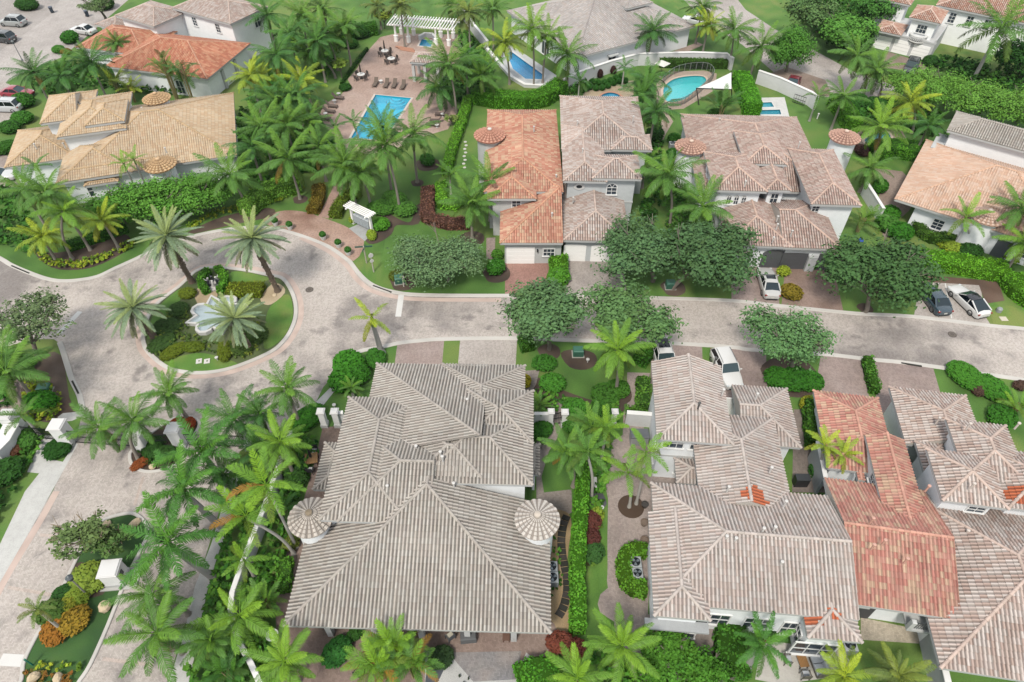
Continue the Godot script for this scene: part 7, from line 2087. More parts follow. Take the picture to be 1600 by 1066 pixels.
		["green bush on the south east lawn, upper", Vector2(42.47, -41.61), 1.9, 1.1, 1.4, 0x5aa03c], ["green bush on the south east lawn, middle", Vector2(44.19, -40.06), 1.7, 1.1, 1.3, 0x549838], ["purple leaved bush on the south east lawn", Vector2(43.06, -40.06), 0.9, 0.8, 0.7, 0x6a5450], ["round clipped bush on the south east lawn", Vector2(43.48, -36.82), 1.5, 1.2, 1.2, 0x4a8c34], ["purple bush at the right edge of the south east lawn", Vector2(47.2, -40.52), 0.8, 0.7, 0.6, 0x6a5450],
		["cordyline against the white garden wall by the round pool, left", Vector2(13.69, -103.25), 0.5, 1.3, 0.5, 0x5a3f42], ["cordyline against the white garden wall by the round pool, right", Vector2(15.92, -104.57), 0.5, 1.2, 0.5, 0x5a3f42],
		["leafy shrub under the white shade sail's palm", Vector2(29.35, -91.41), 1.2, 0.9, 0.8, 0x4a8238],
		["broad leaved shrub before the front house, left of the palm clump", Vector2(-12, -16.76), 1.2, 1.0, 0.9, 0x4a9048], ["shrub at the front house's left lower corner", Vector2(-10.97, -18.05), 0.6, 0.7, 0.5, 0x467a38], ["dark shrub at the slate terrace's left edge", Vector2(-4.83, -16.42), 0.8, 0.8, 0.9, 0x4c6a48],
		["dark shrub beside the patio table in the front house's court", Vector2(-18.23, -31.49), 1.2, 1.1, 1.0, 0x3f6a34], ["dark shrub below the patio table in the front house's court", Vector2(-17.8, -30.5), 1.0, 0.9, 0.8, 0x456f38], ["shrub at the foot of the two bare trunks by the left turret", Vector2(-16.92, -24.81), 0.7, 0.9, 0.6, 0x86984c],
		["leafy plant in the courtyard beside the lime palms", Vector2(25.52, -31.12), 0.9, 0.9, 0.8, 0x3c6f34], ["leafy plant in the courtyard right of the lime palms", Vector2(27.1, -30.75), 0.9, 0.8, 0.7, 0x47803c], ["dark shrub at the bottom right villa's window", Vector2(17.88, -18.36), 0.9, 0.7, 0.7, 0x3f6038],
	]
	for s in shrubs:
		shrub(s[0], s[1], s[2], s[3], s[4], s[5], {"ragged": 0.16 if "croton" in s[0] or "leafy" in s[0] or "loose" in s[0] or "mass" in s[0] else 0.08})
	# the clipped box balls in two rows by the round pool
	for k in 13:
		var row := 0 if k < 7 else 1
		var at := Vector2(11.78, -99.23).lerp(Vector2(17.91, -100.9), (k if row == 0 else k - 6.5) / 6.5) + Vector2(0, -1.6 * row + 0.7 * sin(k * 0.9))
		shrub("small clipped box ball in the sandy bed by the round pool", at, 0.48, 0.85, 0.48, 0x3f7a34, {"called": "box_ball", "group": "box balls by the round pool"})

	# ground cover
	var greens := [0x4f8a3a, 0x5c9a40, 0x437636, 0x6aa848]
	var limes := [0x9cb83e, 0x86ac3c, 0xb2c84c, 0x6f9a3c]
	ground_cover("ground_cover", "yellow green border plants along the north kerb", [-53.03, -59.44, -51.28, -58.01, -49.27, -57.46, -47.51, -57.46, -45.8, -58.44, -43.98, -60.12, -42.82, -61.26, -43.69, -62.19, -44.97, -60.8, -46.58, -59.44, -48.34, -58.55, -50.57, -58.77, -52.63, -60.12], limes, 12.0, 0.45, 0.2)
	ground_cover("ground_cover", "yellow green border plants under the mid green hedge", [-37.56, -64.34, -34.85, -67.09, -29.62, -69.17, -26.35, -72.15, -26.27, -73.27, -29.94, -70.51, -35.23, -68.38, -37.88, -65.33], limes, 10.0, 0.4, 0.18)
	ground_cover("ground_cover", "mixed planting west of the entrance road", [-45.41, -40.98, -44, -41.29, -41.95, -40.21, -40.58, -37.97, -40.63, -36.82, -42.16, -36.68, -44.17, -37.97], limes, 9.0, 0.5, 0.2)
	ground_cover("ground_cover", "low green plants beside the white planter wall", [-42.11, -34.48, -41.36, -35.7, -40.44, -34.48, -40.57, -32, -41.2, -31.74], greens, 9.0, 0.5, 0.2)
	ground_cover("ground_cover", "dark leafy planting between the east sidewalk and the white wall", [-22.21, -31.12, -19.68, -29.71, -19, -27.95, -19.58, -25.18, -20.1, -21.86, -20.2, -19.86, -19.03, -17.27, -17.31, -14.78, -21.51, -14.78, -21.79, -18.14, -21.99, -20.89, -22.16, -23.87, -22.1, -27.67], greens, 8.0, 0.9, 0.28)
	ground_cover("ground_cover", "leafy planting between the white wall and the brown court", [-18.6, -33.68, -17.1, -32.76, -17.13, -28.82, -17.34, -24.08, -17.09, -19.95, -15.72, -14.94, -16.54, -14.94, -18.21, -16.88, -19.56, -19.86, -19.53, -21.86, -18.93, -25.18, -18.76, -28.24, -18.68, -31.55], greens, 8.0, 0.9, 0.26)
	ground_cover("ground_cover", "dark low planting in the gate island", [-32.11, -33.02, -31.01, -34.21, -30.12, -35.15, -28.44, -36.54, -28.08, -35.43, -28.18, -33.02, -29.46, -32, -30.98, -31.87], [0x3f6434, 0x4c703a, 0x5d7a40], 8.0, 0.35, 0.16)
	ground_cover("ground_cover", "clipped yellow green strip at the long island's near end", [-32.37, -16.17, -29.06, -16, -29.14, -15.59, -32.31, -15.67], limes, 16.0, 0.4, 0.15, false)
	ground_cover("ground_cover", "bronze planting at the long island's near tip", [-33, -15.67, -31.97, -15.51, -29.45, -15.51, -29.39, -14.58, -32.64, -14.58], [0x8a6a3c, 0x6f6a38, 0x9a7440], 12.0, 0.35, 0.16, false)
	ground_cover("ground_cover", "juniper carpet of the roundabout island", [-35.61, -49.47, -34.61, -51.93, -32.43, -48.91, -31.97, -47.47, -29.68, -46.24, -27.17, -46.76, -26.09, -49.47, -25.08, -48.55, -24.74, -45.46, -26.23, -44.03, -29.99, -45.21, -32.37, -44.87, -34.25, -44.2, -35.39, -46.33], [0x58783e, 0x6a8a44, 0x82984a], 9.0, 0.3, 0.16)
	ground_cover("ground_cover", "leafy planting under the pool garden's palms", [-39.27, -93.29, -36.54, -105.68, -31.69, -97.2, -26.82, -86.92, -25.69, -81.08, -26.44, -76.46, -30.69, -73.56, -34.31, -74.99, -37.29, -84.36], [0x437a36, 0x4f8a3c, 0x5c9642], 3.0, 0.9, 0.34)
	ground_cover("ground_cover", "leafy undergrowth before the orange roofed house", [-74.05, -103.47, -67.71, -109.83, -59.37, -105.68, -51.61, -105.24, -48.66, -99.23, -53.77, -97.2, -63.26, -99.23, -70.09, -97.2], [0x437a36, 0x4c8238, 0x3f7034], 3.5, 0.9, 0.34)
	ground_cover("ground_cover", "mixed border plants before the peach roofed house", [48.51, -61.96, 51.51, -62.43, 51.35, -59.22, 49.05, -58.55], limes, 8.0, 0.5, 0.2)
	ground_cover("ground_cover", "yellow green border plants by the peach house's steps", [54.59, -61.49, 57.33, -59.44, 56.53, -57.9, 54.28, -59.66], limes, 9.0, 0.5, 0.2)
	ground_cover("ground_cover", "low plants in the centre yard's beds", [2.25, -40.06, 4.69, -39.3, 7.56, -38.56, 9.78, -38.56, 9.04, -35.98, 6.24, -36.26, 4.59, -37.25, 2.64, -37.25], greens, 8.0, 0.55, 0.2)
	ground_cover("ground_cover", "leafy plants below the centre yard's palm group", [5.17, -35.43, 8.2, -35.43, 8.41, -32.51, 7.21, -28.24, 5.88, -27.67, 5.7, -32.51], greens, 6.0, 0.6, 0.24)
	ground_cover("ground_cover", "white flowering plants above the corner pool's hedge", [53.76, -84.52, 55.71, -82.05, 54.67, -80.77, 52.82, -83.03], [0xe6e8de, 0x7aa060, 0x6a9450, 0xd8dccc], 12.0, 0.6, 0.16, false)
	ground_cover("ground_cover", "green planting beside the stepping stones", [2.98, -25.45, 3.64, -24.6, 3.82, -22.35, 3.46, -20.89, 2.81, -20.89], greens, 8.0, 0.3, 0.14)
	ground_cover("ground_cover", "dark undergrowth between the corner pool and the top right road", [47.5, -95.61, 51.49, -94.83, 57.32, -95.21, 60.51, -90.49, 59.17, -86.92, 55.21, -86.4, 53.52, -87.79, 49.02, -87.79, 47.49, -90.49], [0x2f5f2a, 0x437a36, 0x4f8a3a], 3.0, 1.1, 0.4)
	ground_cover("ground_cover", "dark undergrowth left of the white villa at the top right", [52.96, -134.95, 71.02, -134.95, 62.51, -117.76, 58.14, -112.23, 53.33, -113.7, 51.44, -120.94], [0x2f5f2a, 0x3f7034, 0x4a8038], 2.6, 1.3, 0.45)
	ground_cover("ground_cover", "dark undergrowth beside the royal palm at the top right", [69.49, -109.12, 75.1, -105.68, 80.05, -103.47, 80.65, -97.2, 76.81, -97.2, 71.05, -99.23, 67.23, -103.91], [0x2f5f2a, 0x3f7034, 0x4a8038], 2.6, 1.3, 0.45)
	ground_cover("ground_cover", "dark plants in the narrow garden beside the greyish twin", [18.95, -89.58, 20.82, -88.68, 19.8, -79.51, 17.77, -68.12, 15.88, -65.58, 15.45, -68.12, 18.23, -77.97], [0x2f5f2a, 0x3f7034, 0x4f8a3a], 5.0, 0.8, 0.3)
	ground_cover("ground_cover", "green plants at the foot of the brown roofed house's palms", [19.8, -79.51, 21.83, -79.51, 22.26, -69.43, 23.39, -65.33, 19.99, -63.14, 18.03, -64.83], [0x3f7034, 0x4f8a3a, 0x5f9a44], 4.0, 0.7, 0.28)
	ground_cover("ground_cover", "dark plants along the back of the slate roofed house", [6.72, -97.2, 11.08, -101.75, 13.36, -101.75, 11.1, -98, 7.58, -95.21], [0x3f7034, 0x4a8038], 5.0, 0.6, 0.26)
	ground_cover("ground_cover", "plants round the pool pavilion", [-11.01, -103.47, -7.1, -105.68, -5.95, -97.2, -7.53, -94.24, -9.6, -97.2], [0x3f7034, 0x4f8a3a, 0x2f5f2a], 4.0, 0.8, 0.3)
	ground_cover("ground_cover", "dark plants under the palms at the left edge", [-50.7, -44.2, -46.99, -44.2, -45.79, -41.76, -45.67, -37.97, -43.8, -36.54, -45.55, -34.48], [0x2f5f2a, 0x437a36, 0x4f8a3a], 6.0, 0.7, 0.28)
	ground_cover("ground_cover", "dark plants at the left edge below the gate", [-44.01, -31.55, -41.86, -31.55, -40.47, -29.42, -41.07, -25.99], [0x2f5f2a, 0x3f7034], 6.0, 0.9, 0.3)
	ground_cover("ground_cover", "dark plants between the hedge and the walk", [5.73, -27.67, 7.09, -27.95, 6.91, -25.99, 6.19, -23.36, 5.46, -22.6], [0x3c5f34, 0x5a4a44, 0x6f9a44], 9.0, 0.45, 0.2)
	ground_cover("ground_cover", "green plants along the front house's left court", [-18.33, -34.48, -16.67, -34.48, -16.54, -33.81, -17.07, -30.02, -17.65, -27.67, -18.2, -29.42], [0x2f5f2a, 0x437a36, 0x5c9642], 8.0, 0.6, 0.24)
	ground_cover("ground_cover", "green plants at the bottom between the palms", [3.95, -16.42, 7.11, -17.27, 8.73, -16, 14.4, -16, 13.97, -13.99, 3.81, -13.99], [0x3f7034, 0x4f8a3a, 0x62a03e], 7.0, 0.6, 0.24)
	ground_cover("ground_cover", "leafy plants between the pool lawn and the white house's terrace", [-35.52, -115.2, -31.17, -120.94, -27.06, -123.13, -24.89, -119.87, -28.15, -116.21, -28.42, -110.3, -28.02, -103.47, -30.52, -103.47, -33.19, -109.12], [0x3f7034, 0x4f8a3c, 0x5f9a44], 3.5, 1.0, 0.34)
	ground_cover("ground_cover", "leafy plants between the pergola and the long white wall", [-9.24, -118.81, -6.75, -117.24, -4.18, -110.3, -2.47, -101.32, -4.83, -98.21, -7.31, -105.68], [0x3f7034, 0x4f8a3c, 0x5f9a44], 3.5, 1.0, 0.34)
	ground_cover("ground_cover", "leafy plants behind the tan roofed house's rear turret", [-56.9, -101.75, -49.75, -102.6, -44.41, -99.64, -45.43, -98.21, -51.66, -97.2, -54.5, -99.23], [0x3f7034, 0x4f8a3c, 0x5f9a44], 4.0, 0.9, 0.32)
	ground_cover("ground_cover", "leafy plants left of the lime green palms", [-65.48, -72.15, -61.49, -72.15, -56.71, -65.58, -53.57, -60.57, -56.29, -60.23, -60.72, -63.14], [0x3f7034, 0x4f8a3c, 0x437a36], 4.0, 0.8, 0.32)

func objects() -> void:
	# ---- cars
	car("silver sedan with sunroof on the pale driveway before the grey garage door", "sedan", Vector2(27.31, -54.57), 4, 0xdcdcda, {"sunroof": true})
	car("white coupe with black glass roof in the parking bay", "sedan", Vector2(47.36, -51.77), -14, 0xf4f4f3, {"roof": 0x1c1f22, "fastback": true})
	car("dark teal sedan half under the wide oak in the parking bay", "sedan", Vector2(43.86, -52.17), -6, 0x39505c)
	car("white pickup backed up to the kerb beside the pinkish grey house", "suv", Vector2(14.49, -43.71), 176, 0xf3f3f2, {"sunroof": true})
	car("white wagon with roof rails beside the pinkish grey house", "suv", Vector2(20.18, -42.42), 172, 0xf7f7f6)
	car("dark red sedan parked beside the white wall at the top right", "sedan", Vector2(42.79, -100.08), -152, 0x8e3a48)
	car("black car in front of the white villa's garages", "suv", Vector2(63.03, -105.52), 210, 0x34393d)
	car("white car by the end of the slate roofed house", "sedan", Vector2(32.42, -124.11), -60, 0xf0f2f3)
	car("silver grey wagon in the upper parking bay at the top left", "suv", Vector2(-87.73, -123.32), -80, 0xb9bdbd)
	car("dark grey car at the left edge in the second parking bay", "suv", Vector2(-86.18, -116.61), -76, 0x44494c)
	car("white sedan beside the burnt orange roof's west end", "sedan", Vector2(-73.91, -119.99), -70, 0xf2f3f3)
	car("bright red car at the left edge", "sedan", Vector2(-74, -97.21), 94, 0xb02a45)
	car("silver white wagon below the bright red car", "suv", Vector2(-73.42, -92.9), -86, 0xe0e4e7)
	car("white car nose at the left edge by the tan roofed house", "sedan", Vector2(-65.56, -75.09), 84, 0xf0f1f2)

	# ---- roundabout island: statue, fountain, stones
	var f := thing("star_fountain", "white star shaped fountain basin on the roundabout island", "fountain", v3(Vector2(-30.17, -50.03)))
	var star := PackedVector2Array()
	for k in 4:
		var a := k * PI / 2 + 0.32
		star.append(Vector2(cos(a - 0.44), sin(a - 0.44)) * 2.15)
		for j in 5: star.append(Vector2(cos(a), sin(a)) * 2.2 + Vector2(cos(a - 1.4 + j * 0.7), sin(a - 1.4 + j * 0.7)) * 0.9)
		star.append(Vector2(cos(a + 0.44), sin(a + 0.44)) * 2.15)
		star.append(Vector2(cos(a + PI / 4), sin(a + PI / 4)) * 3.3)
	var rim := strip(star, 0.34, 0.5, true, 0.0, 0.05)
	for k in rim.c.size(): rim.c[k] = hexc(0xe6e6e4)
	part("rim", rim.mesh(), M.plaster, f)
	f.scale = Vector3(0.9, 0.9, 0.9)
	var wat := MB.new(); wat.col = hexc(0xaebfc4)
	var bot := MB.new(); bot.col = hexc(0xc9d4d8)
	var idx := Geometry2D.triangulate_polygon(star)
	for k in range(0, idx.size(), 3):
		bot.tri(v3(star[idx[k]], 0.08), v3(star[idx[k + 1]], 0.08), v3(star[idx[k + 2]], 0.08))
		wat.tri(v3(star[idx[k]], 0.36), v3(star[idx[k + 1]], 0.36), v3(star[idx[k + 2]], 0.36))
	part("basin_floor", bot.mesh(), M.plain, f)
	var fw: StandardMaterial3D = M.water.duplicate(); fw.albedo_color = Color(0.75, 0.84, 0.88, 0.25)
	part("water", wat.mesh(), fw, f)
	var bowl := MB.new(); bowl.col = hexc(0xe8edf0)
	bowl.lathe(Vector3(0.9, 0.0, -0.2), [[0.3, 0.05], [0.2, 0.7], [0.18, 0.9], [0.85, 1.15], [0.95, 1.3], [0.85, 1.3], [0.2, 1.05], [0.0, 1.05]], 20)
	bowl.lathe(Vector3(0.9, 0.0, -0.2), [[0.16, 1.05], [0.1, 1.5], [0.35, 1.7], [0.4, 1.78], [0.0, 1.72]], 14)
	part("tiered_bowl", bowl.mesh(), M.satin, f)
	var st := thing("statue_group", "dark and white statue group inside the clipped hedge ring", "statue", v3(Vector2(-31.88, -54.63), 0.03))
	var base := MB.new(); base.col = hexc(0xd6d4d0)
	base.lathe(Vector3.ZERO, [[0.95, 0.0], [0.95, 0.18], [0.85, 0.22], [0.7, 0.3], [0.0, 0.32]], 12, false)
	part("plinth", base.mesh(), M.stone, st)
	for k in 6:
		var a := k * 1.05
		var s := MB.new(); s.col = hexc([0x3a3d4a, 0xe6e4e2, 0x33363f, 0xdcdad8, 0x42464f, 0xf0eeec][k])
		var c := Vector3(cos(a) * 0.5, 0.3, sin(a) * 0.4)
		s.tube([c, c + Vector3(cos(a + 1.2) * 0.16, 0.3, sin(a + 1.2) * 0.16), c + Vector3(cos(a + 2.0) * 0.1, 0.62, sin(a + 2.0) * 0.1)], 0.17, 0.1, 8)
		s.lathe(c + Vector3(cos(a + 2.0) * 0.1, 0.7, sin(a + 2.0) * 0.1), [[0.0, -0.12], [0.1, -0.06], [0.11, 0.03], [0.0, 0.12]], 8)
		s.tube([c + Vector3(0, 0.45, 0), c + Vector3(cos(a) * 0.25, 0.5, sin(a) * 0.25), c + Vector3(cos(a) * 0.36, 0.72, sin(a) * 0.36)], 0.06, 0.035, 6)
		part("sculpture", s.mesh(), M.satin, st)
	for q in [[Vector2(-30.1, -43.78), "left"], [Vector2(-29.33, -43.78), "right"]]:
		var m := MB.new(); m.col = hexc(0xeceae6)
		m.box(Vector3(0, 0.03, 0), Vector3(0.55, 0.06, 0.6), 0.25, 0.01)
		m.col = hexc(0x6a7a50)
		m.box(Vector3(0.02, 0.062, 0), Vector3(0.14, 0.01, 0.16), 0.25)
		tag(part(numbered("square_slab"), m.mesh(), M.stone, self, v3(q[0], 0.03)), "%s one of two white square slabs on the roundabout's low lawn" % q[1], "slab")
	flat_disc("manhole_cover", "dark manhole cover in the road right of the roundabout", Vector2(-21.57, -54.02), 0.42, 0x6a625c, "manhole cover")
	flat_disc("manhole_cover", "dark manhole cover in the street at the far right", Vector2(43.95, -47.38), 0.42, 0x6a625c, "manhole cover")
	for q in [[Vector2(-14.88, -54.63), Vector2(-12.76, -53.56), "dark storm drain slot in the kerb by the stop line"], [Vector2(-55.26, -57.9), Vector2(-52.65, -56.61), "dark storm drain slot in the kerb at the far left"], [Vector2(-41.19, -41.29), Vector2(-39.91, -39.75), "dark storm drain slot in the kerb at the west bend"], [Vector2(37.33, -43.54), Vector2(39.13, -43.13), "dark storm drain slot in the street's south kerb"]]:
		var m := MB.new(); m.col = hexc(0x3c3835)
		var d: Vector2 = q[1] - q[0]
		m.beam(v3(d * -0.5, 0.02), v3(d * 0.5, 0.02), 0.16, 0.13)
		tag(part(numbered("storm_drain"), m.mesh(), M.stone, self, v3((q[0] + q[1]) / 2, 0.012)), q[2], "drain")

	# ---- mail pergola, signs, planters on the forecourt
	var pg := thing("mail_pergola", "small white pergola over the mailboxes beside the forecourt", "pergola", v3(Vector2(-17.51, -64.83)), "", -0.62)
	var m2: MB
	for x in [-1.5, 1.5]:
		m2 = MB.new(); m2.col = hexc(0xf3f3f2) * 1.5
		m2.box(Vector3(x, 1.2, 0), Vector3(0.26, 2.4, 0.26), 0.0, 0.02); m2.box(Vector3(x, 0.2, 0), Vector3(0.36, 0.4, 0.36), 0.0, 0.02)
		part("post", m2.mesh(), M.plaster, pg)
		m2 = MB.new(); m2.col = hexc(0xf3f3f2) * 1.5
		m2.box(Vector3(x, 2.46, 0), Vector3(0.14, 0.16, 1.5))
		part("cross_beam", m2.mesh(), M.plaster, pg)
	for k in 5:
		m2 = MB.new(); m2.col = hexc(0xf7f7f6) * 1.5
		m2.box(Vector3(0, 2.6, -0.52 + k * 0.26), Vector3(4.1, 0.14, 0.09))
		part("rafter", m2.mesh(), M.plaster, pg)
	for k in 5:
		m2 = MB.new(); m2.col = hexc(0xd5dde2)
		m2.box(Vector3(-1.0 + k * 0.5, 0.95, -0.1), Vector3(0.46, 1.1, 0.5), 0.0, 0.02)
		m2.col = hexc(0xb9c4cb)
		for r in 4: m2.box(Vector3(-1.0 + k * 0.5, 0.56 + r * 0.26, 0.155), Vector3(0.4, 0.22, 0.02))
		part("mailbox", m2.mesh(), M.satin, pg)
	var sp := thing("street_sign", "street name sign with crossed dark blades on a pale post", "sign", v3(Vector2(-16.12, -58.44)))
	m2 = MB.new(); m2.col = hexc(0xc9c3b4); m2.lathe(Vector3.ZERO, [[0.09, 0.0], [0.075, 2.3], [0.09, 2.34], [0.0, 2.44]], 8); part("post", m2.mesh(), M.plain, sp)
	for k in 2:
		m2 = MB.new(); m2.col = hexc(0x3d6a60); m2.box(Vector3(0, 2.3 - k * 0.22, 0), Vector3(1.9 if k == 0 else 1.3, 0.2, 0.03), 0.1 + k * 1.4); part("sign_blade", m2.mesh(), M.satin, sp)
	sp = thing("traffic_sign", "pale post with round white sign plates on the lawn", "sign", v3(Vector2(-15.13, -56.93)), "", 0.5)
	m2 = MB.new(); m2.col = hexc(0xd8d4c8); m2.lathe(Vector3.ZERO, [[0.08, 0.0], [0.06, 2.6], [0.0, 2.7]], 8); part("post", m2.mesh(), M.plain, sp)
	for k in 2:
		m2 = MB.new(); m2.col = hexc(0xf0f0ee); m2.at = Transform3D(Basis(Vector3.RIGHT, PI / 2), Vector3(0, 2.35 - k * 0.75, 0.06)); m2.lathe(Vector3.ZERO, [[0.0, 0.0], [0.28 - k * 0.06, 0.0], [0.28 - k * 0.06, 0.03], [0.0, 0.03]], 14); part("sign_plate", m2.mesh(), M.satin, sp)
	sp = thing("bollard_post", "thin pale post beside the green box on the street lawn", "post", v3(Vector2(-11.57, -54.52)))
	m2 = MB.new(); m2.col = hexc(0xe0dcd0); m2.lathe(Vector3.ZERO, [[0.07, 0.0], [0.06, 1.5], [0.0, 1.55]], 8); m2.box(Vector3(0, 1.35, 0.0), Vector3(0.34, 0.3, 0.05)); part("post", m2.mesh(), M.plain, sp)
	var names := ["first planter from the left on the forecourt kerb", "second planter from the left on the forecourt kerb", "middle planter on the forecourt kerb", "fourth planter from the left on the forecourt kerb", "planter nearest the street sign on the forecourt kerb"]
	var spots := [Vector2(-27.84, -65.33), Vector2(-25.98, -64.59), Vector2(-21.71, -62.66), Vector2(-19.7, -61.26), Vector2(-18.35, -59.89)]
	for k in 5: planter("white round " + names[k], spots[k], 0.36, 0xf2f2f0, 0x4f8a40)
	utility_box("green utility box on the lawn by the low round tree", Vector2(-12.1, -55.24), 0.2)
	utility_box("green utility box in the centre yard's mulch ring", Vector2(6.4, -44.7), 0.0)
	utility_box("green utility box west of the road by the ball shrub", Vector2(-43.06, -40.06), 0.1)
	utility_box("dark green box under the pair of oaks", Vector2(16.9, -54.42), 0.0)
	for q in [[Vector2(7.26, -43.7), "low white garden light beside the mulch ring of the centre yard"], [Vector2(-16.05, -38.19), "low white garden light beside the front house's gate"], [Vector2(7.18, -27.84), "round white garden light at the narrow lawn's head"], [Vector2(-28.37, -43.95), "low white garden light on the roundabout island's edge"]]:
		var g := thing("garden_light", q[1], "garden light", v3(q[0]), "low garden lights")
		m2 = MB.new(); m2.col = hexc(0xe8e8e6); m2.lathe(Vector3.ZERO, [[0.06, 0.0], [0.05, 0.3], [0.16, 0.32], [0.17, 0.44], [0.0, 0.48]], 10); part("lamp_head", m2.mesh(), M.satin, g)

	# ---- entrance: gate, pillars, walls, lamps, stones
	pillar("white gate pillar at the left of the entrance road", Vector2(-38.39, -34.48), 1.05, 2.4)
	pillar("white gate pillar on the right of the gate island", Vector2(-28.52, -34.21), 1.0, 2.3)
	pillar("white gate pillar hidden among the gate island's palms", Vector2(-31.66, -33.87), 0.9, 2.1)
	pillar("white gate pillar among the palms right of the gate island", Vector2(-22.36, -33.94), 0.9, 2.4)
	pillar("white pillar at the end of the left planter wall", Vector2(-43.38, -35.7), 1.0, 2.2)
	bar_gate("entrance_gate", "dark metal gate rail left of the left gate pillar", Vector2(-42.23, -34.95), Vector2(-39.03, -34.54), 1.5, 0x3c3d3f)
	bar_gate("entrance_gate", "dark metal swing gate across the entry lane", Vector2(-37.83, -34.34), Vector2(-32.22, -33.87), 1.7, 0x3c3d3f)
	bar_gate("entrance_gate", "dark metal swing gate on the gate island", Vector2(-31.11, -33.87), Vector2(-28.92, -34.07), 1.6, 0x3c3d3f)
	bar_gate("entrance_gate", "dark metal swing gate across the exit lane", Vector2(-27.87, -34.07), Vector2(-22.73, -33.87), 1.6, 0x3c3d3f)
	bar_gate("entrance_gate", "dark metal gate rail right of the exit lane", Vector2(-21.96, -33.87), Vector2(-19.84, -33.81), 1.6, 0x3c3d3f)
	wall_run("broad white planter wall at the left edge below the gate", [-42.94, -35.15, -42.86, -33.54, -43.25, -32.38], 1.6, 1.2)
	wall_run("long curving white boundary wall east of the entrance", [-18.89, -34.48, -19.03, -32.19, -19.17, -30.02, -19.33, -26.82, -19.56, -24.92, -19.78, -22.6, -19.89, -20.42, -19.67, -19.26, -18.92, -17.7, -18.27, -16.76, -17.26, -15.59, -16.09, -13.99], 1.5, 0.26)
	var gh := pillar("white guard pillar with a keypad on the long entrance island", Vector2(-29.21, -22.1), 1.25, 1.7, 0.1)
	m2 = MB.new(); m2.col = hexc(0x50565a); m2.box(Vector3(0.64, 1.1, 0.1), Vector3(0.06, 0.5, 0.4), 0.0, 0.01); part("keypad", m2.mesh(), M.satin, gh)
	m2 = MB.new(); m2.col = hexc(0xe2e2de); m2.box(Vector3(0.2, 0.06, 0.1), Vector3(2.6, 0.12, 1.6)); part("plinth", m2.mesh(), M.concrete, gh)
	lamp_post("grey lamp post on the long entrance island's left side", Vector2(-30.95, -20.84), 2.9, 0xa8a49c)
	lamp_post("slim lamp post by the top left road", Vector2(-79.34, -109.12), 3.0, 0x8f9294)
	var gp := thing("green_marker", "small green marker post at the entrance island's near lawn", "post", v3(Vector2(-32.64, -16)), "", 0.4)
	m2 = MB.new(); m2.col = hexc(0x2f8a78); m2.lathe(Vector3.ZERO, [[0.05, 0.0], [0.05, 1.2], [0.0, 1.22]], 8); m2.box(Vector3(0, 1.05, 0.03), Vector3(0.12, 0.3, 0.04)); part("post", m2.mesh(), M.satin, gp)
	boulder("pale boulder at the entrance island's far tip", Vector2(-29.69, -26.49), Vector3(0.75, 0.4, 0.4), 1)
	boulder("pale boulder on the entrance island's right side", Vector2(-29.28, -19.95), Vector3(0.6, 0.5, 0.55), 2)
	boulder("pale boulder on the entrance island's left side", Vector2(-32.76, -20.18), Vector3(0.4, 0.35, 0.4), 3)
	boulder("pale boulder at the bottom edge, left one", Vector2(-32.07, -15.18), Vector3(0.6, 0.5, 0.4), 4)
	boulder("pale boulder at the bottom edge, right one", Vector2(-30.44, -15.1), Vector3(0.55, 0.45, 0.4), 5)
	boulder("sand coloured boulder at the gate island's near end", Vector2(-30.2, -31.81), Vector3(0.4, 0.3, 0.35), 6)
	boulder("sandy boulder on the long island behind the bare branches", Vector2(-31.88, -26.54), Vector3(0.45, 0.3, 0.4), 7)
	boulder("flat pale stone by the east palm of the roundabout", Vector2(-25.07, -53.11), Vector3(0.35, 0.15, 0.3), 8)

	# ---- front house court: gate pillars, table, loungers
	pillar("white pillar left of the front house's garden gate", Vector2(-16.54, -36.19), 0.5, 2.0)
	pillar("white pillar right of the front house's garden gate", Vector2(-15.35, -36.19), 0.5, 2.0)
	wall_run("short white wall from the gate pillar to the front house", [-15.27, -36.33, -14.71, -36.4], 1.6, 0.25)
	var pt := thing("patio_table", "square brown topped patio table in the front house's court", "table", v3(Vector2(-16.83, -32.25), 0.02), "", 0.2)
	m2 = MB.new(); m2.col = hexc(0xa67f54)
	for k in 7: m2.box(Vector3(-0.45 + k * 0.15, 0.72, 0), Vector3(0.14, 0.05, 1.06))
	part("tabletop", m2.mesh(), M.plain, pt)
	for q in [[-0.46, -0.46], [0.46, -0.46], [-0.46, 0.46], [0.46, 0.46]]:
		m2 = MB.new(); m2.col = hexc(0x5a3f34); m2.box(Vector3(q[0], 0.35, q[1]), Vector3(0.08, 0.7, 0.08)); part("leg", m2.mesh(), M.plain, pt)
	var sides := ["upper", "right", "lower", "left"]
	for k in 4:
		var a: float = -PI / 2 + k * PI / 2
		patio_chair("dark chair with white cushion at the %s side of the brown patio table" % sides[k], Vector2(-16.83, -32.25) + Vector2(cos(a), sin(a)) * 0.95, a, 0x33363a, 0xe4e4e4, "chairs at the brown patio table")
	var um := thing("closed_umbrella", "furled dark umbrella in the brown patio table", "umbrella", v3(Vector2(-16.83, -32.25), 0.76))
	m2 = MB.new(); m2.col = hexc(0x2e2b2c); m2.lathe(Vector3.ZERO, [[0.03, -0.6], [0.03, 0.2], [0.13, 0.3], [0.1, 1.0], [0.03, 1.4], [0.0, 1.45]], 8, false); part("canopy", m2.mesh(), M.plain, um)
	patio_chair("dark armchair with pale cushions south of the front house", Vector2(-4.3, -17.79), 0.9, 0x5a5e62, 0xd8d4c4, "armchairs south of the front house")
	var dt := thing("covered_table", "grey covered table at the front house's south eave", "table", v3(Vector2(-3.05, -17.83), 0.02), "", 0.1)
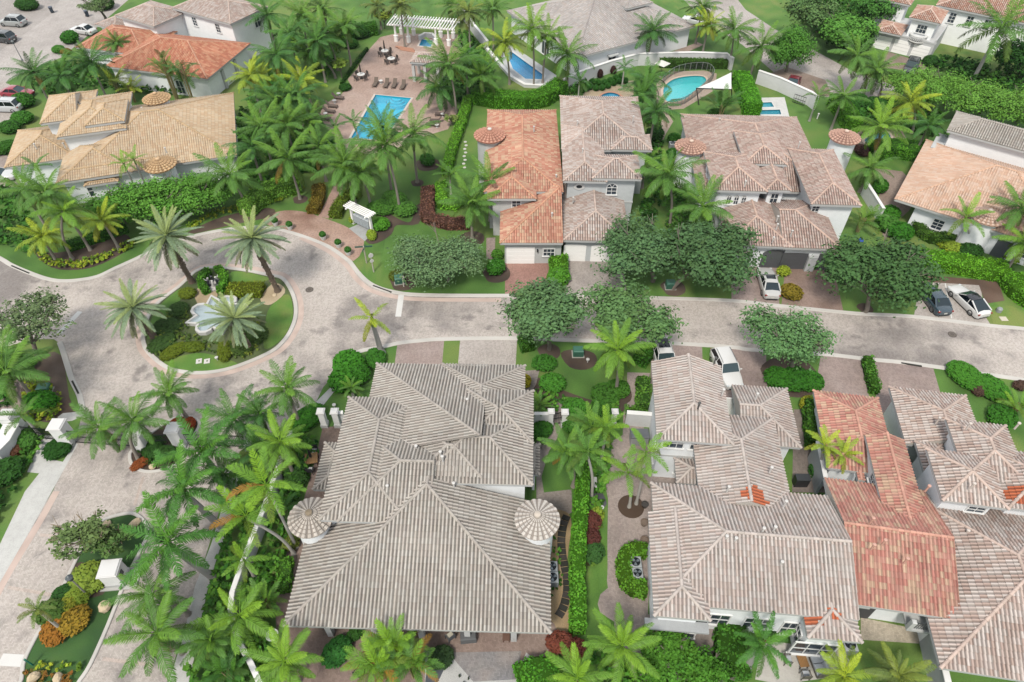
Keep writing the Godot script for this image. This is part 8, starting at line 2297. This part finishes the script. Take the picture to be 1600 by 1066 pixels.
	m2 = MB.new(); m2.col = hexc(0x6a6e71); m2.box(Vector3(0, 0.36, 0), Vector3(1.1, 0.72, 0.8), 0.0, 0.06); part("cover", m2.mesh(), M.plain, dt)
	var bs := thing("brown_stool", "small brown stool at the front house's south eave", "stool", v3(Vector2(-0.4, -17.74), 0.02))
	m2 = MB.new(); m2.col = hexc(0x7a5a4a); m2.box(Vector3(0, 0.42, 0), Vector3(0.5, 0.06, 0.5), 0.0, 0.01); part("seat", m2.mesh(), M.plain, bs)
	for q in [[-0.2, -0.2], [0.2, -0.2], [-0.2, 0.2], [0.2, 0.2]]:
		m2 = MB.new(); m2.col = hexc(0x6a4c3e); m2.box(Vector3(q[0], 0.2, q[1]), Vector3(0.05, 0.4, 0.05)); part("leg", m2.mesh(), M.plain, bs)
	patio_chair("dark chair near the broad leaved shrub at the bottom", Vector2(-10.29, -15.38), 2.0, 0x2c2e33, 0x3a3d42, "dark chairs at the bottom edge")
	var wl := thing("white_ornament", "white bird bath among the plants left of the front house", "bird bath", v3(Vector2(-16.55, -17.7)))
	m2 = MB.new(); m2.col = hexc(0xe6e8e8); m2.lathe(Vector3.ZERO, [[0.25, 0.0], [0.1, 0.1], [0.09, 0.7], [0.42, 0.85], [0.44, 0.92], [0.36, 0.92], [0.0, 0.84]], 14); part("bowl", m2.mesh(), M.stone, wl)
	var pond := soft(pv([-5.68, -16.67, -4.86, -16.84, -4.38, -16.33, -4.68, -15.59, -5.28, -14.38, -5.79, -14.38]), true, 3)
	ground_piece("dark_pebble_bed", sheet(pond, 0.03, 0.5, paint_noise(hexc(0x4a505a), hexc(0x2e3238), hexc(0x6a7078), 1.6), 1.0), M.soil, "dark pebble bed at the slate terrace's left edge")
	# scattered little black plants in the white gravel
	ground_cover("ground_cover", "small dark tufts in the white gravel", [-4.39, -16.42, -2.66, -14.94, -3.42, -14.58, -4.29, -14.94], [0x3f4a44, 0x56645a], 2.6, 0.25, 0.1, false)

	# ---- stepping stones east of the front house
	var path := soft(pv([4.38, -27.33, 4.03, -26.43, 3.82, -25.18, 3.85, -23.87, 4.06, -22.35, 4.04, -21.13, 3.69, -19.95, 3.3, -19.31]), false, 5)
	var total := 0.0
	for k in path.size() - 1: total += path[k].distance_to(path[k + 1])
	var n := 17
	for k in n:
		var want := total * (k + 0.5) / n
		var run := 0.0
		for j in path.size() - 1:
			var l := path[j].distance_to(path[j + 1])
			if run + l >= want:
				var p := path[j].lerp(path[j + 1], (want - run) / l)
				var d := path[j + 1] - path[j]
				m2 = MB.new(); m2.col = hexc([0x3b3836, 0x46423f, 0x34322f][k % 3])
				m2.box(Vector3.ZERO, Vector3(total / n - 0.06, 0.06, 0.62), 0.0, 0.015)
				tag(part(numbered("stepping_stone"), m2.mesh(), M.stone, self, v3(p, 0.05), -d.angle()), "dark square stepping stone in the gravel bed east of the front house", "stepping stone", "dark stepping stones in the gravel bed")
				break
			run += l
	air_conditioner("upper air conditioner against the front house's right wall", Vector2(2.97, -22.7), 0.8)
	air_conditioner("lower air conditioner against the front house's right wall", Vector2(2.99, -21.86), 0.82)
	air_conditioner("upper air conditioner inside the U shaped hedge", Vector2(9.2, -23.05), 0.86)
	air_conditioner("lower air conditioner inside the U shaped hedge", Vector2(9.24, -22.2), 0.78)
	air_conditioner("air conditioner at the bottom right patio's corner", Vector2(23.15, -17.1), 0.9)
	air_conditioner("left air conditioner behind the dark hedge of the peach house", Vector2(48.58, -64.22), 0.8)
	air_conditioner("right air conditioner behind the dark hedge of the peach house", Vector2(49.52, -63.62), 0.86)
	air_conditioner("small air conditioner between the brown roof's west turret and the hedge", Vector2(21.61, -82.37), 0.9)
	planter("brown clay pot against the pinkish grey house, upper", Vector2(10.39, -26.54), 0.3, 0x8a7868, 0)
	planter("brown clay pot against the pinkish grey house, lower", Vector2(10.19, -25.02), 0.32, 0x8a7868, 0)
	planter("dark pot at the pinkish grey house's west corner", Vector2(10.65, -28.13), 0.28, 0x4a4644, 0)
	var bed := MB.new(); bed.col = hexc(0x5a463c)
	bed.lathe(Vector3.ZERO, [[1.05, 0.0], [1.05, 0.03], [0.9, 0.06], [0.0, 0.1]], 24)
	tag(part(numbered("round_mulch_bed"), bed.mesh(), M.soil, self, v3(Vector2(9.57, -28.13), 0.016)), "round mulch bed under the white trunked palms", "flower bed")
	bar_gate("iron_gate", "small dark iron garden gate between the white pillars", Vector2(3.63, -36.26), Vector2(4.37, -36.4), 1.6, 0x2f3234, 0.14)
	pillar("white pillar left of the small iron gate", Vector2(3.4, -36.26), 0.4, 1.9)
	pillar("white pillar right of the small iron gate", Vector2(4.59, -36.19), 0.45, 1.9)
	pillar("white pillar beside the entrance walk of the pinkish grey house", Vector2(8.97, -36.4), 0.4, 1.7)
	wall_run("white wall from the front house to the iron gate", [1.93, -36.26, 3.23, -36.26], 1.6, 0.22)
	wall_run("white wall with a round ornament beside the pinkish grey house", [9.99, -36.33, 12.17, -36.12], 1.7, 0.3)
	var sh := thing("storage_box", "large grey storage box behind the white wall of the pinkish grey house", "storage box", v3(Vector2(10.94, -34.48)))
	m2 = MB.new(); m2.col = hexc(0xb4b6b6); m2.box(Vector3(0, 0.55, 0), Vector3(1.5, 1.1, 0.9), 0.0, 0.02); part("body", m2.mesh(), M.satin, sh)
	m2 = MB.new(); m2.col = hexc(0x75797f); m2.box(Vector3(0, 1.18, 0), Vector3(1.6, 0.18, 1.0), 0.0, 0.07); part("lid", m2.mesh(), M.satin, sh)
	var wb := thing("white_bench", "small white bench beside the dark rock bed", "bench", v3(Vector2(6.74, -30.02)), "", 1.5)
	m2 = MB.new(); m2.col = hexc(0xe8e8e6); m2.box(Vector3(0, 0.42, 0), Vector3(1.2, 0.08, 0.42), 0.0, 0.01); part("seat", m2.mesh(), M.plaster, wb)
	for x in [-0.5, 0.5]:
		m2 = MB.new(); m2.col = hexc(0xdededc); m2.box(Vector3(x, 0.2, 0), Vector3(0.1, 0.4, 0.36)); part("leg", m2.mesh(), M.plaster, wb)
	var gr := thing("kettle_grill", "small dark kettle grill on the garden path", "grill", v3(Vector2(2.65, -33.94), 0.02))
	m2 = MB.new(); m2.col = hexc(0x2c2e30); m2.lathe(Vector3(0, 0.75, 0), [[0.0, -0.25], [0.22, -0.16], [0.28, 0.0], [0.22, 0.16], [0.0, 0.26]], 12); part("bowl", m2.mesh(), M.satin, gr)
	for k in 3:
		m2 = MB.new(); m2.col = hexc(0x6a6e72); m2.beam(Vector3(cos(k * 2.1) * 0.14, 0.6, sin(k * 2.1) * 0.14), Vector3(cos(k * 2.1) * 0.3, 0.0, sin(k * 2.1) * 0.3), 0.03, 0.03); part("leg", m2.mesh(), M.metal, gr)
	ground_piece("dark_rock_bed", sheet(soft(pv([6.22, -29.42, 6.93, -29.77, 7.41, -29.3, 7.64, -28.36, 7.08, -27.9, 6.28, -28.13]), true, 3), 0.024, 0.5, paint_noise(hexc(0x6a6e74), hexc(0x4a4d52), hexc(0x85898e), 1.6), 1.0), M.soil, "dark rock bed under the long trunked palm")

	# ---- right rear gardens
	var lt := thing("coffee_table", "brown slatted coffee table on the bottom right patio", "table", v3(Vector2(19.75, -16.25), 0.02), "", 0.1)
	m2 = MB.new(); m2.col = hexc(0xa57a48)
	for k in 6: m2.box(Vector3(-0.26 + k * 0.105, 0.4, 0), Vector3(0.095, 0.04, 0.98))
	part("tabletop", m2.mesh(), M.plain, lt)
	for q in [[-0.26, -0.45], [0.26, -0.45], [-0.26, 0.45], [0.26, 0.45]]:
		m2 = MB.new(); m2.col = hexc(0x6a5a4c); m2.box(Vector3(q[0], 0.19, q[1]), Vector3(0.05, 0.38, 0.05)); part("leg", m2.mesh(), M.plain, lt)
	patio_chair("grey armchair left of the brown coffee table", Vector2(18.74, -16.25), PI, 0x6a665e, 0xc9ced6, "armchairs round the coffee table")
	patio_chair("grey armchair below the brown coffee table", Vector2(19.68, -15.26), PI / 2, 0x6a665e, 0xc9ced6, "armchairs round the coffee table")
	var sofa := thing("outdoor_sofa", "grey two seat sofa right of the brown coffee table", "sofa", v3(Vector2(20.77, -16), 0.02), "", 0.1)
	m2 = MB.new(); m2.col = hexc(0x77736a); m2.box(Vector3(0, 0.22, 0), Vector3(0.8, 0.2, 1.7), 0.0, 0.02); m2.box(Vector3(0, 0.45, -0.85), Vector3(0.8, 0.5, 0.1)); m2.box(Vector3(0, 0.45, 0.85), Vector3(0.8, 0.5, 0.1)); part("frame", m2.mesh(), M.plain, sofa)
	for z in [-0.4, 0.4]:
		m2 = MB.new(); m2.col = hexc(0xc6ccd4); m2.box(Vector3(-0.05, 0.4, z), Vector3(0.66, 0.16, 0.76), 0.0, 0.04); part("seat_cushion", m2.mesh(), M.plain, sofa)
		m2 = MB.new(); m2.col = hexc(0xcfd4db); m2.box(Vector3(0.32, 0.64, z), Vector3(0.16, 0.4, 0.76), 0.0, 0.04); part("back_cushion", m2.mesh(), M.plain, sofa)
	var ct := thing("brown_table", "round cornered brown table beside the corner air conditioner", "table", v3(Vector2(21.8, -17.18), 0.02))
	m2 = MB.new(); m2.col = hexc(0x9a7c6c); m2.lathe(Vector3.ZERO, [[0.0, 0.68], [0.55, 0.68], [0.58, 0.71], [0.55, 0.74], [0.0, 0.74]], 8, false); part("tabletop", m2.mesh(), M.plain, ct)
	m2 = MB.new(); m2.col = hexc(0x6a564c); m2.lathe(Vector3.ZERO, [[0.3, 0.0], [0.06, 0.08], [0.06, 0.68]], 8); part("pedestal", m2.mesh(), M.plain, ct)
	wall_run("tall grey wall between the orange house's lawn and the right edge house", [28.56, -17.53, 28.28, -16, 27.94, -14.19], 2.2, 0.3, 0xbfc3c6)
	wall_run("grey courtyard wall beside the lime palms", [25.26, -32.76, 25.04, -30.93, 24.8, -29.3], 2.4, 0.25, 0xb9bec2)
	var cw := thing("dark_bin_store", "dark bins in the narrow gap beside the grey roof", "bin", v3(Vector2(23.7, -30.2), 0.02))
	m2 = MB.new(); m2.col = hexc(0x33363a); m2.box(Vector3(0, 0.5, 0), Vector3(1.1, 1.0, 0.6), 0.0, 0.04); part("body", m2.mesh(), M.satin, cw)
	m2 = MB.new(); m2.col = hexc(0x42464a); m2.box(Vector3(0, 1.04, 0), Vector3(1.16, 0.08, 0.66), 0.0, 0.02); part("lid", m2.mesh(), M.satin, cw)

	# ---- community pool furniture
	dining_set("nearest the pergola's steps", Vector2(-20.81, -111.26))
	dining_set("in the middle of the deck's upper end", Vector2(-19.41, -108.42))
	dining_set("at the deck's left side", Vector2(-23.42, -102.82))
	for q in [[Vector2(-20.93, -100.69), "first"], [Vector2(-19.22, -100.37), "second"], [Vector2(-17.98, -100.27), "third"], [Vector2(-16.61, -99.85), "fourth"]]: lounger("%s lounger from the left above the pool" % q[1], q[0], 8, 0x5a4c45, 0x7a6a61)
	for q in [[Vector2(-25.94, -96.2), "topmost"], [Vector2(-26.43, -93.67), "second from top"], [Vector2(-26.53, -92.15), "third from top"], [Vector2(-26.8, -90.12), "lowest"]]: lounger("%s brown lounger left of the pool" % q[1], q[0], -80, 0x5a4c45, 0x75665e)
	for q in [[Vector2(-10.14, -91.22), "upper"], [Vector2(-10.74, -89.4), "middle"], [Vector2(-11.2, -88.32), "lower"]]: lounger("%s brown lounger right of the pool" % q[1], q[0], 95, 0x5a4c45, 0x6f6159)
	for q in [[Vector2(-20.18, -101.32), "between the first and second loungers above the pool"], [Vector2(-26.21, -95.02), "between the two upper loungers left of the pool"], [Vector2(-26.82, -91.22), "between the two lower loungers left of the pool"], [Vector2(-25.97, -97.2), "above the topmost lounger left of the pool"], [Vector2(-9.94, -91.04), "beside the upper lounger right of the pool"], [Vector2(-10.54, -87.97), "beside the lower lounger right of the pool"]]:
		side_table("small white side table " + q[1], q[0])
	var pb := thing("white_pergola", "long white slatted pergola at the head of the community pool", "pergola", v3(Vector2(-14.82, -117.24)), "", -0.19)
	for x in [-4.6, -2.4, 2.4, 4.6]:
		for z in [-1.5, 1.5]:
			m2 = MB.new(); m2.col = hexc(0xf2f2f1) * 1.5; m2.lathe(Vector3(x, 0, z), [[0.34, 0.0], [0.34, 0.9], [0.38, 0.92], [0.38, 1.0], [0.19, 1.02], [0.16, 2.5], [0.24, 2.6]], 12, true); part("column", m2.mesh(), M.plaster, pb)
	for z in [-1.6, 1.6]:
		m2 = MB.new(); m2.col = hexc(0xf4f4f3) * 1.5; m2.box(Vector3(0, 2.72, z), Vector3(11.6, 0.24, 0.16)); part("beam", m2.mesh(), M.plaster, pb)
	for k in 24:
		m2 = MB.new(); m2.col = hexc(0xf7f7f6) * 1.5; m2.box(Vector3(-5.6 + k * 0.487, 2.92, 0), Vector3(0.11, 0.16, 4.6)); part("slat", m2.mesh(), M.plaster, pb)
	for k in 3:
		m2 = MB.new(); m2.col = hexc(0xcf9a80)
		m2.box(Vector3(0, 0.14 - k * 0.045, 0), Vector3(3.2 - k * 0.2, 0.09, 0.42), 0.0, 0.01)
		tag(part(numbered("brick_step"), m2.mesh(), M.stone, self, v3(Vector2(-17.92, -113.7) + Vector2(0.35 * k, 0.45 * k), 0.02), -0.35), "%s brick step leading up to the white pergola" % ["top", "middle", "lowest"][k], "step")
	var sw := wall_run("low curved white wall behind the spa", [-15.77, -116.98, -14.91, -118.28, -13.57, -118.02, -12.78, -116.21], 0.7, 0.3)
	wall_run("long white garden wall running down to the deep blue pool", [-8.71, -125.94, -6.39, -119.07, -4.03, -112.71], 1.7, 0.3)
	wall_run("low white parapet along the deep blue pool's outer edge", [-4.03, -112.71, -1.84, -107.04, 0, -102.6, 1.96, -100.06, 5.47, -99.64], 0.45, 0.4)
	wall_run("white garden wall rising to the slate roofed house", [7.75, -98.61, 10.46, -101.32, 15.34, -104.79, 20.12, -107.5, 28.83, -107.96, 34.08, -107.5, 34.71, -105.68], 1.9, 0.35)
	wall_run("white boundary wall beside the stepped pool", [37.6, -101.32, 40.28, -98.82, 43.54, -94.44, 44.01, -92.91], 2.0, 0.3)
	wall_run("short white wall beside the ball shrubs", [43.41, -71.6, 43.45, -68.64, 43.44, -66.08], 1.8, 0.25)
	bar_gate("side_gate", "dark barred gate in the white wall by the stepped pool", Vector2(41.5, -95.21), Vector2(42.86, -94.05), 1.3, 0x43474a, 0.3)

	# ---- kidney pool: mesh fence, shade sail
	var fence_path := soft(pv([23.03, -100.9, 25.32, -104.13, 28.21, -105.68, 30.85, -105.68, 31.42, -103.47, 30.49, -101.32, 28.42, -98.21, 26.67, -96, 24.85, -94.24, 23.09, -93.86]), false, 3)
	var fn := thing("mesh_fence", "dark mesh safety fence round the kidney pool", "fence", v3(fence_path[0]))
	if not M.has("mesh"):
		var mm := StandardMaterial3D.new()
		mm.albedo_color = Color(0.08, 0.1, 0.11, 0.5)
		mm.transparency = BaseMaterial3D.TRANSPARENCY_ALPHA
		mm.roughness = 0.8
		M.mesh = mm
	for k in fence_path.size() - 1:
		var a := v3(fence_path[k] - fence_path[0]); var b := v3(fence_path[k + 1] - fence_path[0])
		m2 = MB.new(); m2.quad(a + Vector3(0, 0.05, 0), b + Vector3(0, 0.05, 0), b + Vector3(0, 1.2, 0), a + Vector3(0, 1.2, 0)); part("mesh_panel", m2.mesh(), M.mesh, fn)
		m2 = MB.new(); m2.col = hexc(0xc4c8ca); m2.beam(a, a + Vector3(0.001, 1.25, 0), 0.06, 0.06); m2.beam(a + Vector3(0, 1.2, 0), b + Vector3(0, 1.2, 0), 0.04, 0.04); part("post", m2.mesh(), M.metal, fn)
	var ss := thing("shade_sail", "white triangular shade sail on dark posts beside the kidney pool", "shade sail", v3(Vector2(27.84, -94.63)))
	var o2 := v3(Vector2(27.84, -94.63))
	var c0 := v3(Vector2(26.62, -94.36), 2.6) - o2; var c1 := v3(Vector2(32.4, -98.16), 3.2) - o2; var c2 := v3(Vector2(31.48, -93.56), 2.8) - o2
	m2 = MB.new(); m2.col = hexc(0xf8f9f8)
	var mid := (c0 + c1 + c2) / 3.0 - Vector3(0, 0.25, 0)
	for e in [[c0, c1], [c1, c2], [c2, c0]]:
		m2.tri(e[0], (e[0] + e[1]) / 2 - Vector3(0, 0.1, 0), mid); m2.tri((e[0] + e[1]) / 2 - Vector3(0, 0.1, 0), e[1], mid)
	part("cloth", m2.mesh(), M.plain, ss)
	for q in [[Vector3(-0.3, 0, 0.2), c0], [v3(Vector2(34.04, -101.75)) - o2, c1], [v3(Vector2(32.81, -96.2)) - o2, c2]]:
		m2 = MB.new(); m2.col = hexc(0x3a3432); m2.tube([q[0], q[1] + Vector3(0, 0.05, 0)], 0.08, 0.07, 8); part("post", m2.mesh(), M.plain, ss)
	m2 = MB.new(); m2.col = hexc(0x3a3432); m2.beam(c0, c2, 0.1, 0.12); part("edge_bar", m2.mesh(), M.plain, ss)
	var pu := thing("patio_umbrella", "small square white umbrella by the kidney pool's fence", "umbrella", v3(Vector2(23.21, -103.47)))
	m2 = MB.new(); m2.col = hexc(0xf2f1ea); m2.lathe(Vector3.ZERO, [[1.25, 2.1], [1.2, 2.15], [0.0, 2.6]], 4, false); part("canopy", m2.mesh(), M.plain, pu)
	m2 = MB.new(); m2.col = hexc(0x8a8580); m2.lathe(Vector3.ZERO, [[0.25, 0.0], [0.03, 0.06], [0.03, 2.5]], 8); part("pole", m2.mesh(), M.plain, pu)

	# ---- top left
	bin("dark wheeled bin on the far side of the top left road", Vector2(-83.6, -128.84), 0.5)
	bin("dark wheeled bin on the near side of the top left road", Vector2(-76.44, -127.09), 0.7)
	var tb := thing("blue_ball", "small blue ball lying behind the wide dark oak", "ball", v3(Vector2(39.91, -62.07)))
	m2 = MB.new(); m2.col = hexc(0x3a62c8); m2.lathe(Vector3(0, 0.3, 0), [[0.0, -0.3], [0.2, -0.22], [0.3, 0.0], [0.2, 0.22], [0.0, 0.3]], 14); part("ball", m2.mesh(), M.satin, tb)
	var mb2 := thing("meter_box", "small round grey meter box on the lawn by the white car", "utility box", v3(Vector2(50.17, -50.69)))
	m2 = MB.new(); m2.col = hexc(0xa9adb0); m2.lathe(Vector3.ZERO, [[0.28, 0.0], [0.28, 0.4], [0.2, 0.5], [0.0, 0.52]], 12); part("body", m2.mesh(), M.satin, mb2)
	m2 = MB.new(); m2.col = hexc(0xe4dcc8); m2.box(Vector3(0, 0.03, 1.1), Vector3(0.7, 0.06, 0.6)); part("slab", m2.mesh(), M.stone, mb2)
	# white stepping stones on the lawn left of the orange twin
	for k in 8:
		var p := Vector2(-6.39, -84.02).lerp(Vector2(-6.34, -77.66), k / 7.0) + Vector2(0.15 * (k % 2), 0)
		m2 = MB.new(); m2.col = hexc(0xe6e4de); m2.lathe(Vector3.ZERO, [[0.22, 0.0], [0.22, 0.05], [0.0, 0.055]], 9)
		tag(part(numbered("round_stepping_stone"), m2.mesh(), M.stone, self, v3(p, 0.005)), "small white stepping stone on the lawn left of the orange twin", "stepping stone", "white stepping stones on the lawn")
